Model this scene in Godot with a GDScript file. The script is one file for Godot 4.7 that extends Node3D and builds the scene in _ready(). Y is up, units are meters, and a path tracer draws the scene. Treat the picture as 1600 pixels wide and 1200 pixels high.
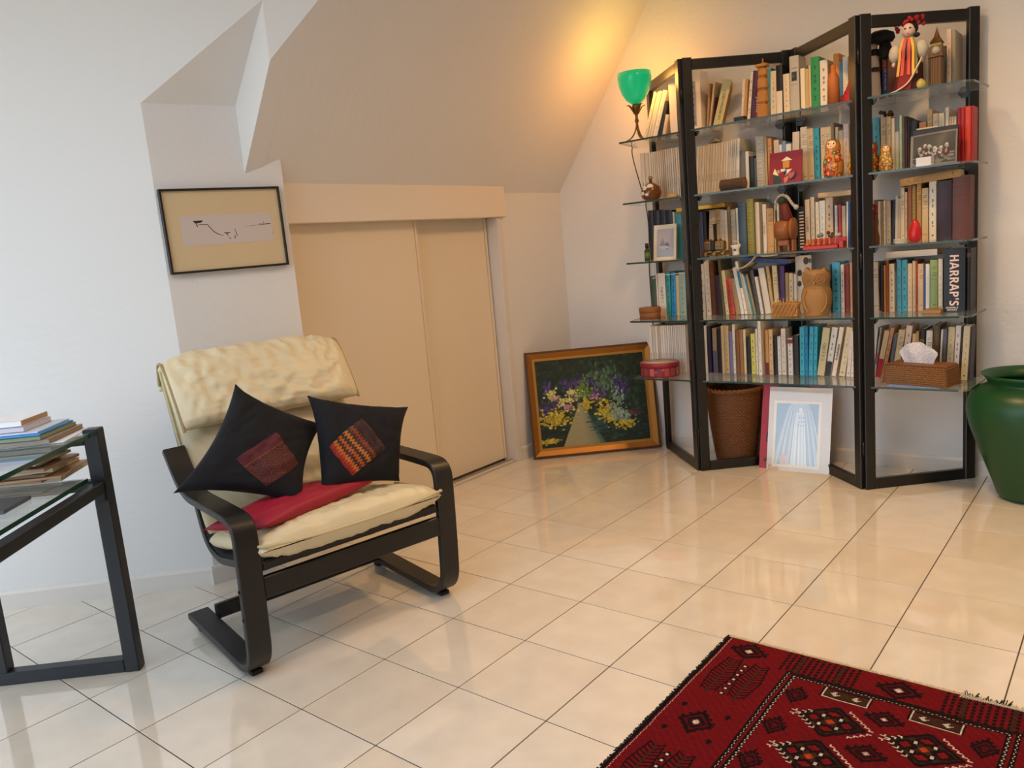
extends Node3D
# The attic living room corner: 1 unit = 1 metre, floor at y = 0, tile joints on multiples of 0.3 m.

const WALL_X := 3.12          # face of the wall behind the bookcase
const CLOSET_Z := -0.41       # face of the low wall with the closet
const SHELVES := [0.461, 0.760, 1.059, 1.358, 1.657]
var names := {}
var mats := {}
var boxes := {}
var titles := {}
var rng := RandomNumberGenerator.new()

func _ready():
	rng.seed = 7
	# ---- camera, sky, exposure -------------------------------------------------
	var cam := Camera3D.new()
	cam.name = "camera"
	cam.fov = 52.18
	cam.near = 0.05
	cam.transform = Transform3D(Basis.from_euler(Vector3(deg_to_rad(-9.43), deg_to_rad(-50.324), deg_to_rad(-5.026)), EULER_ORDER_YXZ), Vector3(-0.793, 1.1595, 2.3414))
	add_child(cam)
	cam.current = true
	var we := WorldEnvironment.new()
	we.name = "world_environment"
	var env := Environment.new()
	env.background_mode = Environment.BG_SKY
	var sky := Sky.new()
	var sm := ProceduralSkyMaterial.new()
	sm.sky_top_color = Color(0.77, 0.84, 0.93)
	sm.sky_horizon_color = Color(0.94, 0.96, 0.97)
	sm.ground_horizon_color = Color(0.75, 0.75, 0.73)
	sm.ground_bottom_color = Color(0.52, 0.51, 0.49)
	sm.sun_angle_max = 0.0
	sm.energy_multiplier = 1.0
	sky.sky_material = sm
	env.sky = sky
	env.background_energy_multiplier = 8.0
	env.tonemap_mode = Environment.TONE_MAPPER_LINEAR
	env.tonemap_exposure = 0.56
	env.sdfgi_enabled = true
	env.ssao_enabled = true
	env.ssil_enabled = true
	we.environment = env
	add_child(we)
	build_room()
	build_floor()
	build_closet()
	build_lamps()
	build_bookcase()
	build_armchair()
	build_pillows()
	build_desk()
	build_rug()
	build_pictures()
	build_floor_things()
	build_desk_things()
	build_shelf_things()
	build_books()

# ---- names, metas, nodes -------------------------------------------------------
func numbered(n: String) -> String:
	var k: int = names.get(n, 0)
	names[n] = k + 1
	return n if k == 0 else "%s_%03d" % [n, k]

func tag(o: Node3D, label: String, category: String, group := "") -> Node3D:
	o.set_meta("label", label)
	o.set_meta("category", category)
	if group:
		o.set_meta("group", group)
	return o

func thing(called: String, label: String, category: String, group := "", at := Vector3.ZERO, yaw := 0.0) -> Node3D:
	var o := Node3D.new()
	o.name = numbered(called)
	add_child(o, true)
	o.position = at
	o.rotation.y = yaw
	return tag(o, label, category, group)

func put(called: String, mesh: Mesh, material: Material, parent: Node3D = null, xf := Transform3D()) -> MeshInstance3D:
	var o := MeshInstance3D.new()
	o.mesh = mesh
	o.material_override = material
	o.transform = xf
	if parent == null:
		o.name = numbered(called)
		add_child(o, true)
	else:
		o.name = called
		parent.add_child(o, true)
	return o

func struct(called: String, mesh: Mesh, material: Material, xf := Transform3D()) -> MeshInstance3D:
	var o := put(called, mesh, material, null, xf)
	o.set_meta("kind", "structure")
	return o

func at(x: float, y: float, z: float, yaw := 0.0) -> Transform3D:
	return Transform3D(Basis(Vector3.UP, yaw), Vector3(x, y, z))

# ---- materials -----------------------------------------------------------------
func pm(hex: String, rough := 0.6, metal := 0.0, tex: Texture2D = null) -> StandardMaterial3D:
	var key := "%s|%.2f|%.2f|%d" % [hex, rough, metal, tex.get_instance_id() if tex else 0]
	if not mats.has(key):
		var m := StandardMaterial3D.new()
		m.albedo_color = Color(hex)
		m.roughness = rough
		m.metallic = metal
		if tex:
			m.albedo_texture = tex
		mats[key] = m
	return mats[key]

func noise_tex(freq: float, lo: float, hi: float, size := 256, octaves := 4, seed := 1) -> NoiseTexture2D:
	var n := FastNoiseLite.new()
	n.noise_type = FastNoiseLite.TYPE_SIMPLEX_SMOOTH
	n.seed = seed
	n.frequency = freq
	n.fractal_octaves = octaves
	var t := NoiseTexture2D.new()
	t.width = size
	t.height = size
	t.seamless = true
	t.noise = n
	var g := Gradient.new()
	g.set_color(0, Color(lo, lo, lo))
	g.set_color(1, Color(hi, hi, hi))
	t.color_ramp = g
	return t

func relief(m: StandardMaterial3D, freq: float, depth: float, scale := 1.0, seed := 3) -> StandardMaterial3D:
	m.uv1_triplanar = true
	m.uv1_scale = Vector3.ONE * scale
	m.normal_enabled = true
	var n := noise_tex(freq, 0, 1, 256, 4, seed)
	n.color_ramp = null
	n.as_normal_map = true
	n.bump_strength = depth
	m.normal_texture = n
	return m

# ---- meshes --------------------------------------------------------------------
func st_new() -> SurfaceTool:
	var st := SurfaceTool.new()
	st.begin(Mesh.PRIMITIVE_TRIANGLES)
	return st

func done(st: SurfaceTool) -> ArrayMesh:
	st.generate_normals()
	return st.commit()

func tri(st: SurfaceTool, a: Vector3, b: Vector3, c: Vector3, inside: Vector3):
	if (c - a).cross(b - a).dot((a + b + c) / 3.0 - inside) < 0.0:
		var k := b
		b = c
		c = k
	st.add_vertex(a)
	st.add_vertex(b)
	st.add_vertex(c)

func quad(st: SurfaceTool, a: Vector3, b: Vector3, c: Vector3, d: Vector3, inside: Vector3):
	tri(st, a, b, c, inside)
	tri(st, a, c, d, inside)

# a box with chamfered edges, centred on c, in the given basis
func add_box(st: SurfaceTool, s: Vector3, c := Vector3.ZERO, bev := 0.002, bs := Basis()):
	st.set_smooth_group(-1)
	var h := s * 0.5
	bev = minf(bev, minf(h.x, minf(h.y, h.z)) * 0.6)
	var P := {}
	for sx in [-1, 1]:
		for sy in [-1, 1]:
			for sz in [-1, 1]:
				for k in 3:
					var v := Vector3(sx * h.x, sy * h.y, sz * h.z)
					for j in 3:
						if j != k:
							v[j] -= signf(v[j]) * bev
					P[Vector4i(sx, sy, sz, k)] = c + bs * v
	for k in 3:
		var i := (k + 1) % 3
		var j := (k + 2) % 3
		for sk in [-1, 1]:
			var q := []
			for o in [[-1, -1], [1, -1], [1, 1], [-1, 1]]:
				var e := Vector4i(0, 0, 0, k)
				e[k] = sk
				e[i] = o[0]
				e[j] = o[1]
				q.append(P[e])
			quad(st, q[0], q[1], q[2], q[3], c)
		for si in [-1, 1]:
			for sj in [-1, 1]:
				var q := []
				for o in [[-1, i], [1, i], [1, j], [-1, j]]:
					var e := Vector4i(0, 0, 0, o[1])
					e[k] = o[0]
					e[i] = si
					e[j] = sj
					q.append(P[e])
				quad(st, q[0], q[1], q[2], q[3], c)
	for sx in [-1, 1]:
		for sy in [-1, 1]:
			for sz in [-1, 1]:
				tri(st, P[Vector4i(sx, sy, sz, 0)], P[Vector4i(sx, sy, sz, 1)], P[Vector4i(sx, sy, sz, 2)], c)

func box(x: float, y: float, z: float, bev := 0.002) -> ArrayMesh:
	var key := "%.4f,%.4f,%.4f,%.4f" % [x, y, z, bev]
	if not boxes.has(key):
		var st := st_new()
		add_box(st, Vector3(x, y, z), Vector3.ZERO, bev)
		boxes[key] = done(st)
	return boxes[key]

# a bar of rectangular section between two points; up orients its height
func bar(a: Vector3, b: Vector3, w: float, h: float, up := Vector3.UP, bev := 0.0015) -> ArrayMesh:
	var st := st_new()
	add_bar(st, a, b, w, h, up, bev)
	return done(st)

func add_bar(st: SurfaceTool, a: Vector3, b: Vector3, w: float, h: float, up := Vector3.UP, bev := 0.0015):
	var z := (b - a).normalized()
	var x := up.cross(z).normalized()
	var y := z.cross(x)
	add_box(st, Vector3(w, h, a.distance_to(b)), (a + b) * 0.5, bev, Basis(x, y, z))

# a flat polygon (any plane) thickened along v
func slab(pts: PackedVector3Array, v: Vector3) -> ArrayMesh:
	var st := st_new()
	add_slab(st, pts, v)
	return done(st)

func add_slab(st: SurfaceTool, pts: PackedVector3Array, v: Vector3):
	st.set_smooth_group(-1)
	var n := Vector3.ZERO
	for i in pts.size():
		n += pts[i].cross(pts[(i + 1) % pts.size()])
	n = n.normalized()
	var ex := (pts[1] - pts[0]).normalized()
	var ey := n.cross(ex)
	var flat := PackedVector2Array()
	for p in pts:
		flat.append(Vector2(p.dot(ex), p.dot(ey)))
	var tris := Geometry2D.triangulate_polygon(flat)
	var s := v.dot(n)
	for k in range(0, tris.size(), 3):
		var a := pts[tris[k]]
		var b := pts[tris[k + 1]]
		var c := pts[tris[k + 2]]
		tri(st, a, b, c, a + n * signf(s))
		tri(st, a + v, b + v, c + v, a + v - n * signf(s))
	for i in pts.size():
		var a := pts[i]
		var b := pts[(i + 1) % pts.size()]
		var out := (b - a).cross(n)
		quad(st, a, b, b + v, a + v, (a + b) * 0.5 + v * 0.5 - out)

func prism(flat: PackedVector2Array, depth: float, xf := Transform3D()) -> ArrayMesh:
	var p := PackedVector3Array()
	for q in flat:
		p.append(xf * Vector3(q.x, q.y, 0))
	return slab(p, xf.basis.z * depth)

# smooth sheet through rows of points; wrap joins the last point of a row to its first
func add_grid(st: SurfaceTool, rows: Array, wrap := false, flip := false, group := 0, uv := false):
	st.set_smooth_group(group)
	for i in rows.size() - 1:
		var m: int = rows[i].size()
		for j in (m if wrap else m - 1):
			var k := (j + 1) % m
			var q := [rows[i][j], rows[i][k], rows[i + 1][k], rows[i + 1][j]]
			var w := [Vector2(float(j) / (m if wrap else m - 1), float(i) / (rows.size() - 1)), Vector2(float(j + 1) / (m if wrap else m - 1), float(i) / (rows.size() - 1)), Vector2(float(j + 1) / (m if wrap else m - 1), float(i + 1) / (rows.size() - 1)), Vector2(float(j) / (m if wrap else m - 1), float(i + 1) / (rows.size() - 1))]
			for t in ([0, 2, 1, 0, 3, 2] if flip else [0, 1, 2, 0, 2, 3]):
				if uv:
					st.set_uv(w[t])
				st.add_vertex(q[t])

func grid(rows: Array, wrap := false, flip := false) -> ArrayMesh:
	var st := st_new()
	add_grid(st, rows, wrap, flip)
	return done(st)

# a turned shape: profile points are (radius, height), bottom to top
func add_lathe(st: SurfaceTool, prof: Array, seg := 32, xf := Transform3D(), group := 0):
	var rows := []
	for p in prof:
		var r := PackedVector3Array()
		for k in seg:
			var t := TAU * k / seg
			r.append(xf * Vector3(maxf(p.x, 0.00001) * cos(t), p.y, maxf(p.x, 0.00001) * sin(t)))
		rows.append(r)
	add_grid(st, rows, true, false, group)

func lathe(prof: Array, seg := 32, xf := Transform3D()) -> ArrayMesh:
	var st := st_new()
	add_lathe(st, prof, seg, xf)
	return done(st)

func frames(path: PackedVector3Array, side: Vector3) -> Array:
	var out := []
	var s := side
	for i in path.size():
		var t := (path[mini(i + 1, path.size() - 1)] - path[maxi(i - 1, 0)]).normalized()
		if side == Vector3.ZERO:
			if i == 0:
				s = t.cross(Vector3.UP if absf(t.y) < 0.9 else Vector3.RIGHT)
			s = (s - t * s.dot(t)).normalized()
			out.append([s, s.cross(t).normalized()])
		else:
			out.append([side, side.cross(t).normalized()])
	return out

# a section (closed polygon in side/normal axes) swept along a path
func add_sweep(st: SurfaceTool, path: PackedVector3Array, sec: PackedVector2Array, side := Vector3.ZERO, smooth := false):
	var fr := frames(path, side)
	var mid := Vector2.ZERO
	for q in sec:
		mid += q / sec.size()
	for j in sec.size():
		st.set_smooth_group(0 if smooth else j + 1)
		var a := sec[j]
		var b := sec[(j + 1) % sec.size()]
		for i in path.size() - 1:
			var c: Vector3 = path[i] + fr[i][0] * mid.x + fr[i][1] * mid.y
			quad(st, path[i] + fr[i][0] * a.x + fr[i][1] * a.y, path[i] + fr[i][0] * b.x + fr[i][1] * b.y, path[i + 1] + fr[i + 1][0] * b.x + fr[i + 1][1] * b.y, path[i + 1] + fr[i + 1][0] * a.x + fr[i + 1][1] * a.y, c)
	st.set_smooth_group(-1)
	for e in [0, path.size() - 1]:
		var c: Vector3 = path[e] + fr[e][0] * mid.x + fr[e][1] * mid.y
		var inner: Vector3 = path[1] if e == 0 else path[path.size() - 2]
		for j in sec.size():
			var a := sec[j]
			var b := sec[(j + 1) % sec.size()]
			tri(st, c, path[e] + fr[e][0] * a.x + fr[e][1] * a.y, path[e] + fr[e][0] * b.x + fr[e][1] * b.y, inner)

func sweep(path: PackedVector3Array, sec: PackedVector2Array, side := Vector3.ZERO, smooth := false) -> ArrayMesh:
	var st := st_new()
	add_sweep(st, path, sec, side, smooth)
	return done(st)

func ring(r: float, n := 8) -> PackedVector2Array:
	var p := PackedVector2Array()
	for k in n:
		p.append(Vector2(cos(TAU * k / n), sin(TAU * k / n)) * r)
	return p

func rect(w: float, h: float, b := 0.0) -> PackedVector2Array:
	var x := w * 0.5
	var y := h * 0.5
	if b == 0.0:
		return PackedVector2Array([Vector2(-x, -y), Vector2(x, -y), Vector2(x, y), Vector2(-x, y)])
	return PackedVector2Array([Vector2(-x + b, -y), Vector2(x - b, -y), Vector2(x, -y + b), Vector2(x, y - b), Vector2(x - b, y), Vector2(-x + b, y), Vector2(-x, y - b), Vector2(-x, -y + b)])

func tube(path: PackedVector3Array, r: float, n := 8) -> ArrayMesh:
	return sweep(path, ring(r, n), Vector3.ZERO, true)

# corners rounded to the given radius
func rounded(p: PackedVector3Array, r: float, n := 6) -> PackedVector3Array:
	var out := PackedVector3Array([p[0]])
	for i in range(1, p.size() - 1):
		var a := (p[i - 1] - p[i])
		var b := (p[i + 1] - p[i])
		var k := minf(r, minf(a.length(), b.length()) * 0.49)
		var s := p[i] + a.normalized() * k
		var e := p[i] + b.normalized() * k
		for j in n + 1:
			var t := float(j) / n
			out.append(s.lerp(p[i], t).lerp(p[i].lerp(e, t), t))
	out.append(p[p.size() - 1])
	return out

# smooth curve through points
func curve(p: PackedVector3Array, n := 6) -> PackedVector3Array:
	var out := PackedVector3Array()
	for i in p.size() - 1:
		var a := p[maxi(i - 1, 0)]
		var d := p[mini(i + 2, p.size() - 1)]
		for j in n:
			out.append(p[i].cubic_interpolate(p[i + 1], a, d, float(j) / n))
	out.append(p[p.size() - 1])
	return out

func ball(r: Vector3, c := Vector3.ZERO, seg := 16) -> ArrayMesh:
	var st := st_new()
	add_ball(st, r, c, seg)
	return done(st)

func add_ball(st: SurfaceTool, r: Vector3, c := Vector3.ZERO, seg := 16):
	var prof := []
	for i in seg / 2 + 1:
		var t := PI * i / (seg / 2) - PI / 2
		prof.append(Vector2(cos(t), sin(t)))
	add_lathe(st, prof, seg, Transform3D(Basis.from_scale(r), c))

func words(text: String, size: float, depth := 0.0004, bold := false, font := "Droid Sans") -> TextMesh:
	var t := TextMesh.new()
	var f := SystemFont.new()
	f.font_names = PackedStringArray([font])
	f.font_weight = 700 if bold else 400
	t.font = f
	t.text = text
	t.font_size = 64
	t.pixel_size = size / 64.0
	t.depth = depth
	t.curve_step = 2.0
	return t

# ---- the room ------------------------------------------------------------------
func build_room():
	var wall := relief(pm("e8e6e2", 0.75), 0.05, 0.5, 2.0)
	var V := func(a): return PackedVector3Array(a)
	# wall behind the bookcase
	struct("wall_right", box(0.2, 2.85, 6.0, 0.0), wall, at(WALL_X + 0.1, 1.325, 2.2))
	# long white wall at 45 degrees, with the sharp upper corner that overhangs the alcove
	var w0 := Vector3(0.660, 0, -0.437)
	var wd := Vector3(0.70711, 0, 0.70711)
	var wb := Vector3(0.70711, 0, -0.70711)
	var P := func(s: float, y: float) -> Vector3: return w0 + wd * s + Vector3(0, y, 0)
	struct("wall_left", slab(PackedVector3Array([P.call(-4.7, 0.0), P.call(0.0, 0.0), P.call(0.0, 1.79), P.call(0.46, 2.105), P.call(0.46, 1.905), P.call(1.213, 2.65), P.call(-4.7, 2.65)]), wb * 0.12), wall)
	# the pier that carries the ink drawing
	var pd := Vector3(0.97437, 0, 0.22495)
	var pn := Vector3(0.22495, 0, -0.97437)
	var Q := func(s: float, y: float) -> Vector3: return w0 + pd * s + Vector3(0, y, 0)
	struct("wall_pier", slab(PackedVector3Array([Q.call(0.0, 0.0), Q.call(0.483, 0.0), Q.call(0.483, 1.602), Q.call(0.335, 1.545), Q.call(0.335, 1.793), Q.call(0.0, 1.79)]), pn * 0.25), wall)
	# alcove slope, its bright cheek, and the big roof slope
	struct("ceiling_alcove", slab(PackedVector3Array([w0 + Vector3(0, 1.79, 0), Q.call(0.335, 1.793), P.call(0.46, 2.105)]), Vector3(0.17, 0.6, -0.77) * 0.1), wall)
	struct("ceiling_cheek", slab(PackedVector3Array([Vector3(0.986, 1.543, -0.364), Vector3(0.986, 1.793, -0.364), Vector3(0.986, 2.105, -0.111), Vector3(0.986, 1.905, -0.111)]), Vector3(0.08, 0, 0)), wall)
	var B := func(x: float, z: float) -> Vector3: return Vector3(x, 2.06 + 1.4 * z, z)
	struct("ceiling_slope", slab(PackedVector3Array([B.call(0.99, -0.62), B.call(0.99, -0.106), B.call(1.52, 0.4215), B.call(3.2, 0.4215), B.call(3.2, -0.62)]), Vector3(0, 0.814, -0.581) * 0.16), wall)
	# flat ceiling with a roof window over the left part of the room, outside the picture
	var sky0 := Vector2(-2.0, 0.2)
	var sky1 := Vector2(-0.25, 1.8)
	var cs := st_new()
	for p in [[Vector3(-2.8, 2.65, -4.2), Vector3(-2.2, 2.65, -3.6), Vector3(1.28, 2.65, 0.2), Vector3(-2.8, 2.65, 0.2)], [Vector3(-2.8, 2.65, sky0.y), Vector3(sky0.x, 2.65, sky0.y), Vector3(sky0.x, 2.65, sky1.y), Vector3(-2.8, 2.65, sky1.y)], [Vector3(sky1.x, 2.65, 0.2), Vector3(1.28, 2.65, 0.2), Vector3(1.48, 2.65, 0.40), Vector3(3.3, 2.65, 0.40), Vector3(3.3, 2.65, sky1.y), Vector3(sky1.x, 2.65, sky1.y)], [Vector3(-2.8, 2.65, sky1.y), Vector3(3.3, 2.65, sky1.y), Vector3(3.3, 2.65, 5.2), Vector3(-2.8, 2.65, 5.2)]]:
		add_slab(cs, PackedVector3Array(p), Vector3(0, 0.15, 0))
	struct("ceiling", done(cs), wall)
	# low wall right of the closet, and what closes the room off behind
	struct("wall_closet", box(0.62, 1.58, 0.12, 0.0), wall, at(2.855, 0.79, CLOSET_Z - 0.06))
	struct("wall_closet_back", box(2.4, 1.62, 0.08, 0.0), wall, at(1.9, 0.81, -0.66))
	struct("wall_back", box(6.2, 2.9, 0.2, 0.0), wall, at(0.3, 1.3, 5.1))
	# daylight wall: one wide window on the left, outside the picture
	var ww := st_new()
	add_box(ww, Vector3(0.2, 2.9, 1.0), Vector3(-2.7, 1.3, -3.5), 0.0)
	add_box(ww, Vector3(0.2, 2.9, 3.6), Vector3(-2.7, 1.3, 3.4), 0.0)
	add_box(ww, Vector3(0.2, 0.5, 4.7), Vector3(-2.7, 0.15, -0.7), 0.0)
	add_box(ww, Vector3(0.2, 0.35, 4.7), Vector3(-2.7, 2.6, -0.7), 0.0)
	struct("wall_window", done(ww), wall)
	var wf := thing("window_1", "", "")
	for k in ["label", "category"]:
		wf.remove_meta(k)
	wf.set_meta("kind", "structure")
	for z in [-2.97, -1.85, -0.72, 0.40, 1.57]:
		put("window_frame", box(0.06, 2.0, 0.05), pm("f0efec", 0.4), wf, at(-2.68, 1.42, z))
	for y in [0.425, 2.40]:
		put("window_frame", box(0.06, 0.05, 4.54), pm("f0efec", 0.4), wf, at(-2.68, y, -0.7))
	# skirting boards
	var skirt := pm("e4ddd3", 0.45)
	var sec := PackedVector2Array([Vector2(0, 0), Vector2(0.012, 0), Vector2(0.012, 0.06), Vector2(0.008, 0.07), Vector2(0, 0.073)])
	var a: Vector3 = P.call(-4.6, 0.0)
	var b := w0 + Vector3(-0.002, 0, 0.008)
	struct("baseboard_left", prism(sec, a.distance_to(b), Transform3D(Basis(Vector3(-0.70711, 0, 0.70711), Vector3.UP, wd), a)), skirt)
	var sec2 := PackedVector2Array([Vector2(0, 0), Vector2(-0.012, 0), Vector2(-0.012, 0.06), Vector2(-0.008, 0.07), Vector2(0, 0.073)])
	struct("baseboard_pier", prism(sec, 0.495, Transform3D(Basis(-pn, Vector3.UP, pd), w0 - pd * 0.012)), skirt)
	struct("baseboard_closet", prism(sec, 0.56, Transform3D(Basis(Vector3(0, 0, 1), Vector3.UP, Vector3(1, 0, 0)), Vector3(2.552, 0, CLOSET_Z))), skirt)
	struct("baseboard_right", prism(sec2, 5.3, Transform3D(Basis(Vector3(1, 0, 0), Vector3.UP, Vector3(0, 0, 1)), Vector3(WALL_X, 0, -0.4))), skirt)

func marble_tile(hex: String, seed: int) -> StandardMaterial3D:
	var m := StandardMaterial3D.new()
	m.albedo_color = Color(hex)
	m.roughness = 0.07
	m.clearcoat_enabled = true
	m.clearcoat = 0.8
	m.clearcoat_roughness = 0.03
	m.metallic_specular = 0.62
	m.albedo_texture = noise_tex(0.012, 0.955, 1.0, 256, 5, seed)
	m.uv1_triplanar = true
	m.uv1_scale = Vector3.ONE * 2.1
	return m

func build_floor():
	var floor := Node3D.new()
	floor.name = numbered("floor")
	floor.set_meta("kind", "structure")
	add_child(floor)
	put("grout_bed", box(6.2, 0.1, 9.6, 0.0), pm("54493f", 0.8), floor, at(0.3, -0.0515, 0.5))
	var looks := [marble_tile("f0e7d6", 1), marble_tile("eee4d2", 2), marble_tile("f1e9d9", 3), marble_tile("ede2cf", 4)]
	var tile := box(0.2968, 0.008, 0.2968, 0.0007)
	var far := st_new()
	for i in range(-9, 11):
		for j in range(-13, 17):
			var c := Vector3((i + 0.5) * 0.3, -0.004, (j + 0.5) * 0.3)
			if c.z < -0.5 and c.x > c.z + 1.5:
				continue
			var near := c.distance_to(Vector3(1.3, 0, 1.2)) < 2.6 and c.z < c.x + 1.95 and c.z > c.x - 3.4 and c.z < 2.9
			if near:
				put("floor_tile", tile, looks[(i * 7 + j * 5 + (i * j) % 3) & 3], floor, Transform3D(Basis(), c + Vector3(0, rng.randf_range(-0.0003, 0.0), 0)))
			else:
				add_box(far, Vector3(0.2968, 0.008, 0.2968), c, 0.0007)
	var rest := put("floor_tiles_outside", done(far), looks[0], floor)
	rest.set_meta("kind", "stuff")

func build_closet():
	var paint := pm("ecdcc0", 0.5)
	var head := pm("efe2cf", 0.55)
	struct("trim_1", box(1.46, 0.163, 0.05, 0.003), head, at(1.845, 1.4375, CLOSET_Z - 0.003))
	var jamb := thing("trim_2", "", "")
	for k in ["label", "category"]:
		jamb.remove_meta(k)
	jamb.set_meta("kind", "structure")
	put("jamb", box(0.04, 1.357, 0.10, 0.002), pm("e3dcd2", 0.5), jamb, at(2.532, 0.6785, -0.453))
	for k in 2:
		var d := Node3D.new()
		d.name = numbered("door_%d" % (k + 1))
		d.set_meta("kind", "structure")
		add_child(d)
		var x0: float = [1.06, 1.90][k]
		var x1: float = [1.95, 2.505][k]
		var z: float = [-0.458, -0.492][k]
		put("door_panel", box(x1 - x0, 1.345, 0.022, 0.001), paint, d, at((x0 + x1) * 0.5, 0.6925, z))
		put("edge_strip", box(0.014, 1.345, 0.028, 0.002), pm("ead9c0", 0.4), d, at(x1 - 0.007, 0.6925, z))
		put("edge_bead", box(0.005, 1.345, 0.026, 0.002), pm("d0b490", 0.4), d, at(x1 - 0.020, 0.6925, z))
	var tr := thing("trim_3", "", "")
	for k in ["label", "category"]:
		tr.remove_meta(k)
	tr.set_meta("kind", "structure")
	put("floor_track", box(1.46, 0.010, 0.026, 0.002), pm("cfc6ba", 0.5), tr, at(1.79, 0.005, -0.433))
	put("floor_track_lip", box(1.46, 0.014, 0.004, 0.001), pm("8a7d70", 0.5), tr, at(1.79, 0.007, -0.446))

func build_lamps():
	# recessed warm ceiling lamps over the right half of the room, above the picture
	for q in [[Vector3(2.0, 2.65, 1.35), "warm recessed ceiling lamp nearest the bookcase", 5.2], [Vector3(1.9, 2.65, 2.9), "warm recessed ceiling lamp above the rug", 3.2], [Vector3(0.9, 2.65, 1.6), "warm recessed ceiling lamp above the middle of the tiled floor", 1.8]]:
		var p: Vector3 = q[0]
		var o := thing("ceiling_lamp", q[1], "lamp", "", p)
		put("lamp_ring", lathe([Vector2(0.075, -0.004), Vector2(0.095, -0.010), Vector2(0.10, -0.002), Vector2(0.075, 0.0)], 28), pm("e6e4e0", 0.4), o)
		var glow := StandardMaterial3D.new()
		glow.albedo_color = Color("fff0d8")
		glow.emission_enabled = true
		glow.emission = Color(1.0, 0.74, 0.45)
		glow.emission_energy_multiplier = 2.0
		put("lamp_diffuser", lathe([Vector2(0, -0.005), Vector2(0.074, -0.005), Vector2(0.074, -0.001), Vector2(0, -0.001)], 28), glow, o)
		var l := SpotLight3D.new()
		l.name = "lamp_light"
		l.light_color = Color(1.0, 0.80, 0.56)
		l.light_energy = q[2]
		l.light_size = 0.07
		l.spot_range = 12.0
		l.spot_angle = 75.0
		l.spot_angle_attenuation = 1.0
		l.spot_attenuation = 2.0
		l.shadow_enabled = true
		l.position = Vector3(0, -0.02, 0)
		l.rotation.x = -PI / 2
		o.add_child(l)

# ---- folding screen bookcase ----------------------------------------------------
func build_bookcase():
	var o := thing("bookcase", "tall black zigzag bookcase with long glass shelves against the right wall", "bookcase")
	var black := pm("0d0a08", 0.34)
	black.clearcoat_enabled = true
	black.clearcoat = 0.12
	black.clearcoat_roughness = 0.3
	var F := [Vector3(3.078, 0, 0.235), Vector3(2.722, 0, 0.604), Vector3(3.078, 0, 0.993), Vector3(2.722, 0, 1.384), Vector3(3.075, 0, 1.755)]
	var H := 1.978
	for k in 4:
		var a: Vector3 = F[k]
		var b: Vector3 = F[k + 1]
		var d := (b - a).normalized()
		var n := Vector3.UP.cross(d)
		var bs := Basis(d, Vector3.UP, d.cross(Vector3.UP))
		var aa := a + d * 0.027
		var bb := b - d * 0.027
		for p in [aa, bb]:
			put("post", box(0.046, H, 0.024, 0.003), black, o, Transform3D(bs, p + Vector3(0, H * 0.5, 0)))
		for y in [0.024, H - 0.030]:
			put("rail", box(aa.distance_to(bb) - 0.047, 0.046, 0.022, 0.002), black, o, Transform3D(bs, (aa + bb) * 0.5 + Vector3(0, y, 0)))
	# the hinges that join two panels, a cord thick
	for k in [1, 2, 3]:
		for y in [0.18, 1.0, 1.82]:
			put("hinge", lathe([Vector2(0, -0.035), Vector2(0.006, -0.035), Vector2(0.006, 0.035), Vector2(0, 0.035)], 10), pm("2c2622", 0.3, 0.7), o, at(F[k].x, y, F[k].z))
	var glass := StandardMaterial3D.new()
	glass.albedo_color = Color(0.80, 0.90, 0.88, 0.10)
	glass.transparency = BaseMaterial3D.TRANSPARENCY_ALPHA
	glass.roughness = 0.03
	var edge := pm("27413d", 0.15)
	var plan := PackedVector2Array([Vector2(2.735, 0.245), Vector2(2.735, 1.745), Vector2(2.745, 1.77), Vector2(2.765, 1.785), Vector2(3.01, 1.80), Vector2(3.03, 1.79), Vector2(3.035, 1.77), Vector2(3.035, 0.19), Vector2(3.02, 0.185)])
	for y in SHELVES:
		var top := PackedVector3Array()
		for q in plan:
			top.append(Vector3(q.x, y - 0.008, q.y))
		put("glass_shelf", slab(top, Vector3(0, 0.008, 0)), glass, o)
		put("shelf_edge", bar(Vector3(2.7345, y - 0.004, 0.246), Vector3(2.7345, y - 0.004, 1.746), 0.0012, 0.0082, Vector3.UP, 0.0002), edge, o)
		put("shelf_edge", bar(Vector3(2.765, y - 0.004, 1.7855), Vector3(3.01, y - 0.004, 1.8005), 0.0012, 0.0082, Vector3.UP, 0.0002), edge, o)
		put("shelf_edge", bar(Vector3(2.735, y - 0.004, 0.2445), Vector3(3.02, y - 0.004, 0.1845), 0.0012, 0.0082, Vector3.UP, 0.0002), edge, o)
		# small black brackets under the glass at the posts
		for q in [Vector3(2.76, y, 0.570), Vector3(2.76, y, 0.638), Vector3(2.76, y, 1.350), Vector3(2.76, y, 1.418), Vector3(3.03, y, 0.945), Vector3(3.03, y, 1.041), Vector3(3.03, y, 1.71)]:
			var s := prism(PackedVector2Array([Vector2(-0.024, -0.009), Vector2(0.024, -0.009), Vector2(0.010, -0.030), Vector2(-0.010, -0.030)]), 0.012)
			put("bracket", s, black, o, Transform3D(Basis(Vector3.UP, PI / 2), q))

# ---- armchair --------------------------------------------------------------------
func chair_frame() -> Transform3D:
	return Transform3D(Basis(Vector3.UP, deg_to_rad(-10.2)), Vector3(0.299, 0, 0.373))

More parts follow.
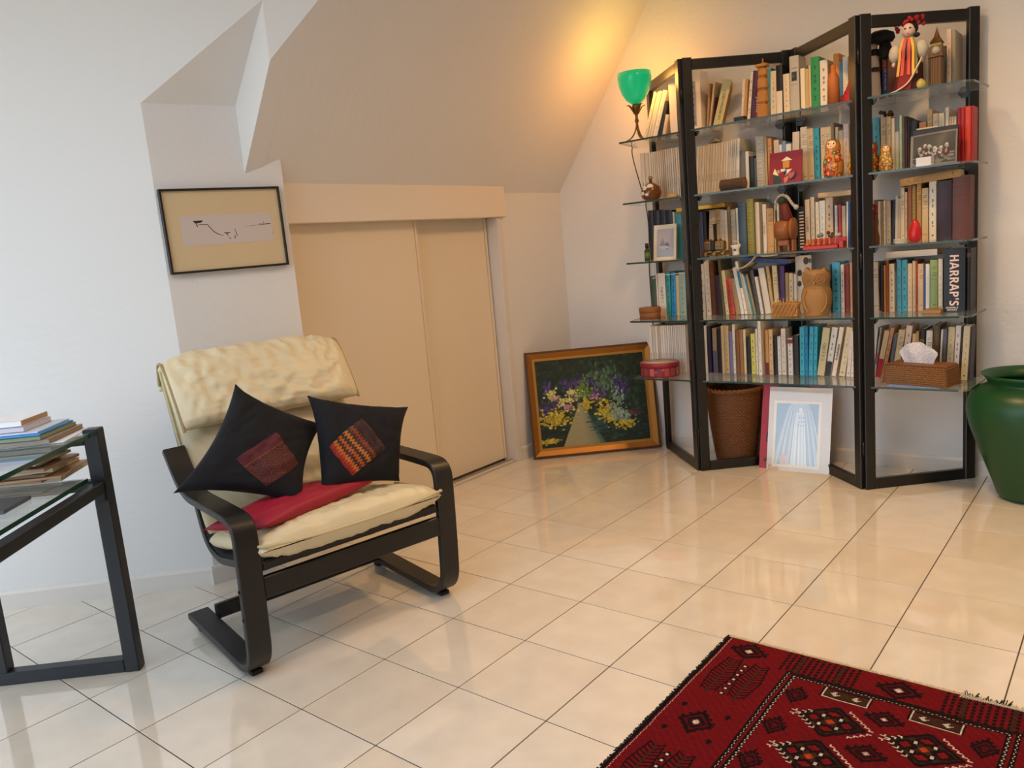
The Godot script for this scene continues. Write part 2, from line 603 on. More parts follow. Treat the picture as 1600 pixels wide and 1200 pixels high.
# a soft pad that follows a path; side is its width axis
func pad(path: PackedVector3Array, half_w: float, half_t: float, wrinkle: float, seed: int, side := Vector3.RIGHT, m := 40, square := 0.55) -> ArrayMesh:
	var n := FastNoiseLite.new()
	n.seed = seed
	n.noise_type = FastNoiseLite.TYPE_SIMPLEX_SMOOTH
	n.frequency = 11.0
	n.fractal_octaves = 3
	n.fractal_type = FastNoiseLite.FRACTAL_RIDGED
	var fr := frames(path, side)
	var rows := []
	var c := path.size()
	for i in c:
		var e := minf(float(i), float(c - 1 - i)) / (c - 1.0)
		var kt := pow(clampf(e / 0.075, 0.0, 1.0), 0.4)
		var r := PackedVector3Array()
		for j in m:
			var s := fmod(j * 2.0 / m, 1.0)
			var up := 1.0 if j * 2 < m else -1.0
			var k := lerpf(2.0 * s - 1.0, sin((s - 0.5) * PI), 0.6) * -up
			var x := k * half_w * (0.985 + 0.015 * kt)
			var y := up * sqrt(maxf(0.0, 1.0 - pow(absf(k), 1.0 / square * 2.0))) * half_t * maxf(kt, 0.04)
			var bulge := 1.0 + 0.15 * (1.0 - pow(x / half_w, 2.0))
			var p: Vector3 = path[i] + fr[i][0] * x + fr[i][1] * y * bulge
			var w := n.get_noise_3d(p.x * 1.7, p.y * 0.8, p.z * 0.8) - 0.3
			r.append(p + fr[i][1] * signf(y) * w * wrinkle * kt * (1.0 - pow(absf(x / half_w), 6.0)))
		rows.append(r)
	return grid(rows, true)

func lerp_path(p: PackedVector3Array, n: int) -> PackedVector3Array:
	var c := Curve3D.new()
	for q in p:
		c.add_point(q)
	var out := PackedVector3Array()
	for i in n + 1:
		out.append(c.sample_baked(c.get_baked_length() * i / n))
	return out

func build_armchair():
	var o := thing("armchair", "cantilever armchair with black bentwood frame and cream leather cushions", "armchair")
	o.transform = chair_frame()
	var wood := relief(pm("120f0d", 0.40), 0.02, 0.4, 3.0)
	var X := Vector3.RIGHT
	for u in [0.035, 0.723]:
		var p := PackedVector3Array([Vector3(u, 0.047, -0.53), Vector3(u, 0.016, -0.013), Vector3(u, 0.03, -0.028), Vector3(u, 0.27, 0.003), Vector3(u, 0.484, 0.010), Vector3(u, 0.489, -0.10), Vector3(u, 0.494, -0.40), Vector3(u, 0.625, -0.515)])
		p.remove_at(2)
		put("side_frame", sweep(lerp_path(rounded(p, 0.10, 10), 90), rect(0.07, 0.022, 0.003), X), wood, o)
		put("foot_pad", box(0.035, 0.014, 0.03), pm("0c0b0a", 0.6), o, at(u, 0.007, -0.065))
		put("foot_pad", box(0.035, 0.032, 0.03), pm("0c0b0a", 0.6), o, at(u, 0.016, -0.49))
		for y in [0.285, 0.20]:
			var s: float = -1.0 if u < 0.3 else 1.0
			put("bolt", lathe([Vector2(0, 0), Vector2(0.005, 0), Vector2(0.005, 0.003), Vector2(0, 0.004)], 10), pm("2a2724", 0.3, 0.8), o, Transform3D(Basis(Vector3(0, 0, 1), -s * PI / 2), Vector3(u + s * 0.035, y, 0.0)))
	put("front_crossbar", box(0.62, 0.064, 0.022, 0.003), wood, o, at(0.379, 0.276, 0.0))
	put("rear_crossbar", box(0.62, 0.05, 0.022, 0.003), wood, o, at(0.379, 0.062, -0.455))
	var rail := PackedVector3Array([Vector3(0, 0.345, 0.005), Vector3(0, 0.325, -0.02), Vector3(0, 0.262, -0.37), Vector3(0, 0.30, -0.47), Vector3(0, 0.88, -0.675)])
	for u in [0.088, 0.670]:
		var q := PackedVector3Array()
		for v in rail:
			q.append(v + X * u)
		put("seat_rail", sweep(lerp_path(rounded(q, 0.11, 8), 50), rect(0.030, 0.024, 0.003), X), wood, o)
	put("seat_front_bar", box(0.61, 0.026, 0.024, 0.004), wood, o, at(0.379, 0.341, 0.002))
	var sl := PackedVector3Array()
	for v in rail:
		sl.append(v + Vector3(0.379, 0.012, 0.008))
	put("seat_sling", pad(lerp_path(rounded(sl, 0.11, 8), 40), 0.300, 0.022, 0.006, 5), pm("161b19", 0.85), o)
	var hide := relief(pm("e2d3ac", 0.42), 0.03, 0.6, 4.0, 9)
	hide.metallic_specular = 0.5
	put("seat_cushion", pad(lerp_path(curve(PackedVector3Array([Vector3(0.379, 0.388, 0.035), Vector3(0.379, 0.384, -0.06), Vector3(0.379, 0.352, -0.25), Vector3(0.379, 0.325, -0.40)])), 64), 0.318, 0.043, 0.012, 11, X, 96, 0.35), hide, o)
	put("seat_piping", tube(curve(PackedVector3Array([Vector3(0.070, 0.386, -0.25), Vector3(0.062, 0.402, -0.02), Vector3(0.09, 0.405, 0.038), Vector3(0.22, 0.398, 0.052), Vector3(0.379, 0.396, 0.056), Vector3(0.54, 0.398, 0.052), Vector3(0.668, 0.405, 0.040), Vector3(0.700, 0.400, 0.0), Vector3(0.690, 0.384, -0.25)])), 0.0045, 6), pm("d3c294", 0.5), o)
	put("back_cushion", pad(lerp_path(curve(PackedVector3Array([Vector3(0.379, 0.345, -0.405), Vector3(0.379, 0.48, -0.475), Vector3(0.379, 0.68, -0.555), Vector3(0.379, 0.885, -0.635)])), 44), 0.312, 0.040, 0.012, 21, X, 84, 0.4), hide, o)
	put("headrest", pad(lerp_path(curve(PackedVector3Array([Vector3(0.385, 0.80, -0.665), Vector3(0.385, 0.872, -0.640), Vector3(0.385, 0.875, -0.585), Vector3(0.385, 0.79, -0.525), Vector3(0.385, 0.685, -0.470)])), 80), 0.325, 0.036, 0.013, 31, X, 110, 0.4), hide, o)
	for u in [0.062, 0.705]:
		put("headrest_piping", tube(curve(PackedVector3Array([Vector3(u, 0.82, -0.650), Vector3(u, 0.888, -0.634), Vector3(u, 0.885, -0.585), Vector3(u, 0.79, -0.520), Vector3(u, 0.682, -0.462)])), 0.005, 6), pm("a48f63", 0.6), o)
	put("back_piping", tube(curve(PackedVector3Array([Vector3(0.066, 0.885, -0.640), Vector3(0.062, 0.68, -0.55), Vector3(0.066, 0.48, -0.47)])), 0.005, 6), pm("c9b888", 0.6), o)

# a stuffed cushion between four corners (a b c d go round), thickness t, facing n
func pillow_rows(a: Vector3, b: Vector3, c: Vector3, d: Vector3, n: Vector3, t: float, pinch: float, seed: int, s: float, u0 := -1.0, u1 := 1.0, v0 := -1.0, v1 := 1.0, lift := 0.0, m := 36, turn := 0.0, off := Vector2.ZERO) -> Array:
	var f := FastNoiseLite.new()
	f.seed = seed
	f.frequency = 1.0
	f.fractal_octaves = 2
	var rows := []
	for i in m + 1:
		var r := PackedVector3Array()
		for j in m + 1:
			var uv := Vector2(lerpf(u0, u1, float(i) / m), lerpf(v0, v1, float(j) / m)).rotated(turn) + off
			var u := uv.x
			var v := uv.y
			var x := u * (1.0 - pinch * (1.0 - v * v) * u * u)
			var y := v * (1.0 - pinch * (1.0 - u * u) * v * v)
			var p := a.lerp(b, (x + 1) * 0.5).lerp(d.lerp(c, (x + 1) * 0.5), (y + 1) * 0.5)
			var h := t * pow(maxf(0.0, (1.0 - u * u) * (1.0 - v * v)), 0.42)
			h *= 1.0 + 0.16 * f.get_noise_2d(u * 1.7 + seed, v * 1.7) + 0.05 * f.get_noise_2d(u * 6.0, v * 6.0)
			r.append(p + n * (h * s + lift))
		rows.append(r)
	return rows

func pillow(called: String, label: String, q: Array, t: float, pinch: float, seed: int, m: Material) -> MeshInstance3D:
	var n: Vector3 = (q[1] - q[0]).cross(q[3] - q[0]).normalized()
	var st := st_new()
	add_grid(st, pillow_rows(q[0], q[1], q[2], q[3], n, t, pinch, seed, 1.0))
	add_grid(st, pillow_rows(q[0], q[1], q[2], q[3], n, t, pinch, seed, -1.0), false, true)
	var o := put(called, done(st), m)
	tag(o, label, "cushion")
	return o

func build_pillows():
	var X := chair_frame()
	var navy := relief(pm("0b0d14", 0.92), 0.15, 0.6, 6.0)
	var L := [X * Vector3(0.205, 0.825, -0.345), X * Vector3(0.485, 0.635, -0.345), X * Vector3(0.275, 0.445, -0.105), X * Vector3(-0.075, 0.560, -0.205)]
	L.reverse()
	var n: Vector3 = (L[1] - L[0]).cross(L[3] - L[0]).normalized()
	var l := pillow("throw_pillow", "larger black throw pillow with wine red brocade patch at the left of the armchair", L, 0.062, 0.16, 3, navy)
	put("brocade_patch", patch_mesh(L, n, 0.062, 0.16, 3, -0.40, 0.40, -0.40, 0.40, -0.63, Vector2(0.20, -0.32)), pm("ffffff", 0.7, 0.0, brocade()), l)
	var R := [X * Vector3(0.418, 0.752, -0.290), X * Vector3(0.785, 0.645, -0.255), X * Vector3(0.635, 0.425, -0.125), X * Vector3(0.345, 0.455, -0.13)]
	R.reverse()
	n = (R[1] - R[0]).cross(R[3] - R[0]).normalized()
	var r := pillow("throw_pillow", "smaller black throw pillow with orange and red zigzag patch at the right of the armchair", R, 0.058, 0.12, 5, navy)
	put("woven_patch", patch_mesh(R, n, 0.058, 0.12, 5, -0.48, 0.48, -0.44, 0.44, 0.66, Vector2(-0.22, -0.20)), pm("ffffff", 0.7, 0.0, ikat()), r)
	var red := relief(pm("a01732", 0.55), 0.02, 0.8, 5.0)
	var q := [X * Vector3(-0.02, 0.440, -0.165), X * Vector3(0.10, 0.452, 0.005), X * Vector3(0.555, 0.452, -0.135), X * Vector3(0.36, 0.452, -0.31)]
	pillow("flat_cushion", "flat crimson red silk cushion lying on the armchair seat", q, 0.036, 0.10, 8, red)

func patch_mesh(q: Array, n: Vector3, t: float, pinch: float, seed: int, u0: float, u1: float, v0: float, v1: float, turn: float, off: Vector2) -> ArrayMesh:
	var st := st_new()
	add_grid(st, pillow_rows(q[0], q[1], q[2], q[3], n, t, pinch, seed, 1.0, u0, u1, v0, v1, 0.0015, 24, turn, off), false, false, 0, true)
	return done(st)

func picture(w: int, h: int, hex := "ffffff") -> Image:
	var im := Image.create_empty(w, h, false, Image.FORMAT_RGB8)
	im.fill(Color(hex))
	return im

func brocade() -> ImageTexture:
	var im := picture(160, 160, "4a1018")
	for y in 160:
		for x in 160:
			var c := Color("531222")
			if y > 44:
				c = Color("3d0c14")
				var k := sin(x * 0.24 + sin(y * 0.16) * 2.2) * sin(y * 0.22 + cos(x * 0.11) * 2.0)
				if absf(k) < 0.13:
					c = Color("6e2f1e")
				elif k > 0.72:
					c = Color("59161b")
			if y >= 44 and y <= 46:
				c = Color("7d4527")
			im.set_pixel(x, y, c)
	return ImageTexture.create_from_image(im)

func ikat() -> ImageTexture:
	var im := picture(160, 160, "201018")
	for y in 160:
		for x in 160:
			var zz := absf(fmod(x + 400.0, 14.0) - 7.0) * 1.6
			var b := int((y + zz) / 13.0)
			var pal := ["7d0f16", "a32410", "c86a12", "3a1016", "b9570f", "2a0f16", "c5761a", "3b1518", "8b3a14", "24101c", "40151c", "1b1424", "4b2018"]
			var c := Color(pal[b % pal.size()])
			if fmod(x * 1.0, 3.0) < 1.0:
				c = c.darkened(0.25)
			im.set_pixel(x, y, c)
	return ImageTexture.create_from_image(im)

# ---- glass desk ---------------------------------------------------------------------
func desk_frame() -> Transform3D:
	return Transform3D(Basis(Vector3(-0.68, 0, -0.733), Vector3.UP, Vector3(0.733, 0, -0.68)).orthonormalized(), Vector3(0.160, 0, -0.055))

func clear_glass() -> StandardMaterial3D:
	if not mats.has("clear_glass"):
		var g := StandardMaterial3D.new()
		g.albedo_color = Color(0.80, 0.92, 0.90, 0.10)
		g.transparency = BaseMaterial3D.TRANSPARENCY_ALPHA
		g.roughness = 0.03
		mats["clear_glass"] = g
	return mats["clear_glass"]

func build_desk():
	var o := thing("desk", "black steel frame desk with two glass levels at the left edge", "desk")
	o.transform = desk_frame()
	var steel := pm("20242a", 0.4, 0.1)
	var edge := pm("1d4a40", 0.12)
	for z in [0.0, -1.36]:
		for x in [0.0, 0.385, 0.77]:
			if x == 0.385:
				put("leg", box(0.04, 0.577, 0.04, 0.003), steel, o, at(x, 0.3285, z))
			else:
				put("leg", box(0.044, 0.762, 0.044, 0.003), steel, o, at(x, 0.381, z))
		put("base_rail", box(0.726, 0.040, 0.040, 0.003), steel, o, at(0.385, 0.0205, z))
		put("top_rail", box(0.726, 0.024, 0.040, 0.003), steel, o, at(0.385, 0.728, z))
		put("shelf_rail", box(0.726, 0.03, 0.036, 0.003), steel, o, at(0.385, 0.592, z))
		put("bracket", box(0.03, 0.06, 0.012, 0.002), steel, o, at(0.0, 0.575, z - 0.026 if z == 0.0 else z + 0.026))
	for x in [0.0, 0.77]:
		put("long_rail", box(0.034, 0.036, 1.31, 0.003), steel, o, at(x, 0.588, -0.68))
	var g := clear_glass()
	put("glass_top", box(0.78, 0.012, 1.31, 0.001), g, o, at(0.385, 0.747, -0.682))
	put("glass_shelf", box(0.72, 0.012, 1.30, 0.001), g, o, at(0.385, 0.615, -0.68))
	for q in [[0.747, -0.0055], [0.615, 0.0245]]:
		put("glass_edge", box(0.0012, 0.0122, 1.30, 0.0002), edge, o, at(q[1], q[0], -0.68))

func sheet(called: String, label: String, cat: String, l: float, w: float, t: float, x: float, y: float, z: float, yaw: float, hex: String, group := "", edge := "") -> Node3D:
	var X := desk_frame() * at(x, y + t * 0.5 + 0.0006, z, deg_to_rad(yaw))
	if edge == "":
		var o := put(called, box(l, t, w, 0.0005), pm(hex, 0.5), null, X)
		return tag(o, label, cat, group)
	var o := thing(called, label, cat, group)
	o.transform = X
	put("pages", box(l - 0.004, t - 0.003, w - 0.004, 0.0004), pm(edge, 0.8), o, at(-0.001, 0, 0))
	for s in [-1, 1]:
		put("cover", box(l, 0.0014, w, 0.0004), pm(hex, 0.4), o, at(0, s * (t * 0.5 - 0.0007), 0))
	put("spine", box(l, t, 0.0014, 0.0004), pm(hex, 0.4), o, at(0, 0, -w * 0.5 + 0.0007))
	return o

func build_desk_things():
	var y := 0.7535
	var g := "papers on the desk top"
	sheet("paper_sheet", "loose white sheets at the bottom of the pile on the glass desk top", "paper", 0.30, 0.21, 0.003, 0.172, y, -0.045, 4.0, "eef0f4", g)
	sheet("booklet", "grey brown booklet just above the loose white sheets on the desk top", "booklet", 0.30, 0.205, 0.013, 0.195, y + 0.004, -0.06, 1.0, "8f8578", g, "9c8468")
	sheet("booklet", "olive edged booklet in the middle of the pile on the desk top", "booklet", 0.30, 0.20, 0.010, 0.21, y + 0.018, -0.065, -1.0, "7d8a6c", g, "a89f78")
	sheet("folder", "bright blue folder below the books on the desk top", "folder", 0.30, 0.19, 0.005, 0.215, y + 0.029, -0.065, 0.0, "3f8fd0", g)
	sheet("folder", "pale folder with navy rim on the blue folder of the desk top", "folder", 0.30, 0.185, 0.004, 0.225, y + 0.035, -0.062, 1.0, "cfd6e2", g)
	sheet("book", "lilac white book under the white book on the desk top", "book", 0.30, 0.15, 0.014, 0.265, y + 0.040, -0.065, 0.0, "cdc8d6", g, "d9d3cc")
	var b := sheet("book", "white book with a red panel topmost on the desk", "book", 0.30, 0.145, 0.016, 0.272, y + 0.055, -0.062, 0.0, "f2efec", g, "b89878")
	put("cover_panel", box(0.12, 0.0004, 0.07, 0.0001), pm("e06a52", 0.45), b, at(0.06, 0.0083, 0.01))
	y = 0.6215
	g = "papers on the desk shelf"
	var hues := ["c9c2b2", "9a7a5c", "b99a78", "8b6a50", "d8d0b4", "a5846a", "7f6a5a", "c4ad8a", "93745a"]
	var looks := ["grey white magazine lowest on the desk shelf pile", "brown envelope second from bottom of the desk shelf pile", "tan envelope third from bottom of the desk shelf pile", "dark brown booklet fourth from bottom of the desk shelf pile", "cream booklet in the middle of the desk shelf pile", "light brown envelope above the cream booklet on the desk shelf", "taupe envelope third from top of the desk shelf pile", "beige envelope second from top of the desk shelf pile", "brown envelope topmost on the desk shelf pile"]
	for k in 9:
		var t: float = [0.010, 0.006, 0.007, 0.010, 0.014, 0.008, 0.010, 0.008, 0.009][k]
		sheet("envelope" if "envelope" in looks[k] else "booklet", looks[k], "envelope" if "envelope" in looks[k] else "booklet", 0.30, 0.215 - 0.008 * k, t, 0.25 + 0.02 * sin(k * 2.3), y, 0.06 - 0.012 * (k % 3) - 0.012 * k, [3.0, -6.0, 4.0, -3.0, 7.0, -5.0, 2.0, -8.0, 5.0][k], hues[k], g, "cfc2a8" if t > 0.009 else "")
		y += t + 0.001
	sheet("tablet", "flat dark grey tablet lying on the desk shelf", "tablet", 0.24, 0.13, 0.010, 0.21, 0.6215, -0.275, 0.0, "55585c")

# ---- rug ------------------------------------------------------------------------------
func dia(im: Image, x: float, y: float, rx: float, ry: float, c: Color, step := 3):
	for k in range(-int(ry), int(ry) + 1, step):
		var w := rx * (1.0 - absf(k) / (ry + 1.0))
		w = roundf(w / step) * step
		if w > 0:
			im.fill_rect(Rect2i(int(x - w), int(y) + k, int(2 * w), step), c)

func rl(im: Image, a: Vector2, b: Vector2, w: int, c: Color):
	var n := int(maxf(1.0, a.distance_to(b) / maxf(1.0, w * 0.5)))
	for k in n + 1:
		var p := a.lerp(b, float(k) / n)
		im.fill_rect(Rect2i(int(p.x) - w / 2, int(p.y) - w / 2, w, w), c)

func rug_image() -> ImageTexture:
	# 0.8 pixel to the millimetre: 756 across, 1200 down
	var im := picture(756, 1200, "6f0d14")
	var red := Color("7c1118")
	var deep := Color("570a11")
	var black := Color("160b0d")
	var brown := Color("3f2415")
	var white := Color("cfc3b0")
	var rust := Color("b8401c")
	var n := FastNoiseLite.new()
	n.seed = 4
	n.frequency = 0.05
	var s := 0.8
	# dark outer selvedge
	for e in [[0, 10], [746, 10]]:
		im.fill_rect(Rect2i(e[0], 0, e[1], 1200), black)
	for e in [12, 742]:
		for y in range(0, 1200, 6):
			im.fill_rect(Rect2i(e + (y / 6) % 2, y, 2, 4), white)
	im.fill_rect(Rect2i(0, 0, 756, 6), black)
	# inner frame
	for k in 2:
		var m := 172 + k * 14
		var t := 92 + k * 9
		for q in [Rect2i(m - 5, t - 5, 756 - 2 * m + 10, 9), Rect2i(m - 5, t - 5, 9, 1200), Rect2i(756 - m - 4, t - 5, 9, 1200)]:
			im.fill_rect(q, black)
		for x in range(m, 756 - m, 7):
			im.fill_rect(Rect2i(x, t - 2 + (x / 7) % 2 * 2, 4, 2), white if k == 1 else brown)
		for y in range(t, 1200, 7):
			for x in [m, 756 - m]:
				im.fill_rect(Rect2i(x - 1 + (y / 7) % 2 * 2, y, 3 if k == 1 else 2, 4), white)
	# border trees along the sides and across the top
	for side in 2:
		for r in 4:
			var cy := 172.0 + r * 352.0
			for k in 2:
				var cx := (56.0 + k * 60.0) if side == 0 else (756.0 - 56.0 - k * 60.0)
				rl(im, Vector2(cx, cy - 70), Vector2(cx, cy + 70), 6, brown)
				for j in range(-70, 72, 11):
					for w in [-1, 1]:
						var len := 24.0 - absf(j) * 0.12
						rl(im, Vector2(cx + w * 4, cy + j), Vector2(cx + w * len, cy + j - 9), 3, black)
						rl(im, Vector2(cx + w * len, cy + j - 9), Vector2(cx + w * len, cy + j - 1), 3, black)
			var mx := 86.0 if side == 0 else 670.0
			for j in range(-60, 64, 20):
				dia(im, mx, cy + j, 9, 9, black)
				dia(im, mx, cy + j, 4, 4, white)
			diamond_motif(im, Vector2(mx, cy + 176.0), 36.0, 40.0, black, deep, white)
			for w in [-1, 1]:
				for v in [-1, 1]:
					dia(im, mx + w * 46, cy + 176.0 + v * 44, 8, 8, black)
	for k in 5:
		var cx: float = 70.0 + (k - 0.0) * 154.0
		if k % 2 == 0:
			diamond_motif(im, Vector2(cx if k != 2 else 378.0, 50), 44.0, 34.0, black, deep, white)
		else:
			var c2: float = 224.0 if k == 1 else 532.0
			for q in [-40, 40]:
				rl(im, Vector2(c2 + q, 18), Vector2(c2 + q, 84), 8, brown)
			for j in range(-6, 7):
				for i in range(-1, 6):
					dia(im, c2 + j * 12.0, 24.0 + i * 12.0 + (j % 2) * 6.0, 5, 5, black)
				dia(im, c2 + j * 12.0, 50.0 + (j % 2) * 8.0, 2, 2, white)
			for q in [-40, 40]:
				rl(im, Vector2(c2 + q, 18), Vector2(c2 + q, 84), 7, brown)
	# field: two columns of hooked medallions with diamonds between
	for c in 2:
		var x := 298.0 + c * 160.0
		var q := Rect2i(int(x) - 42, 112, 84, 26)
		im.fill_rect(q.grow(5), black)
		im.fill_rect(q, brown)
		for w in [-1, 1]:
			rl(im, Vector2(x + w * 42, 108), Vector2(x + w * 42, 142), 3, white)
			dia(im, x + w * 20, 124, 9, 9, white)
			dia(im, x + w * 20 + 4, 121, 4, 4, brown)
		rl(im, Vector2(x - 42, 142), Vector2(x + 42, 142), 3, white)
		for r in 8:
			hooked(im, Vector2(x, 219.0 + r * 119.0), black, brown, white, rust, red)
	for r in 9:
		diamond_motif(im, Vector2(378, 164.0 + r * 119.0), 36.0, 26.0, black, deep, white)
		for e in [214.0, 542.0]:
			diamond_motif(im, Vector2(e, 164.0 + r * 119.0), 22.0, 30.0, black, deep, deep)
	# wear: each knot a shade of its own
	for y in range(0, 1200, 2):
		for x in range(0, 756, 2):
			var k := 0.92 + 0.16 * n.get_noise_2d(x, y * 2.0) + 0.05 * sin(x * 12.9 + y * 78.2)
			for d in [[0, 0], [1, 0], [0, 1], [1, 1]]:
				var p := im.get_pixel(x + d[0], y + d[1])
				im.set_pixel(x + d[0], y + d[1], Color(p.r * k, p.g * k, p.b * k))
	return ImageTexture.create_from_image(im)

func diamond_motif(im: Image, c: Vector2, rx: float, ry: float, black: Color, mid: Color, core: Color):
	for k in range(-3, 4):
		for w in [-1, 1]:
			im.fill_rect(Rect2i(int(c.x + k * rx * 0.3) - 2, int(c.y + w * ry * (1.0 - absf(k) * 0.27)) - 3, 5, 6), black)
	dia(im, c.x, c.y, rx, ry, black)
	dia(im, c.x, c.y, rx * 0.74, ry * 0.74, mid)
	dia(im, c.x, c.y, rx * 0.56, ry * 0.56, black)
	dia(im, c.x, c.y, rx * 0.34, ry * 0.34, mid)
	dia(im, c.x, c.y, rx * 0.20, ry * 0.24, core)

func hooked(im: Image, c: Vector2, black: Color, brown: Color, white: Color, rust: Color, red: Color):
	dia(im, c.x, c.y, 66, 54, black)
	dia(im, c.x, c.y, 56, 45, brown)
	for w in [-1, 1]:
		dia(im, c.x + w * 30, c.y, 20, 18, black)
		dia(im, c.x + w * 30, c.y, 11, 10, red)
		dia(im, c.x, c.y + w * 26, 20, 16, black)
		dia(im, c.x, c.y + w * 26, 11, 9, red)
		for v in [-1, 1]:
			dia(im, c.x + w * 16, c.y + v * 15, 9, 8, black)
			dia(im, c.x + w * 16, c.y + v * 15, 5, 5, white)
	dia(im, c.x, c.y, 9, 8, rust)
	# stepped white outlines at two opposite sides
	for w in [-1, 1]:
		for k in 6:
			var a := Vector2(c.x + w * (70 - k * 9), c.y - w * (k * 8) - 4)
			im.fill_rect(Rect2i(int(a.x) - 4, int(a.y) - 1, 9, 3), white)
			im.fill_rect(Rect2i(int(a.x) - (4 if w > 0 else -3), int(a.y) - 6, 3, 7), white)
		for k in 4:
			var a := Vector2(c.x + w * (70 - k * 9), c.y + w * (k * 8) + 6)
			im.fill_rect(Rect2i(int(a.x) - 4, int(a.y), 9, 3), white)
			im.fill_rect(Rect2i(int(a.x) + (-4 if w > 0 else 2), int(a.y), 3, 7), white)

func build_rug():
	var o := thing("rug", "dark red oriental rug with black and white geometric pattern on the tiles", "rug", "", Vector3(1.212, 0, 1.415))
	var W := 0.945
	var L := 1.5
	var m := pm("ffffff", 0.95, 0.0, rug_image()).duplicate()
	m.metallic_specular = 0.25
	m.normal_enabled = false
	var f := FastNoiseLite.new()
	f.seed = 12
	f.frequency = 3.0
	var st := st_new()
	var rows := []
	for i in 121:
		var r := PackedVector3Array()
		for j in 77:
			var u := float(j) / 76.0
			var v := float(i) / 120.0
			var x := -v * L
			var z := u * W
			var e := minf(minf(u, 1.0 - u) * W, v * L)
			var h := 0.0085 * minf(1.0, 0.35 + e / 0.010) + 0.0008 * f.get_noise_2d(x * 4.0, z * 4.0)
			r.append(Vector3(x + 0.004 * f.get_noise_2d(z * 2.0, 5.0) * (1.0 - v), h, z + 0.003 * f.get_noise_2d(x * 2.0, 9.0)))
		rows.append(r)
	add_grid(st, rows, false, true, 0, true)
	put("pile", done(st), m, o)
	put("rug_back", slab(PackedVector3Array([Vector3(0, 0.0003, 0), Vector3(-L, 0.0003, 0), Vector3(-L, 0.0003, W), Vector3(0, 0.0003, W)]), Vector3(0, 0.0035, 0)), pm("3a1216", 0.95), o)
	# overcast edge: short dark wool tufts along the side, pale fringe along the end
	var g := RandomNumberGenerator.new()
	g.seed = 33
	var tufts := st_new()
	for k in 900:
		var x := -g.randf() * L
		for z in [-0.001, W + 0.001]:
			var s := -1.0 if z < 0.5 else 1.0
			var d := Vector3(g.randf_range(-0.005, 0.005), g.randf_range(-0.003, 0.001), s * g.randf_range(0.003, 0.009))
			add_bar(tufts, Vector3(x, 0.006, z - s * 0.004), Vector3(x, 0.006, z - s * 0.004) + d, 0.0022, 0.0022, Vector3.UP, 0.0002)
	var a := put("selvedge_tufts", done(tufts), pm("1a1012", 0.95), o)
	a.set_meta("kind", "stuff")
	var fr := st_new()
	for k in 620:
		var z := W * (k + g.randf()) / 620.0
		var l := g.randf_range(0.006, 0.016) if z < W * 0.78 else g.randf_range(0.0, 0.006)
		if z > 0.60 and z < 0.74:
			l *= 1.3
		add_bar(fr, Vector3(-0.003, 0.004, z), Vector3(l, 0.0015, z + g.randf_range(-0.005, 0.005)), 0.0013, 0.0013, Vector3.UP, 0.0002)
	var b := put("fringe", done(fr), pm("cfc0a4", 0.9), o)
	b.set_meta("kind", "stuff")
	var wl := st_new()
	for k in 34:
		var z := g.randf_range(0.60, 0.70) if k < 24 else g.randf_range(0.90, 0.95)
		add_bar(wl, Vector3(-0.012, 0.006, z), Vector3(g.randf_range(0.0, 0.016), g.randf_range(0.005, 0.015), z + g.randf_range(-0.012, 0.012)), 0.002, 0.002, Vector3.UP, 0.0003)
	put("worn_tuft", done(wl), pm("232a24", 0.95), o).set_meta("kind", "stuff")
	var wt := st_new()
	for k in 26:
		var z := 0.60 + k * 0.0055
		add_bar(wt, Vector3(-0.022 + 0.0003 * k, 0.0095, z), Vector3(-0.008 - 0.0003 * k, 0.011, z + 0.007), 0.003, 0.003, Vector3.UP, 0.0004)
	put("worn_cord", done(wt), pm("c9bda8", 0.9), o).set_meta("kind", "stuff")

# ---- pictures ---------------------------------------------------------------------------
func stroke(im: Image, pts: Array, c: Color):
	for k in pts.size() - 1:
		var a: Vector3 = pts[k]
		var b: Vector3 = pts[k + 1]
		var n := int(Vector2(a.x, a.y).distance_to(Vector2(b.x, b.y))) + 1
		for i in n + 1:
			var p := a.lerp(b, float(i) / n)
			var r := maxf(0.5, p.z)
			im.fill_rect(Rect2i(int(p.x - r), int(p.y - r), int(maxf(1.0, 2 * r)), int(maxf(1.0, 2 * r))), c)

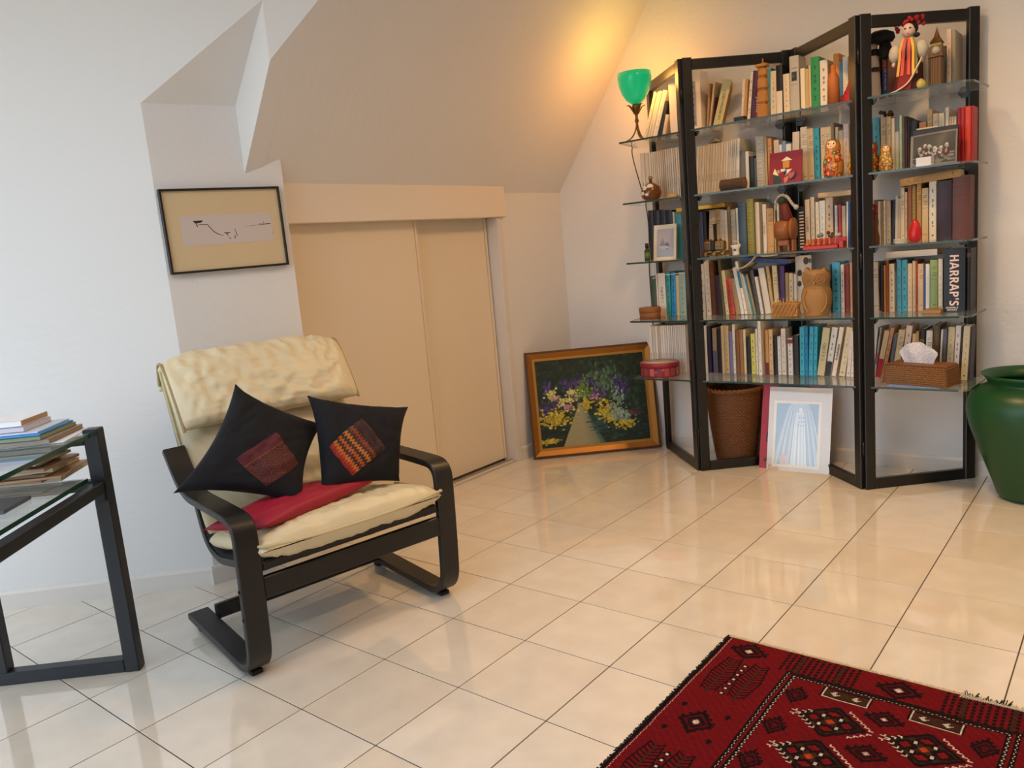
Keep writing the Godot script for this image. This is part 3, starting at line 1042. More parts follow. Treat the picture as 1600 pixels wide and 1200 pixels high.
func ink_image() -> ImageTexture:
	var im := picture(660, 200, "d2c3b8")
	var k := Color("2e2626")
	var V := func(x: float, y: float, r: float) -> Vector3: return Vector3((x - 345.0) * 0.70, (y - 425.0) * 0.645, r)
	stroke(im, [V.call(480, 487, 4), V.call(520, 492, 8), V.call(560, 486, 5)], k)
	stroke(im, [V.call(490, 500, 4), V.call(545, 496, 4)], k)
	stroke(im, [V.call(502, 508, 3.5), V.call(508, 540, 3)], k)
	stroke(im, [V.call(520, 522, 2), V.call(570, 521, 2.4), V.call(612, 525, 2.2), V.call(634, 560, 2), V.call(665, 600, 2), V.call(700, 628, 2.4), V.call(735, 643, 1.8), V.call(760, 650, 0.8)], k)
	stroke(im, [V.call(772, 622, 2.5), V.call(800, 625, 4), V.call(828, 622, 2.5)], k)
	stroke(im, [V.call(795, 635, 3), V.call(806, 655, 1.6)], k)
	stroke(im, [V.call(815, 676, 2), V.call(828, 688, 2.4)], k)
	stroke(im, [V.call(874, 682, 3), V.call(878, 655, 1.8)], k)
	stroke(im, [V.call(885, 580, 1.4), V.call(893, 630, 2.6), V.call(904, 668, 1.4)], k)
	stroke(im, [V.call(1000, 566, 0.7), V.call(1100, 560, 1.2), V.call(1180, 553, 2.0), V.call(1270, 549, 3.0)], k)
	stroke(im, [V.call(1150, 546, 1), V.call(1175, 540, 1.2), V.call(1195, 545, 1)], k)
	stroke(im, [V.call(1200, 527, 2), V.call(1204, 540, 1)], k)
	stroke(im, [V.call(1284, 645, 1.2), V.call(1284, 662, 1.2)], k)
	return ImageTexture.create_from_image(im)

func dab(im: Image, x: float, y: float, w: float, h: float, c: Color):
	for j in range(int(-h), int(h) + 1):
		var k := w * sqrt(maxf(0.0, 1.0 - pow(j / (h + 0.5), 2.0)))
		im.fill_rect(Rect2i(int(x - k), int(y) + j, int(2 * k), 1), c)

func garden_image() -> ImageTexture:
	var W := 420
	var H := 330
	var im := picture(W, H, "18261a")
	var g := RandomNumberGenerator.new()
	g.seed = 5
	var spray := func(n: int, x: float, y: float, sx: float, sy: float, w: float, h: float, hues: Array):
		for k in n:
			var c := Color(hues[g.randi() % hues.size()])
			var v := g.randf_range(-0.05, 0.05)
			dab(im, g.randfn(x, sx), g.randfn(y, sy), w * g.randf_range(0.5, 1.2), h * g.randf_range(0.5, 1.2), Color(c.r + v, c.g + v, c.b + v))
	spray.call(700, 210, 60, 140, 45, 9, 6, ["1a2c18", "22341c", "14201a", "2c3d1e", "182a20", "1d2f1f"])
	spray.call(300, 320, 130, 70, 50, 8, 9, ["1a3024", "203a28", "14241c", "28462e"])
	spray.call(160, 270, 100, 30, 24, 5, 9, ["3d5a48", "4e6b55", "33503c", "5d7a60"])
	spray.call(500, 260, 260, 110, 26, 12, 5, ["143430", "1b3f38", "102620", "0f2c30"])
	spray.call(240, 70, 170, 45, 30, 7, 6, ["1e3420", "2b4522", "3a5528", "16281c"])
	# the path
	for y in range(170, 330):
		var t := (y - 170.0) / 160.0
		var l := lerpf(158.0, 84.0, t)
		var r := lerpf(178.0, 250.0, pow(t, 1.2))
		for x in range(int(l), int(r)):
			var q := float(x - l) / maxf(1.0, r - l)
			var c := Color("9d9672").lerp(Color("6d7a62"), clampf((q - 0.5) * 2.0, 0, 1)).lerp(Color("2a4a48"), clampf((q - 0.82) * 5.0, 0, 1))
			var n := 0.06 * sin(y * 1.3 + sin(x * 0.11) * 3.0) + g.randf_range(-0.03, 0.03)
			im.set_pixel(clampi(x, 0, W - 1), y, Color(c.r + n, c.g + n, c.b + n))
	spray.call(70, 235, 250, 20, 22, 12, 2, ["23484c", "2d5a58", "1a3a3e"])
	# flowers
	var purple := ["3a2a68", "4c3680", "2d2052", "5a4a8c"]
	for q in [[40, 105, 9, 14], [118, 100, 14, 16], [160, 98, 14, 13], [320, 118, 16, 22], [335, 130, 10, 14], [210, 100, 9, 8], [240, 140, 14, 12], [60, 178, 22, 10], [20, 190, 10, 12]]:
		spray.call(46, q[0], q[1], q[2], q[3], 4, 6, purple)
	for q in [[65, 145, 12, 6], [150, 145, 14, 8], [215, 150, 14, 6], [120, 182, 12, 6], [165, 128, 9, 8]]:
		spray.call(36, q[0], q[1], q[2], q[3], 4, 4, ["a0708c", "b58aa0", "8a5a78", "c4a0a4"])
	for q in [[55, 128, 12, 8], [105, 158, 18, 8], [165, 130, 12, 10], [130, 128, 8, 6]]:
		spray.call(44, q[0], q[1], q[2], q[3], 5, 4, ["c4bc6c", "d0c884", "aeb060", "dcd6a0"])
	spray.call(90, 185, 130, 20, 22, 5, 6, ["5a7a34", "6e8c40", "48682c"])
	for q in [[60, 212, 34, 17], [58, 232, 30, 10], [258, 205, 22, 20], [330, 262, 18, 9], [184, 178, 5, 8], [30, 305, 16, 4], [275, 235, 12, 10]]:
		spray.call(100, q[0], q[1], q[2], q[3], 6, 4, ["b09c1e", "c4b02c", "9a8a1a", "d2c24a", "a89420"])
	for q in [[300, 215, 16, 16], [325, 232, 20, 12], [310, 170, 14, 24]]:
		spray.call(46, q[0], q[1], q[2], q[3], 5, 6, ["7e988a", "94aa9a", "67857a"])
	spray.call(24, 365, 222, 14, 5, 6, 3, ["5a2c2c", "6c3434"])
	return ImageTexture.create_from_image(im)

func poster_image() -> ImageTexture:
	var W := 240
	var H := 340
	var im := picture(W, H, "c2b39a")
	im.fill_rect(Rect2i(20, 56, 182, 268), Color("dfcfa8"))
	im.fill_rect(Rect2i(30, 66, 162, 248), Color("6f8a9e"))
	for y in range(66, 314):
		for x in range(30, 192):
			var t := (y - 66.0) / 248.0
			var u := (x - 118.0) / (30.0 + 62.0 * pow(t, 0.7))
			var k := sin(u * 26.0) * 0.5 + sin(u * 61.0) * 0.3
			var c := Color("6d8ba6").lerp(Color("7d8f86"), clampf(1.2 * t - 0.3 + absf(u + 0.7) * -0.5, 0, 1))
			if absf(u) < 1.05:
				c = c.lerp(Color("d9e6ee"), clampf(0.42 + 0.5 * k, 0, 1))
			if absf(u - 0.05) < 0.34 and t > 0.14:
				c = c.lerp(Color("e8eef0"), clampf(0.55 + 0.35 * sin(u * 40.0), 0, 1))
			im.set_pixel(x, y, c)
	dab(im, 124, 92, 7, 10, Color("e6d6cc"))
	dab(im, 128, 130, 14, 22, Color("c6d2e2"))
	for k in 9:
		dab(im, 128 + (k % 3 - 1) * 9, 122 + (k / 3) * 16, 3, 4, Color("8c9fc4"))
	dab(im, 66, 292, 20, 16, Color("caa79c"))
	im.fill_rect(Rect2i(6, 318, 14, 22), Color("b08a48"))
	im.fill_rect(Rect2i(6, 326, 40, 14), Color("b8945a"))
	return ImageTexture.create_from_image(im)

func red_poster_image() -> ImageTexture:
	var im := picture(120, 180, "b8394c")
	var k := Color("2a1a26")
	stroke(im, [Vector3(34, 20, 1.5), Vector3(18, 48, 1.5), Vector3(26, 70, 1.5), Vector3(40, 74, 1.5)], k)
	for y in range(24, 72):
		im.fill_rect(Rect2i(26, y, 30, 1), Color("d6c8b8"))
	dab(im, 26, 112, 14, 20, Color("7d6c9c"))
	stroke(im, [Vector3(14, 104, 1), Vector3(12, 122, 1), Vector3(24, 134, 1)], k)
	dab(im, 20, 140, 7, 6, Color("3a5a4c"))
	stroke(im, [Vector3(10, 164, 2), Vector3(24, 156, 2.5), Vector3(34, 168, 2)], Color("30403c"))
	im.fill_rect(Rect2i(30, 2, 60, 6), Color("24303e"))
	return ImageTexture.create_from_image(im)

# a picture plate: lies in x/y, faces +z, texture over its whole face
func face(w: float, h: float) -> ArrayMesh:
	var st := st_new()
	add_grid(st, [PackedVector3Array([Vector3(0, h, 0), Vector3(w, h, 0)]), PackedVector3Array([Vector3(0, 0, 0), Vector3(w, 0, 0)])], false, false, 0, true)
	return done(st)

func build_pictures():
	# ink drawing on the pier
	var o := thing("framed_drawing", "thin black frame with ink landscape drawing on tan mat hung on the white pier", "picture")
	var xd := Vector3(0.97437, 0, 0.22495)
	var zd := Vector3(-0.22495, 0, 0.97437)
	var up := Vector3.UP.rotated(zd, deg_to_rad(0.3))
	o.transform = Transform3D(Basis(up.cross(zd), up, zd), Vector3(0.660, 1.189, -0.437) + xd * 0.008 + zd * 0.002)
	var W := 0.446
	var H := 0.303
	var black := pm("171210", 0.4)
	for q in [[W * 0.5, 0.004, W, 0.008], [W * 0.5, H - 0.004, W, 0.008]]:
		put("frame_rail", box(q[2], q[3], 0.022, 0.001), black, o, at(q[0], q[1], 0.011))
	for x in [0.004, W - 0.004]:
		put("frame_rail", box(0.008, H - 0.016, 0.022, 0.001), black, o, at(x, H * 0.5, 0.011))
	put("mat_board", box(W - 0.014, H - 0.014, 0.006, 0.0005), relief(pm("d8c096", 0.85), 0.1, 0.2, 3.0), o, at(W * 0.5, H * 0.5, 0.010))
	put("ink_drawing", face(W * 0.765, H * 0.355), pm("ffffff", 0.85, 0.0, ink_image()), o, at(W * 0.133, H * 0.325, 0.0136))
	# oil painting in the corner
	var p := thing("painting", "gilt framed oil painting of a flower garden path leaning in the corner", "painting")
	var a := Vector3(2.588, 0, -0.352)
	var b := Vector3(3.062, 0, 0.172)
	var px := (b - a).normalized()
	var tilt := deg_to_rad(10.0)
	var pn := Vector3(-px.z, 0, px.x)
	if pn.x > 0:
		pn = -pn
	var pu := Vector3.UP * cos(tilt) - pn * sin(tilt)
	p.transform = Transform3D(Basis(px, pu, px.cross(pu)), a)
	W = a.distance_to(b) + 0.022
	H = 0.603
	var gilt := relief(pm("a06a26", 0.42, 0.55), 0.12, 0.6, 8.0)
	var gilt2 := pm("c08a3e", 0.38, 0.6)
	var wood := pm("5a3418", 0.5)
	# mitred mouldings: outer brown lip, gilt hollow, inner bead
	for side in 4:
		var l: float = W if side % 2 == 0 else H
		for q in [[0.000, 0.012, 0.000, 0.026, wood, "frame_lip"], [0.012, 0.040, 0.000, 0.022, gilt, "frame_moulding"], [0.040, 0.054, 0.000, 0.016, gilt2, "frame_bead"]]:
			var z1: float = q[3]
			var z2: float = q[3] + (0.008 if q[5] == "frame_moulding" else 0.0)
			var poly := PackedVector3Array([Vector3(q[0], q[0], z1), Vector3(l - q[0], q[0], z1), Vector3(l - q[1], q[1], z2), Vector3(q[1], q[1], z2)])
			if q[5] == "frame_moulding":
				poly = PackedVector3Array([Vector3(q[0], q[0], z2), Vector3(l - q[0], q[0], z2), Vector3(l - q[1], q[1], 0.017), Vector3(q[1], q[1], 0.017)])
			var xf: Transform3D = [Transform3D(Basis(), Vector3.ZERO), Transform3D(Basis(Vector3(0, 0, 1), PI / 2), Vector3(W, 0, 0)), Transform3D(Basis(Vector3(0, 0, 1), PI), Vector3(W, H, 0)), Transform3D(Basis(Vector3(0, 0, 1), -PI / 2), Vector3(0, H, 0))][side]
			put(q[5], slab(poly, Vector3(0, 0, -0.016)), q[4], p, xf)
	var oil := pm("ffffff", 0.42, 0.0, garden_image()).duplicate()
	put("canvas", face(W - 0.104, H - 0.104), oil, p, at(0.052, 0.052, 0.010))
	put("canvas_back", box(W - 0.08, H - 0.08, 0.008), wood, p, at(W * 0.5, H * 0.5, 0.0))
	for q in [Vector3(W - 0.028, H - 0.030, 0.026), Vector3(0.026, H - 0.04, 0.026), Vector3(W * 0.56, 0.028, 0.026)]:
		put("chipped_spot", ball(Vector3(0.003, 0.002, 0.002), Vector3.ZERO, 6), pm("e2dccf", 0.8), p, at(q.x, q.y, q.z - 0.004))

func leaning(o: Node3D, a: Vector3, b: Vector3, tilt: float):
	var x := (b - a).normalized()
	var n := Vector3(-x.z, 0, x.x)
	if n.x > 0:
		n = -n
	var u := Vector3.UP * cos(tilt) - n * sin(tilt)
	o.transform = Transform3D(Basis(x, u, x.cross(u)), a)

# ---- things on the floor ------------------------------------------------------------------
func wicker(rows: int, seg: int, r0: float, r1: float, h: float, bump: float) -> ArrayMesh:
	var out := []
	for i in rows * 4 + 1:
		var v := float(i) / (rows * 4)
		var r := PackedVector3Array()
		for j in seg:
			var t := TAU * j / seg
			var w := sin(v * rows * TAU) * 0.55 + sin(v * rows * PI + (0.0 if j % 4 < 2 else PI)) * 0.6
			var q := lerpf(r0, r1, pow(v, 0.8)) + bump * w
			r.append(Vector3(q * cos(t), v * h, q * sin(t)))
		out.append(r)
	return grid(out, true)

func build_floor_things():
	var o := thing("wicker_basket", "tall brown woven wicker waste basket under the glass shelves", "basket", "", Vector3(2.966, 0, 0.690))
	var cane := relief(pm("74451c", 0.5), 0.15, 0.8, 10.0)
	put("basket_wall", wicker(40, 168, 0.092, 0.141, 0.385, 0.0042), cane, o)
	var inner := []
	for v in [0.004, 0.38]:
		var r := PackedVector3Array()
		for j in 64:
			var q := lerpf(0.086, 0.134, pow(v / 0.385, 0.8))
			r.append(Vector3(q * cos(TAU * j / 64), v, q * sin(TAU * j / 64)))
		inner.append(r)
	put("basket_lining", grid(inner, true, true), pm("4a2c14", 0.8), o)
	put("basket_floor", lathe([Vector2(0, 0.002), Vector2(0.088, 0.002), Vector2(0.088, 0.008), Vector2(0, 0.008)]), cane, o)
	for k in 2:
		var rim := PackedVector3Array()
		for j in 121:
			var t := TAU * j / 120.0
			var w := 18.0 * t + k * PI
			var q := 0.141 + 0.006 * cos(w)
			rim.append(Vector3(q * cos(t), 0.387 + 0.006 * sin(w), q * sin(t)))
		put("rim_strand", tube(rim, 0.0065, 8), pm("7a4a20", 0.5), o)
	var p := thing("poster", "pink red illustrated poster board mostly hidden behind the cream poster", "poster")
	leaning(p, Vector3(2.880, 0, 0.845), Vector3(2.899, 0, 1.172), deg_to_rad(15.5))
	put("poster_board", box(0.31, 0.425, 0.004, 0.0005), pm("b03a4a", 0.5), p, at(0.155, 0.2125, -0.0022))
	put("poster_print", face(0.308, 0.423), pm("ffffff", 0.5, 0.0, red_poster_image()), p, at(0.001, 0.001, 0.0004))
	var c := thing("poster", "cream poster of blue white curtains in clear plastic leaning under the bookcase", "poster")
	leaning(c, Vector3(2.864, 0, 0.889), Vector3(2.884, 0, 1.18), deg_to_rad(15.0))
	put("poster_board", box(0.296, 0.410, 0.003, 0.0005), pm("d5c8b4", 0.5), c, at(0.148, 0.205, -0.0016))
	var gl := pm("ffffff", 0.16, 0.0, poster_image()).duplicate()
	gl.metallic_specular = 0.7
	gl.clearcoat_enabled = true
	gl.clearcoat = 1.0
	gl.clearcoat_roughness = 0.08
	put("poster_print", face(0.296, 0.410), gl, c, at(0, 0, 0.0003))
	# large green jar
	var v := thing("floor_vase", "large frosted dark green glass jar vase at the right edge beside bookcase", "vase", "", Vector3(2.865, 0, 1.985))
	var gm := StandardMaterial3D.new()
	gm.albedo_color = Color("124a22")
	gm.roughness = 0.38
	gm.backlight_enabled = true
	gm.backlight = Color("1d5a2c")
	var prof := [Vector2(0, 0.002), Vector2(0.10, 0.002), Vector2(0.115, 0.006), Vector2(0.125, 0.02), Vector2(0.142, 0.07), Vector2(0.172, 0.15), Vector2(0.205, 0.235), Vector2(0.230, 0.31), Vector2(0.243, 0.37), Vector2(0.243, 0.405), Vector2(0.232, 0.44), Vector2(0.205, 0.468), Vector2(0.175, 0.483), Vector2(0.162, 0.491), Vector2(0.163, 0.499), Vector2(0.176, 0.518), Vector2(0.189, 0.533), Vector2(0.186, 0.534), Vector2(0.170, 0.520), Vector2(0.156, 0.500), Vector2(0.155, 0.490), Vector2(0.170, 0.475), Vector2(0.226, 0.436), Vector2(0.237, 0.39), Vector2(0.224, 0.31), Vector2(0.166, 0.15), Vector2(0.118, 0.02), Vector2(0, 0.012)]
	put("vase_body", lathe(prof, 72, Transform3D(Basis.from_scale(Vector3(0.95, 0.97, 0.95)), Vector3.ZERO)), gm, v)

# ---- things on the shelves ---------------------------------------------------------------
func sy(s: int) -> float:
	return SHELVES[s - 1] + 0.0006

func flat_book(label: String, s: int, x: float, up: float, z: float, t: float, l: float, d: float, hex: String, roll := 0.0, kind := 0, turn := 0.0) -> Node3D:
	var o := thing("book", label, "book", "books lying flat on the shelved rows")
	o.transform = Transform3D(Basis(Vector3.UP, deg_to_rad(turn)) * Basis(Vector3.RIGHT, deg_to_rad(roll)) * Basis(Vector3.RIGHT, Vector3.FORWARD, Vector3.UP), Vector3(x, sy(s) + up, z))
	volume(o, t, l, d, hex, kind)
	return o

func build_shelf_things():
	build_glass_lamp()
	build_top_shelf()
	build_fourth_shelf()
	build_third_shelf()
	build_lower_shelves()

func build_glass_lamp():
	var o := thing("table_lamp", "small bronze lamp with glowing green glass tulip shade at the top shelf end", "lamp", "", Vector3(2.83, sy(5), 0.298))
	o.scale = Vector3(1.1, 1.03, 1.1)
	var bronze := pm("7a5a2a", 0.4, 0.8)
	for k in 3:
		var a := TAU * k / 3.0 + 2.3
		var d := Vector3(cos(a), 0, sin(a))
		put("leaf_foot", sweep(curve(PackedVector3Array([d * 0.070 + Vector3(0, 0.004, 0), d * 0.055 + Vector3(0, 0.007, 0), d * 0.028 + Vector3(0, 0.022, 0), d * 0.010 + Vector3(0, 0.050, 0), Vector3(0, 0.085, 0)])), rect(0.010, 0.005, 0.001)), bronze, o)
	put("stem", lathe([Vector2(0, 0.06), Vector2(0.008, 0.065), Vector2(0.005, 0.085), Vector2(0.010, 0.098), Vector2(0.006, 0.112), Vector2(0.007, 0.135), Vector2(0.014, 0.152), Vector2(0.02, 0.165), Vector2(0.016, 0.176), Vector2(0, 0.178)], 16), bronze, o)
	for k in 4:
		var a := TAU * k / 4.0 + 0.5
		var d := Vector3(cos(a), 0, sin(a))
		put("leaf", sweep(curve(PackedVector3Array([d * 0.008 + Vector3(0, 0.130, 0), d * 0.020 + Vector3(0, 0.150, 0), d * 0.034 + Vector3(0, 0.168, 0), d * 0.046 + Vector3(0, 0.170, 0)])), rect(0.012, 0.003, 0.0005)), bronze, o)
	var g := StandardMaterial3D.new()
	g.albedo_color = Color("12a878")
	g.roughness = 0.2
	g.emission_enabled = true
	g.emission = Color(0.0, 0.62, 0.38)
	g.emission_energy_multiplier = 1.25
	put("lamp_shade", lathe([Vector2(0, 0.176), Vector2(0.020, 0.178), Vector2(0.042, 0.196), Vector2(0.060, 0.226), Vector2(0.072, 0.262), Vector2(0.077, 0.298), Vector2(0.075, 0.322), Vector2(0.072, 0.322), Vector2(0.074, 0.298), Vector2(0.069, 0.262), Vector2(0.057, 0.228), Vector2(0.040, 0.200), Vector2(0, 0.184)], 40), g, o)
	var b := StandardMaterial3D.new()
	b.albedo_color = Color("fff0d0")
	b.emission_enabled = true
	b.emission = Color(1.0, 0.75, 0.42)
	b.emission_energy_multiplier = 3.0
	put("light_bulb", ball(Vector3(0.018, 0.026, 0.018), Vector3(0, 0.235, 0), 12), b, o)
	var l := OmniLight3D.new()
	l.name = "lamp_light"
	l.light_color = Color(1.0, 0.66, 0.30)
	l.light_energy = 0.22
	l.light_size = 0.02
	l.omni_range = 6.0
	l.omni_attenuation = 2.0
	l.shadow_enabled = true
	l.position = Vector3(0, 0.285, 0)
	o.add_child(l)
	var cord := put("lamp_cord", tube(curve(PackedVector3Array([Vector3(2.86, sy(5) + 0.004, 0.262), Vector3(2.95, sy(5) + 0.004, 0.215), Vector3(3.00, sy(5) + 0.004, 0.172), Vector3(3.02, 1.60, 0.155), Vector3(3.105, 1.3, 0.175), Vector3(3.108, 1.0, 0.165), Vector3(3.105, 0.8, 0.170), Vector3(3.109, 0.45, 0.16), Vector3(3.105, 0.08, 0.12)]), 8), 0.003, 6), pm("4a3424", 0.6))
	tag(cord, "thin brown lamp cord hanging down the wall left of the bookcase", "cord")

func build_top_shelf():
	var y := sy(5)
	var o := thing("box_file", "tall white box file with blue grey picture panel behind left front post", "box", "", Vector3(2.93, y, 0.425))
	put("case", box(0.09, 0.30, 0.17, 0.001), pm("ece2d4", 0.5), o, at(0.05, 0.15, 0.087))
	put("picture_panel", box(0.001, 0.21, 0.035, 0.0002), pm("8f93a4", 0.5), o, at(0.004, 0.145, 0.128))
	for k in 7:
		put("panel_mark", box(0.001, 0.012, 0.022 - 0.002 * (k % 3), 0.0002), pm("5a6078", 0.5), o, at(0.0034, 0.055 + 0.028 * k, 0.128))
	tag(put("cardboard", box(0.006, 0.295, 0.135, 0.0005), pm("efe4d4", 0.6), null, Transform3D(Basis(), Vector3(3.085, y + 0.1475, 0.885))), "tall white cardboard standing behind the books at the back of the top shelf", "cardboard")
	# carved wooden totem
	o = thing("carved_totem", "rough carved golden brown wood tower before teal book on top shelf", "figurine", "", Vector3(2.84, y, 0.942))
	var oak := relief(pm("a8702e", 0.6), 0.08, 1.0, 14.0)
	var ny := [0.0, 0.065, 0.070, 0.125, 0.130, 0.178, 0.184, 0.222]
	for k in 4:
		var st := st_new()
		var h: float = ny[k * 2 + 1] - ny[k * 2]
		add_box(st, Vector3(0.042 - 0.003 * (k % 2), h, 0.046 - 0.002 * k), Vector3(0.0015 * (k % 2), ny[k * 2] + h * 0.5, 0.001 * k), 0.007, Basis(Vector3.UP, 0.12 * k))
		add_box(st, Vector3(0.028, h + 0.007, 0.030), Vector3(0, ny[k * 2] + h * 0.5, 0), 0.003)
		put("tier", done(st), oak, o)
	put("cap", box(0.046, 0.014, 0.050, 0.003), oak, o, at(0, 0.232, 0.003))
	put("peg", bar(Vector3(0, 0.238, 0.004), Vector3(0, 0.262, 0.005), 0.006, 0.006, Vector3.RIGHT), oak, o)
	tag(put("small_box", box(0.03, 0.030, 0.052, 0.002), pm("1c1a18", 0.5), null, at(2.84, y + 0.015, 0.832)), "small black box lying before the books on the top shelf", "box")
	# obelisk pencil tower
	o = thing("obelisk", "terracotta orange obelisk shaped wooden tower on the top shelf", "figurine", "", Vector3(2.85, y, 1.247))
	var terra := pm("b8672e", 0.6)
	put("shaft", lathe([Vector2(0, 0), Vector2(0.027, 0.0), Vector2(0.024, 0.115), Vector2(0.017, 0.135), Vector2(0.0165, 0.138), Vector2(0.011, 0.142), Vector2(0.010, 0.172), Vector2(0, 0.175)], 6), terra, o)
	# red folded cloth
	var f := FastNoiseLite.new()
	f.seed = 3
	f.frequency = 9.0
	var rows := []
	for i in 25:
		var r := PackedVector3Array()
		for j in 32:
			var v := i / 24.0
			var t := TAU * j / 32.0
			var q := lerpf(0.040, 0.012, pow(v, 0.7)) * (1.0 + 0.35 * f.get_noise_3d(cos(t), v * 1.5, sin(t)))
			r.append(Vector3(q * 0.8 * cos(t), v * 0.115, q * sin(t) + v * 0.03))
		rows.append(r)
	rows.append(PackedVector3Array())
	for j in 32:
		rows[25].append(Vector3(0, 0.115, 0.03))
	tag(put("folded_cloth", grid(rows, true), pm("a8141c", 0.7), null, at(2.86, y, 1.300)), "crumpled bright red cloth beside the right front post on the top shelf", "cloth")
	for k in 5:
		var st := ball(Vector3(0.008, 0.007, 0.010), Vector3(0, 0.0065, 0), 6)
		tag(put("pebble", st, pm(["8a8680", "b8b2aa", "6a625c", "a09890", "7a6a5c"][k], 0.4), null, at(2.80 + 0.006 * (k % 2), y, 1.085 + 0.021 * k)), "%s of the five small grey pebbles before the green book, top shelf" % ["leftmost", "second from left", "middle one", "second from right", "rightmost"][k], "stone", "pebbles below the green book")
	# hatted doll
	o = thing("doll", "doll in white robe with wide black hat right of the right front post", "doll", "", Vector3(2.88, y, 1.400))
	put("robe", lathe([Vector2(0, 0.0), Vector2(0.030, 0.0), Vector2(0.028, 0.05), Vector2(0.024, 0.12), Vector2(0.020, 0.175), Vector2(0.011, 0.185), Vector2(0, 0.187)], 20), pm("e8d8c6", 0.8), o)
	put("hem_band", lathe([Vector2(0.0285, 0.112), Vector2(0.0275, 0.130), Vector2(0.020, 0.131), Vector2(0.020, 0.112)], 20), pm("4a3630", 0.8), o)
	put("head", ball(Vector3(0.018, 0.020, 0.018), Vector3(0, 0.212, 0), 14), pm("d8b8a4", 0.6), o)
	put("scarf", lathe([Vector2(0.021, 0.178), Vector2(0.024, 0.192), Vector2(0.020, 0.203), Vector2(0.012, 0.200)], 18), pm("1c1718", 0.9), o)
	put("hat", lathe([Vector2(0, 0.226), Vector2(0.048, 0.226), Vector2(0.056, 0.238), Vector2(0.052, 0.258), Vector2(0.030, 0.270), Vector2(0, 0.273)], 24), pm("131012", 0.95), o, at(0, 0.0, 0.028))
	put("hat_drape", ball(Vector3(0.022, 0.040, 0.026), Vector3(0, 0.195, 0.046), 12), pm("151214", 0.95), o)
	# folk costume doll
	o = thing("doll", "folk costume doll with red flowers, red and yellow ribbons and lace sleeves", "doll", "", Vector3(2.85, y, 1.543))
	put("skirt", lathe([Vector2(0, 0), Vector2(0.062, 0.0), Vector2(0.058, 0.03), Vector2(0.044, 0.08), Vector2(0.026, 0.13), Vector2(0, 0.132)], 28), pm("4a1a1c", 0.8), o)
	put("bodice", lathe([Vector2(0.022, 0.125), Vector2(0.028, 0.16), Vector2(0.026, 0.195), Vector2(0.010, 0.212), Vector2(0, 0.213)], 20), pm("6a6458", 0.8), o)
	put("apron", sweep(curve(PackedVector3Array([Vector3(-0.030, 0.128, 0.0), Vector3(-0.048, 0.08, 0.0), Vector3(-0.062, 0.03, -0.004), Vector3(-0.066, 0.008, -0.006)])), rect(0.050, 0.003), Vector3(0, 0, 1)), pm("7d1a20", 0.8), o)
	put("lace_hem", sweep(curve(PackedVector3Array([Vector3(-0.040, 0.006, -0.075), Vector3(-0.068, 0.010, -0.03), Vector3(-0.066, 0.035, 0.012), Vector3(-0.050, 0.085, 0.038), Vector3(-0.036, 0.125, 0.055)])), rect(0.012, 0.004), Vector3(-1, 0, 0)), pm("d8ccb4", 0.9), o)
	for q in [[-0.012, "b8161c", 0.012], [-0.024, "d8941c", 0.009], [0.022, "e0a41e", 0.010], [0.008, "c21a1c", 0.011], [0.032, "5a6a2a", 0.007]]:
		var z: float = q[0]
		put("ribbon", sweep(curve(PackedVector3Array([Vector3(-0.022, 0.212, z * 0.6), Vector3(-0.035, 0.17, z), Vector3(-0.042, 0.12, z * 1.1), Vector3(-0.056, 0.065, z * 1.25)])), rect(q[2], 0.002), Vector3(0, 0, 1)), pm(q[1], 0.5), o)
	for s in [-1, 1]:
		put("sleeve", ball(Vector3(0.026, 0.036, 0.026), Vector3(-0.010, 0.160, s * 0.048), 12), relief(pm("c4bcac", 0.9), 0.2, 1.0, 20.0), o)
		put("hand", ball(Vector3(0.008, 0.010, 0.008), Vector3(-0.022, 0.118, s * 0.052), 8), pm("d8bba8", 0.6), o)
		put("flower_spray", flowers(8, Vector3(0.012, 0.020, 0.014), 4 + s), pm("9a1822", 0.8), o, at(0, 0.268, s * 0.040))
	put("head", ball(Vector3(0.025, 0.029, 0.026), Vector3(0, 0.243, 0), 20), pm("dcbcb0", 0.5), o)
	put("hair", ball(Vector3(0.026, 0.028, 0.029), Vector3(0.008, 0.250, 0.004), 18), pm("15100f", 0.6), o)
	put("headdress", flowers(14, Vector3(0.012, 0.010, 0.030), 9), pm("a01a26", 0.8), o, at(0.0, 0.278, 0))
	for s in [-1, 1]:
		put("eye", ball(Vector3(0.002, 0.0035, 0.005), Vector3(-0.0235, 0.248, s * 0.009), 8), pm("1c1a1c", 0.3), o)
	put("mouth", ball(Vector3(0.002, 0.002, 0.003), Vector3(-0.0235, 0.229, 0.0), 8), pm("a8282c", 0.4), o)
	put("neck_bow", ball(Vector3(0.008, 0.010, 0.014), Vector3(-0.012, 0.218, 0.030), 8), pm("14100f", 0.8), o)
	tag(put("ornament_ball", lathe([Vector2(0, 0), Vector2(0.010, 0.002), Vector2(0.019, 0.012), Vector2(0.021, 0.021), Vector2(0.018, 0.032), Vector2(0.009, 0.041), Vector2(0.006, 0.044), Vector2(0, 0.046)], 20), pm("b8aa5c", 0.35), null, at(2.82, y, 1.592)), "small pale yellow green ball at the feet of the costume doll", "ball")
	# bronze clock tower
	o = thing("clock_tower", "bronze brown clock tower figurine with pointed roof on the top shelf", "figurine", "", Vector3(2.86, y, 1.642))
	var br := pm("6a4a2c", 0.45, 0.5)
	put("shaft", box(0.040, 0.120, 0.042, 0.002), br, o, at(0, 0.060, 0))
	for k in 4:
		put("rib", box(0.003, 0.116, 0.004, 0.0005), br, o, at(-0.021, 0.060, -0.015 + 0.010 * k))
	put("cornice", box(0.050, 0.008, 0.052, 0.001), br, o, at(0, 0.124, 0))
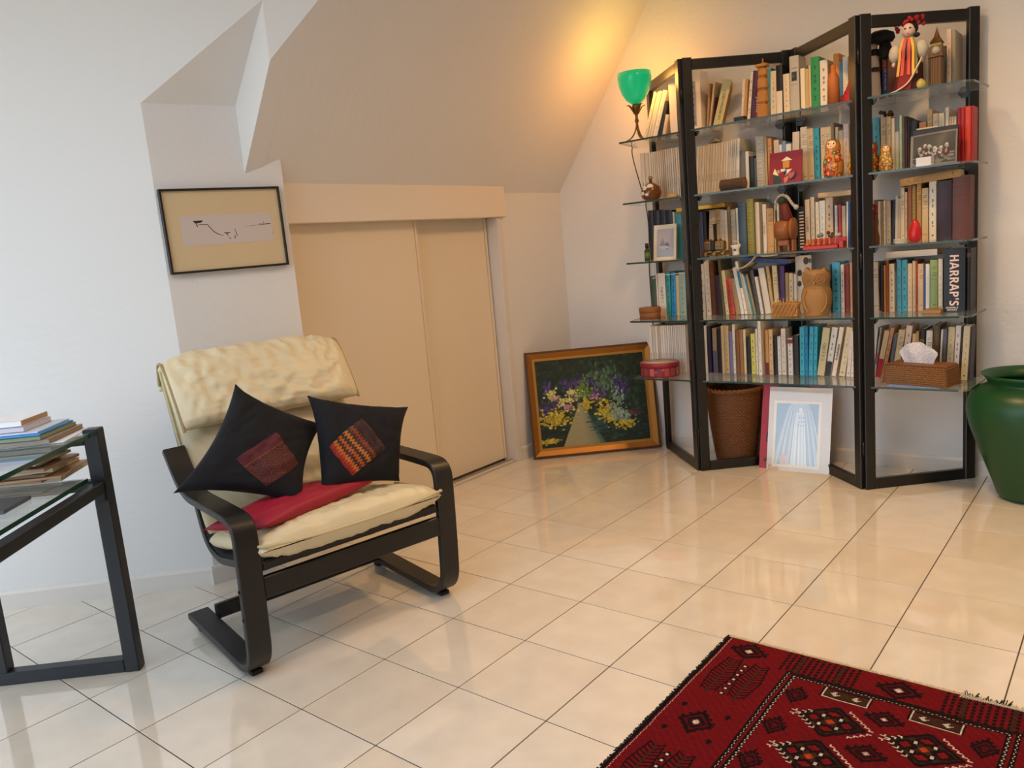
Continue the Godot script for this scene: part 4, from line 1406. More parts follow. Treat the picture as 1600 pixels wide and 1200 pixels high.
	put("clock_stage", box(0.042, 0.034, 0.044, 0.001), br, o, at(0, 0.145, 0))
	put("clock_face", lathe([Vector2(0, 0), Vector2(0.014, 0), Vector2(0.014, 0.002), Vector2(0, 0.0025)], 20), pm("a8a89c", 0.4), o, Transform3D(Basis(Vector3(0, 0, 1), PI / 2), Vector3(-0.021, 0.145, 0)))
	put("belfry", box(0.036, 0.012, 0.038, 0.001), pm("8a7a3c", 0.4, 0.4), o, at(0, 0.168, 0))
	put("roof", lathe([Vector2(0.032, 0.174), Vector2(0.014, 0.196), Vector2(0.012, 0.200), Vector2(0.0, 0.236)], 4, Transform3D(Basis(Vector3.UP, PI / 4), Vector3.ZERO)), br, o)

func flowers(n: int, spread: Vector3, seed: int) -> ArrayMesh:
	var st := st_new()
	var r := RandomNumberGenerator.new()
	r.seed = seed
	for k in n:
		add_ball(st, Vector3.ONE * r.randf_range(0.006, 0.010), Vector3(r.randf_range(-1, 1) * spread.x, r.randf_range(-1, 1) * spread.y, r.randf_range(-1, 1) * spread.z), 6)
	return done(st)

func nest_image(scarf: String, robe: String, bloom: Array, seed: int) -> ImageTexture:
	var im := picture(128, 160, robe)
	im.fill_rect(Rect2i(0, 0, 128, 62), Color(scarf))
	var r := RandomNumberGenerator.new()
	r.seed = seed
	for k in 60:
		var c := Vector2(r.randf_range(0, 128), r.randf_range(66, 156))
		dab(im, c.x, c.y, 8, 8, Color("2a1c14"))
		dab(im, c.x, c.y, 7, 7, Color(bloom[k % bloom.size()]))
		dab(im, c.x, c.y, 2, 2, Color("e8d8a0"))
	# face towards the room
	dab(im, 64, 34, 17, 17, Color("3a2418"))
	dab(im, 64, 37, 15, 15, Color("e6c8a0"))
	dab(im, 57, 36, 3, 2, Color("2a1c18"))
	dab(im, 71, 36, 3, 2, Color("2a1c18"))
	dab(im, 64, 46, 3, 1, Color("b8342c"))
	return ImageTexture.create_from_image(im)

func nesting_doll(label: String, x: float, z: float, h: float, tex: ImageTexture, yaw: float):
	var prof := [Vector2(0.0, 0.0), Vector2(0.20, 0.0), Vector2(0.235, 0.10), Vector2(0.25, 0.28), Vector2(0.245, 0.42), Vector2(0.21, 0.56), Vector2(0.175, 0.64), Vector2(0.185, 0.72), Vector2(0.19, 0.82), Vector2(0.155, 0.93), Vector2(0.09, 0.985), Vector2(0.0, 1.0)]
	var st := st_new()
	var rows := []
	for p in range(prof.size() - 1, -1, -1):
		var r := PackedVector3Array()
		for k in 33:
			var t := TAU * k / 32.0
			r.append(Vector3(maxf(prof[p].x, 0.0001) * cos(t), prof[p].y, maxf(prof[p].x, 0.0001) * sin(t)) * h)
		rows.append(r)
	add_grid(st, rows, false, true, 0, true)
	var m := pm("ffffff", 0.18, 0.0, tex)
	var o := put("nesting_doll", done(st), m, null, at(x, sy(4), z, yaw))
	tag(o, label, "nesting doll", "nesting dolls on the fourth shelf")

func build_fourth_shelf():
	var y := sy(4)
	# glass flask with amber and white decoration
	var o := thing("flask", "round bellied amber flask with white figures on fourth shelf left end", "flask", "", Vector3(2.85, y, 0.345))
	put("belly", lathe([Vector2(0, 0), Vector2(0.024, 0.0), Vector2(0.046, 0.018), Vector2(0.053, 0.042), Vector2(0.046, 0.068), Vector2(0.026, 0.084), Vector2(0.010, 0.090), Vector2(0.008, 0.104), Vector2(0, 0.105)], 28), pm("6a3d18", 0.12), o)
	put("stopper", lathe([Vector2(0, 0.104), Vector2(0.009, 0.106), Vector2(0.013, 0.114), Vector2(0.009, 0.122), Vector2(0, 0.126)], 14), pm("8a7a5a", 0.2), o)
	for q in [[-0.4, 0.070, 0.018, 0.014], [0.25, 0.060, 0.014, 0.018], [-0.05, 0.035, 0.012, 0.010], [0.5, 0.040, 0.016, 0.010]]:
		var a: float = PI + q[0]
		var rr := 0.050 - 0.5 * absf(q[1] - 0.042) * 0.5
		put("white_figure", ball(Vector3(0.004, q[3], q[2]), Vector3.ZERO, 10), pm("e6ddd0", 0.4), o, Transform3D(Basis(Vector3.UP, -a), Vector3(rr * cos(a), q[1], rr * sin(a))))
	tag(put("shell", lathe([Vector2(0, 0), Vector2(0.028, 0.001), Vector2(0.032, 0.006), Vector2(0.020, 0.016), Vector2(0.006, 0.022), Vector2(0, 0.023)], 16, Transform3D(Basis.from_scale(Vector3(0.8, 1, 1)))), relief(pm("b8935a", 0.6), 0.1, 1.0, 12.0), null, at(2.80, y, 0.490)), "small tan stone bowl by the left front post on the fourth shelf", "bowl")
	tag(put("paper_pyramid", lathe([Vector2(0.036, 0), Vector2(0, 0.030)], 4), pm("a89a88", 0.7), null, Transform3D(Basis(Vector3.UP, 0.4), Vector3(2.99, y + 0.252, 0.640))), "small grey paper pyramid on top of the cream periodicals", "pyramid")
	# bark log
	o = thing("wooden_log", "small dark bark covered log lying before the cream periodicals", "log", "", Vector3(2.83, y + 0.029, 0.79))
	var f := FastNoiseLite.new()
	f.seed = 8
	f.frequency = 60.0
	var rows := []
	for i in 25:
		var r := PackedVector3Array()
		for j in 28:
			var t := TAU * j / 28.0
			var q := 0.027 * (1.0 + 0.14 * f.get_noise_3d(cos(t) * 0.03, sin(t) * 0.03, i * 0.006))
			r.append(Vector3(q * cos(t), q * sin(t), -0.058 + 0.116 * i / 24.0))
		rows.append(r)
	put("bark", grid(rows, true), relief(pm("4a3424", 0.8), 0.2, 1.5, 15.0), o)
	for s in [-1, 1]:
		put("cut_end", lathe([Vector2(0, 0), Vector2(0.024, 0), Vector2(0.023, 0.002), Vector2(0, 0.002)], 24), pm("7a4a34", 0.7), o, Transform3D(Basis(Vector3.RIGHT, s * PI / 2), Vector3(0, 0, s * 0.0565)))
	# red inlay plaque
	o = thing("wall_plaque", "square dark red plaque with inlaid figures under a lantern, fourth shelf", "plaque", "", Vector3(2.845, y, 1.029))
	o.rotation.z = deg_to_rad(-8.0)
	put("board", box(0.008, 0.148, 0.148, 0.001), pm("8a0f1c", 0.35), o, at(0.004, 0.074, 0))
	var inlay := func(hex: String, pts: Array):
		var p := PackedVector3Array()
		for q in pts:
			p.append(Vector3(-0.0005, 0.148 - q[1] * 0.148, q[0] * 0.148 - 0.074))
		put("inlay", slab(p, Vector3(-0.0012, 0, 0)), pm(hex, 0.4), o)
	inlay.call("e6d6bc", [[0.36, 0.28], [0.54, 0.16], [0.71, 0.28]])
	inlay.call("c88a24", [[0.42, 0.29], [0.63, 0.29], [0.62, 0.50], [0.43, 0.50]])
	inlay.call("e8dcc4", [[0.36, 0.52], [0.50, 0.52], [0.50, 0.60], [0.36, 0.60]])
	inlay.call("1c1410", [[0.44, 0.60], [0.54, 0.54], [0.56, 0.68], [0.48, 0.74]])
	inlay.call("e8dcc4", [[0.53, 0.55], [0.71, 0.55], [0.50, 0.74]])
	inlay.call("ecdcb8", [[0.18, 0.48], [0.30, 0.72], [0.12, 0.64]])
	inlay.call("c49a5c", [[0.24, 0.54], [0.32, 0.54], [0.33, 0.64], [0.27, 0.64]])
	inlay.call("1c3a28", [[0.12, 0.68], [0.28, 0.70], [0.40, 0.86], [0.36, 0.94], [0.14, 0.94]])
	inlay.call("b85a5c", [[0.58, 0.68], [0.78, 0.64], [0.80, 0.74], [0.66, 0.84]])
	inlay.call("18120f", [[0.80, 0.62], [0.86, 0.72], [0.80, 0.86], [0.60, 0.90], [0.74, 0.80]])
	inlay.call("c8785c", [[0.46, 0.80], [0.62, 0.74], [0.56, 0.92], [0.48, 0.96]])
	# nesting dolls
	var ta := nest_image("c87a2c", "c8843a", ["c84a24", "d86a34", "5a7a5a", "d88a4a"], 3)
	var tb := nest_image("c8942e", "cfae6c", ["c8a24a", "b8742c", "d8c07a"], 5)
	var tc := nest_image("b84a1c", "c8861c", ["c83a1c", "d8a020", "8a8a24"], 6)
	nesting_doll("largest nesting doll with orange blossoms, left of the right front post", 2.85, 1.240, 0.168, ta, PI * 0.0)
	nesting_doll("small straw coloured nesting doll half hidden by the right front post", 2.86, 1.322, 0.105, tb, 0.2)
	nesting_doll("red and yellow nesting doll just right of the right front post", 2.85, 1.398, 0.130, tc, -0.1)
	nesting_doll("plain golden nesting doll before the light blue book on the right", 2.84, 1.455, 0.110, tb, 0.3)
	tag(put("leaf_figurine", flowers(9, Vector3(0.010, 0.010, 0.026), 21), pm("5a4426", 0.7), null, at(2.985, y + 0.252, 1.425)), "small brown leaf shaped figurine lying on the books of the fourth shelf", "figurine")
	# album, photograph and slide box
	o = thing("album", "black photo album standing behind the black and white photograph", "album", "", Vector3(2.875, y, 1.632))
	o.rotation.z = deg_to_rad(-5.0)
	put("cover", box(0.014, 0.155, 0.165, 0.001), pm("201a18", 0.4), o, at(0.007, 0.0775, 0))
	put("paper_slip", box(0.010, 0.006, 0.080, 0.0005), pm("d8c8ae", 0.6), o, at(0.004, 0.158, -0.03))
	o = thing("photograph", "curled black and white group photograph leaning on the fourth shelf", "photograph", "", Vector3(2.848, y, 1.630))
	o.rotation.z = deg_to_rad(-9.0)
	var im := picture(170, 128, "8a867c")
	im.fill_rect(Rect2i(10, 6, 154, 116), Color("4c4a48"))
	var g := RandomNumberGenerator.new()
	g.seed = 15
	for k in 70:
		var v := g.randf_range(0.25, 0.55)
		dab(im, g.randf_range(14, 160), g.randf_range(84, 118), 12, 3, Color(v, v, v))
	for k in 6:
		var cx := 36.0 + 19.0 * k + g.randf_range(-5, 5)
		var cy := 58.0 - 9.0 * sin(k * 1.3)
		dab(im, cx, cy + 22, 13, 20, Color(0.24 + 0.12 * (k % 2), 0.23, 0.22))
		for q in 7:
			var v := g.randf_range(0.45, 0.8)
			dab(im, cx + g.randf_range(-9, 9), cy + g.randf_range(0, 36), 4, 4, Color(v, v, v * 0.97))
		dab(im, cx, cy, 6, 7, Color("98948c"))
		dab(im, cx + 2, cy - 5, 6, 3, Color("cac6c0"))
	var st := st_new()
	var r2 := []
	for i in 9:
		var r := PackedVector3Array()
		for j in 17:
			var u := j / 16.0
			var v := i / 8.0
			r.append(Vector3(-0.012 * sin(PI * u) * (0.4 + v) + 0.006 * v * v, 0.132 * (1.0 - v) + 0.006 * u, -0.085 + 0.17 * u))
		r2.append(r)
	add_grid(st, r2, false, false, 0, true)
	put("photo_print", done(st), pm("ffffff", 0.25, 0.0, ImageTexture.create_from_image(im)), o)
	tag(put("film_box", box(0.036, 0.036, 0.056, 0.001), pm("d4d6e0", 0.35), null, at(2.795, y + 0.018, 1.612, -0.1)), "small white film box before the black and white photograph", "box")

func build_third_shelf():
	var y := sy(3)
	# volume with gilt edges lying on the row
	var o := thing("book", "large flat volume with gold edges lying on top behind left post", "book", "books lying flat on the shelved rows", Vector3(2.915, y + 0.232, 0.573))
	put("pages", box(0.14, 0.020, 0.262, 0.001), pm("c9a03c", 0.3, 0.6), o, at(0.075, 0.011, 0))
	for k in [0.0005, 0.0215]:
		put("cover", box(0.15, 0.0016, 0.268, 0.0005), pm("7d6234", 0.5), o, at(0.077, k, 0))
	# photo in a cream mat
	o = thing("framed_photo", "pale photo of two seated people in a cream mat, third shelf left", "photograph", "", Vector3(2.862, y, 0.394))
	o.rotation.z = deg_to_rad(-8.0)
	put("mat_board", box(0.004, 0.178, 0.128, 0.0005), pm("e8dcc2", 0.7), o, at(0.002, 0.089, 0))
	put("strut_back", box(0.014, 0.170, 0.120, 0.001), pm("cdbfa0", 0.7), o, at(0.012, 0.086, 0))
	var im := picture(100, 150, "b8b0b8")
	im.fill_rect(Rect2i(0, 100, 100, 50), Color("a8b0c4"))
	dab(im, 36, 84, 14, 22, Color("8a92ac"))
	dab(im, 36, 58, 5, 6, Color("a88878"))
	dab(im, 62, 92, 13, 18, Color("6a7290"))
	dab(im, 64, 72, 5, 6, Color("a88c7c"))
	dab(im, 46, 98, 30, 8, Color("c4c2cc"))
	put("photo_print", face(0.096, 0.142), pm("ffffff", 0.3, 0.0, ImageTexture.create_from_image(im)), o, Transform3D(Basis(Vector3.BACK, Vector3.UP, Vector3.LEFT), Vector3(-0.0006, 0.014, -0.046)))
	o = thing("bottle", "tiny dark green glass bottle with black cap, third shelf left end", "bottle", "", Vector3(2.80, y, 0.330))
	put("glass_body", lathe([Vector2(0, 0), Vector2(0.013, 0), Vector2(0.014, 0.004), Vector2(0.014, 0.052), Vector2(0.007, 0.062), Vector2(0.006, 0.068), Vector2(0, 0.068)], 20), pm("26401c", 0.1), o)
	put("label_band", lathe([Vector2(0.0142, 0.014), Vector2(0.0145, 0.014), Vector2(0.0145, 0.044), Vector2(0.0142, 0.044)], 20), pm("5a6a34", 0.5), o)
	put("cap", lathe([Vector2(0, 0.066), Vector2(0.009, 0.066), Vector2(0.009, 0.090), Vector2(0, 0.091)], 16), pm("121212", 0.4), o)
	# brass stove engine
	o = thing("brass_engine", "miniature brass and black engine with tall chimney on third shelf", "figurine", "", Vector3(2.82, y, 0.690))
	var brass := pm("8c744a", 0.42, 0.7)
	var iron := pm("241a18", 0.4, 0.5)
	put("chassis", box(0.05, 0.008, 0.120, 0.002), brass, o, at(0, 0.022, 0))
	for x in [-0.022, 0.022]:
		for z in [-0.045, 0.0, 0.045]:
			put("wheel", lathe([Vector2(0, -0.003), Vector2(0.013, -0.003), Vector2(0.013, 0.003), Vector2(0, 0.003)], 16), brass, o, Transform3D(Basis(Vector3(0, 0, 1), PI / 2), Vector3(x, 0.013, z)))
	put("boiler", box(0.040, 0.045, 0.105, 0.006), brass, o, at(0, 0.050, 0))
	for z in [-0.034, 0.026]:
		put("window_plate", box(0.002, 0.028, 0.028, 0.001), pm("3a2a1c", 0.4, 0.3), o, at(-0.0205, 0.052, z))
		for k in 4:
			put("grille_bar", box(0.002, 0.003, 0.024, 0.0005), pm("a8966a", 0.4, 0.6), o, at(-0.022, 0.042 + 0.0065 * k, z))
	put("firebox", box(0.046, 0.050, 0.026, 0.004), iron, o, at(-0.001, 0.052, -0.003))
	put("chimney", lathe([Vector2(0, 0.07), Vector2(0.012, 0.07), Vector2(0.008, 0.082), Vector2(0.0075, 0.146), Vector2(0.010, 0.148), Vector2(0.010, 0.154), Vector2(0, 0.154)], 16), iron, o, at(0, 0, 0.004))
	for z in [-0.04, -0.02, 0.03]:
		put("dome", ball(Vector3(0.008, 0.010, 0.008), Vector3(0, 0.074, z), 10), pm("6a3424", 0.4, 0.4), o)
	o = thing("egg_cup", "small white china cup with grey bird motif on the third shelf", "cup", "", Vector3(2.82, y, 0.795))
	put("cup_body", lathe([Vector2(0, 0), Vector2(0.016, 0), Vector2(0.017, 0.006), Vector2(0.014, 0.012), Vector2(0.018, 0.030), Vector2(0.026, 0.046), Vector2(0.025, 0.047), Vector2(0.016, 0.030), Vector2(0, 0.022)], 24), pm("dcd8d0", 0.15), o)
	put("motif", ball(Vector3(0.002, 0.006, 0.007), Vector3(-0.0175, 0.024, 0.002), 8), pm("4a4a50", 0.3), o)
	put("handle", tube(curve(PackedVector3Array([Vector3(-0.004, 0.044, 0.024), Vector3(-0.004, 0.060, 0.012), Vector3(-0.004, 0.064, 0.0), Vector3(-0.004, 0.058, -0.010)])), 0.003), pm("c4c0bc", 0.15), o)
	# barrel figure with dark head and braided cord
	o = thing("barrel_figure", "wooden barrel on legs carrying a red bottle with braided white cord", "figurine", "", Vector3(2.84, y, 1.030))
	var wd := relief(pm("8f5526", 0.45), 0.06, 0.5, 10.0)
	put("barrel", lathe([Vector2(0, -0.034), Vector2(0.042, -0.034), Vector2(0.047, -0.012), Vector2(0.047, 0.012), Vector2(0.042, 0.030), Vector2(0, 0.030)], 30), wd, o, Transform3D(Basis(Vector3.RIGHT, PI / 2), Vector3(0, 0.096, -0.008)))
	put("end_disc", lathe([Vector2(0, 0), Vector2(0.049, 0), Vector2(0.049, 0.012), Vector2(0, 0.014)], 30), wd, o, Transform3D(Basis(Vector3.RIGHT, PI / 2), Vector3(0, 0.100, 0.026)))
	put("cradle", box(0.050, 0.026, 0.050, 0.003), wd, o, at(0, 0.040, -0.008))
	for z in [-0.030, 0.014, 0.034]:
		put("leg", box(0.040, 0.052, 0.010, 0.002), wd, o, at(0, 0.026, z))
	put("bottle_body", lathe([Vector2(0, 0), Vector2(0.022, 0), Vector2(0.024, 0.004), Vector2(0.021, 0.070), Vector2(0.012, 0.080), Vector2(0, 0.082)], 20), pm("6a1e14", 0.6), o, Transform3D(Basis(Vector3.RIGHT, -0.25), Vector3(0, 0.138, 0.010)))
	put("bottle_head", ball(Vector3(0.020, 0.020, 0.020), Vector3(0, 0.226, -0.014), 14), pm("20302a", 0.6), o)
	for k in 2:
		var c := PackedVector3Array()
		var base := curve(PackedVector3Array([Vector3(-0.004, 0.190, -0.046), Vector3(-0.006, 0.235, -0.040), Vector3(-0.006, 0.252, -0.014), Vector3(-0.006, 0.242, 0.012), Vector3(-0.006, 0.215, 0.030), Vector3(-0.006, 0.196, 0.046)]), 14)
		for i in base.size():
			var a := i * 0.62 + k * PI
			c.append(base[i] + Vector3(cos(a) * 0.003, sin(a) * 0.003, sin(a) * 0.002))
		put("braided_cord", tube(c, 0.0042, 6), pm("b8b0a0", 0.9), o)
	put("tassel", ball(Vector3(0.009, 0.012, 0.012), Vector3(-0.006, 0.194, 0.050), 8), pm("c0b8a8", 0.9), o)
	# red peg tray
	o = thing("peg_toy", "red wooden toy tray with turned wooden pegs on third shelf", "toy", "", Vector3(2.81, y, 1.205))
	var redw := pm("b01820", 0.35)
	put("tray_base", box(0.055, 0.016, 0.150, 0.002), redw, o, at(0, 0.008, -0.008))
	put("tray_back", box(0.014, 0.046, 0.150, 0.002), redw, o, at(0.034, 0.023, 0.012))
	put("tray_step", box(0.040, 0.030, 0.020, 0.002), redw, o, at(0.004, 0.015, 0.078))
	for k in 6:
		var s := 1.0 - 0.10 * k
		put("peg", lathe([Vector2(0, 0.016), Vector2(0.012 * s, 0.016), Vector2(0.013 * s, 0.024), Vector2(0.006 * s, 0.034), Vector2(0.009 * s, 0.040), Vector2(0.006 * s, 0.046), Vector2(0, 0.047)], 14), pm("b86a34", 0.4), o, at(-0.010, 0, -0.066 + 0.024 * k))
	for q in [[-0.020, "7d8a7a"], [0.020, "5a3a2c"], [0.056, "b8b0a4"]]:
		put("toy_bead", flowers(6, Vector3(0.003, 0.011, 0.012), int(q[0] * 1000) + 50), pm(q[1], 0.5), o, at(0.034, 0.058, q[0]))
	# right bay
	tag(put("egg_ornament", lathe([Vector2(0, 0), Vector2(0.014, 0.001), Vector2(0.024, 0.014), Vector2(0.026, 0.030), Vector2(0.022, 0.055), Vector2(0.014, 0.080), Vector2(0.007, 0.092), Vector2(0, 0.095)], 28), pm("c01420", 0.3), null, at(2.815, y, 1.572)), "bright red pear shaped ornament before the tan hardbacks, third shelf right", "ornament")
	for k in 3:
		tag(put("saucer", lathe([Vector2(0, 0), Vector2(0.018, 0), Vector2(0.029, 0.005), Vector2(0.029, 0.0065), Vector2(0.017, 0.002), Vector2(0, 0.002)], 26), pm("e0dcd0", 0.2), null, at(2.81, y + 0.006 * k, 1.518)), ["lowest small white saucer of the stack left of the red ornament", "middle small white saucer of the stack left of the red ornament", "topmost small white saucer of the stack left of the red ornament"][k], "saucer", "small white saucers")
	o = thing("carved_figure", "small brown carved figure with red head beside the right front post", "figurine", "", Vector3(2.85, y, 1.408))
	put("figure_body", lathe([Vector2(0, 0), Vector2(0.017, 0), Vector2(0.018, 0.03), Vector2(0.012, 0.07), Vector2(0.015, 0.10), Vector2(0.010, 0.115), Vector2(0, 0.118)], 10), pm("6a3c1c", 0.6), o)
	put("figure_head", flowers(9, Vector3(0.006, 0.028, 0.008), 61), pm("9a1420", 0.5), o, at(0, 0.140, 0))
	flat_book("broad tan book lying across the tall volumes on the third shelf right", 3, 2.935, 0.250, 1.716, 0.030, 0.228, 0.14, "b48c50", -3.6, 2)
	flat_book("flat beige book lying across paperbacks left of right front post, third shelf", 3, 2.94, 0.224, 1.294, 0.022, 0.150, 0.14, "d8b88c", 0.8, 0)

func woven_box(l: float, w: float, h: float, rows: int, bump: float, r: float) -> ArrayMesh:
	# side wall: a rounded rectangle of woven rows; every row bulges, every strand leans the other way
	var loop := PackedVector2Array()
	var nx := int(l / 0.0022)
	var nz := int(w / 0.0022)
	for k in nx:
		loop.append(Vector2(-l * 0.5 + l * k / nx, -w * 0.5))
	for k in nz:
		loop.append(Vector2(l * 0.5, -w * 0.5 + w * k / nz))
	for k in nx:
		loop.append(Vector2(l * 0.5 - l * k / nx, w * 0.5))
	for k in nz:
		loop.append(Vector2(-l * 0.5, w * 0.5 - w * k / nz))
	var out := []
	for i in rows * 6 + 1:
		var v := float(i) / (rows * 6)
		var rw := PackedVector3Array()
		for j in loop.size():
			var q := loop[j]
			var s := sin(v * rows * TAU) * 0.5 + sin(j * 1.05 + floorf(v * rows) * PI) * 0.6
			var grow := (1.0 - 0.06 * v) + bump * s / minf(l, w)
			rw.append(Vector3(q.x * grow, v * h, q.y * grow))
		out.append(rw)
	return grid(out, true)

func build_lower_shelves():
	var y := sy(2)
	var o := thing("oval_box", "small brown oval wooden box on the second shelf left end", "box", "", Vector3(2.83, y, 0.310))
	var wd := relief(pm("8a5428", 0.5), 0.05, 0.5, 9.0)
	var sc := Transform3D(Basis.from_scale(Vector3(0.8, 1, 1)))
	put("box_body", lathe([Vector2(0, 0), Vector2(0.056, 0), Vector2(0.057, 0.040), Vector2(0, 0.041)], 36, sc), wd, o)
	put("lid", lathe([Vector2(0.0585, 0.036), Vector2(0.0595, 0.038), Vector2(0.0595, 0.058), Vector2(0.057, 0.061), Vector2(0, 0.062)], 36, sc), wd, o)
	# loose white papers lying on the row
	var rows := []
	for i in 13:
		var r := PackedVector3Array()
		for j in 9:
			var u := i / 12.0
			r.append(Vector3(2.935 + 0.13 * j / 8.0, y + 0.222 - 0.018 * pow(1.0 - u, 3.0), 0.275 + 0.19 * u))
		rows.append(r)
	var st := st_new()
	add_grid(st, rows, false, true)
	var lower := []
	for r in rows:
		var q := PackedVector3Array()
		for p in r:
			q.append(p - Vector3(0, 0.0035, 0))
		lower.append(q)
	add_grid(st, lower, false, false)
	for e in [0, 12]:
		add_grid(st, [rows[e], lower[e]], false, false, 1)
	var fr := [PackedVector3Array(), PackedVector3Array()]
	for i in 13:
		fr[0].append(rows[i][0])
		fr[1].append(lower[i][0])
	add_grid(st, fr, false, false, 2)
	tag(put("paper_pile", done(st), pm("e8e0d4", 0.6)), "curved white papers lying on the row of blue books, second shelf left", "paper")
	# woven palm basket
	o = thing("palm_basket", "small square plaited straw basket before leaning books, second shelf middle", "basket", "", Vector3(2.835, y, 1.020), 0.12)
	var straw := pm("c89a58", 0.6)
	put("basket_core", box(0.074, 0.064, 0.104, 0.004), pm("a8783c", 0.7), o, at(0, 0.032, 0))
	for s in [-1, 1]:
		for k in 6:
			for d in [-1, 1]:
				put("plaited_strip", bar(Vector3(s * 0.0378, 0.003, -0.045 + 0.018 * k - d * 0.016), Vector3(s * 0.0378, 0.062, -0.045 + 0.018 * k + d * 0.016), 0.0016 + 0.0006 * (d + 1), 0.010, Vector3(1, 0, 0), 0.0004), pm("c89a58" if d > 0 else "b8874a", 0.6), o)
	for k in 4:
		for d in [-1, 1]:
			put("plaited_strip", bar(Vector3(-0.028 + 0.018 * k - d * 0.010, 0.003, 0.0528), Vector3(-0.028 + 0.018 * k + d * 0.010, 0.062, 0.0528), 0.0016 + 0.0006 * (d + 1), 0.010, Vector3(0, 0, 1), 0.0004), straw, o)
	for k in 14:
		put("straw_tip", bar(Vector3(-0.03 + 0.06 * ((k * 7) % 14) / 13.0, 0.060, -0.046 + 0.007 * k), Vector3(-0.03 + 0.06 * ((k * 7) % 14) / 13.0, 0.074 + 0.006 * (k % 3), -0.044 + 0.007 * k), 0.004, 0.003, Vector3.RIGHT, 0.0005), straw, o)
	build_owl(Vector3(2.845, y, 1.158))
	# card behind the owl
	o = thing("picture_card", "grey card with dark leaf print standing behind the clay owl", "card", "", Vector3(2.965, y, 1.062))
	put("card_board", box(0.003, 0.270, 0.075, 0.0005), pm("c8c0b2", 0.6), o, at(0, 0.135, 0))
	for q in [[0.245, 0.012, 0.018, "3a3c3c"], [0.245, 0.030, 0.012, "5a5c58"], [0.19, -0.018, 0.016, "2c2a28"], [0.14, -0.020, 0.014, "322e2a"], [0.195, 0.018, 0.020, "5a3a28"]]:
		put("leaf_print", ball(Vector3(0.0012, q[2], q[2] * 0.7), Vector3.ZERO, 10), pm(q[3], 0.6), o, at(-0.002, q[0], q[1]))
	flat_book("blue book lying across leaning paperbacks under an open booklet", 2, 2.93, 0.238, 1.005, 0.022, 0.225, 0.13, "2c4a86", 5.5, 4)
	flat_book("tan book lying behind the blue book across the leaning paperbacks", 2, 2.96, 0.266, 1.03, 0.014, 0.17, 0.08, "a8845a", 1.0, 0)
	# open booklet with a curling page
	st = st_new()
	var pg := curve(PackedVector3Array([Vector3(0, 0.226, 0.735), Vector3(0, 0.234, 0.790), Vector3(0, 0.262, 0.835), Vector3(0, 0.286, 0.858), Vector3(0, 0.281, 0.905), Vector3(0, 0.283, 0.965)]), 8)
	rows = []
	for p in pg:
		var r := PackedVector3Array()
		for j in 5:
			r.append(Vector3(2.90 + 0.13 * j / 4.0, y + p.y + 0.002, p.z))
		rows.append(r)
	add_grid(st, rows)
	lower = []
	for r in rows:
		var q := PackedVector3Array()
		for p in r:
			q.append(p - Vector3(0, 0.004, 0))
		lower.append(q)
	add_grid(st, lower, false, true)
	fr = [PackedVector3Array(), PackedVector3Array()]
	for i in rows.size():
		fr[0].append(rows[i][0])
		fr[1].append(lower[i][0])
	add_grid(st, fr, false, false, 2)
	tag(put("open_booklet", done(st), pm("e0cfae", 0.7)), "open cream booklet with curling page lying on the blue book", "booklet")
	flat_book("glossy white book lying on the row of the second shelf right", 2, 2.945, 0.236, 1.628, 0.026, 0.200, 0.13, "dcd8d4", 0.0, 0)
	tag(put("wooden_block", box(0.10, 0.012, 0.070, 0.001), pm("a07a4c", 0.6), null, at(2.895, y + 0.006, 1.625)), "light brown wooden block lying at the foot of the green book", "block")
	# lowest shelf
	y = sy(1)
	o = thing("biscuit_tin", "round red biscuit tin with pale picture lid, lowest shelf left end", "tin", "", Vector3(2.835, y, 0.347))
	var tin := pm("9a2a38", 0.35, 0.3)
	sc = Transform3D(Basis.from_scale(Vector3(0.85, 1, 1)))
	put("tin_body", lathe([Vector2(0, 0), Vector2(0.100, 0), Vector2(0.102, 0.002), Vector2(0.102, 0.055), Vector2(0, 0.055)], 48, sc), tin, o)
	for k in 16:
		var a := TAU * k / 16.0
		put("printed_panel", box(0.0012, 0.040, 0.024, 0.0004), pm(["b8606a", "8a4a54", "a8484e", "7a3a48"][k % 4], 0.4), o, Transform3D(Basis(Vector3.UP, -a), Vector3(0.1018 * 0.85 * cos(a), 0.028, 0.1018 * sin(a))))
	put("lid", lathe([Vector2(0.1035, 0.050), Vector2(0.1055, 0.051), Vector2(0.1055, 0.070), Vector2(0.102, 0.074), Vector2(0.096, 0.0725), Vector2(0, 0.0725)], 48, sc), tin, o)
	put("lid_picture", lathe([Vector2(0, 0.0728), Vector2(0.088, 0.0728), Vector2(0.088, 0.0738), Vector2(0, 0.0740)], 40, sc), pm("b8a48c", 0.2), o)
	tag(put("paper_sheet", box(0.13, 0.002, 0.19, 0.0004), pm("e6ddd0", 0.6), null, at(3.015, y + 0.266, 0.372)), "white paper lying on the white periodicals of the lowest shelf", "paper")
	# tissue box
	o = thing("tissue_box", "brown woven rattan tissue box holding a white tissue, lowest shelf right", "tissue box", "", Vector3(2.835, y + 0.0035, 1.588), deg_to_rad(-14.0))
	var cane := relief(pm("835628", 0.5), 0.2, 0.8, 12.0)
	put("woven_wall", woven_box(0.128, 0.268, 0.080, 9, 0.005, 0.01), cane, o)
	var top := box(0.118, 0.008, 0.252, 0.003)
	put("woven_top", top, relief(pm("7a4c26", 0.55), 0.1, 1.0, 12.0), o, at(0, 0.080, 0))
	for k in 10:
		put("top_strand", bar(Vector3(-0.056 + 0.0124 * k, 0.0845, -0.122), Vector3(-0.056 + 0.0124 * k, 0.0845, 0.122), 0.009, 0.004, Vector3.UP, 0.0015), pm("825228" if k % 2 else "744620", 0.5), o)
	var f := FastNoiseLite.new()
	f.seed = 14
	f.frequency = 14.0
	rows = []
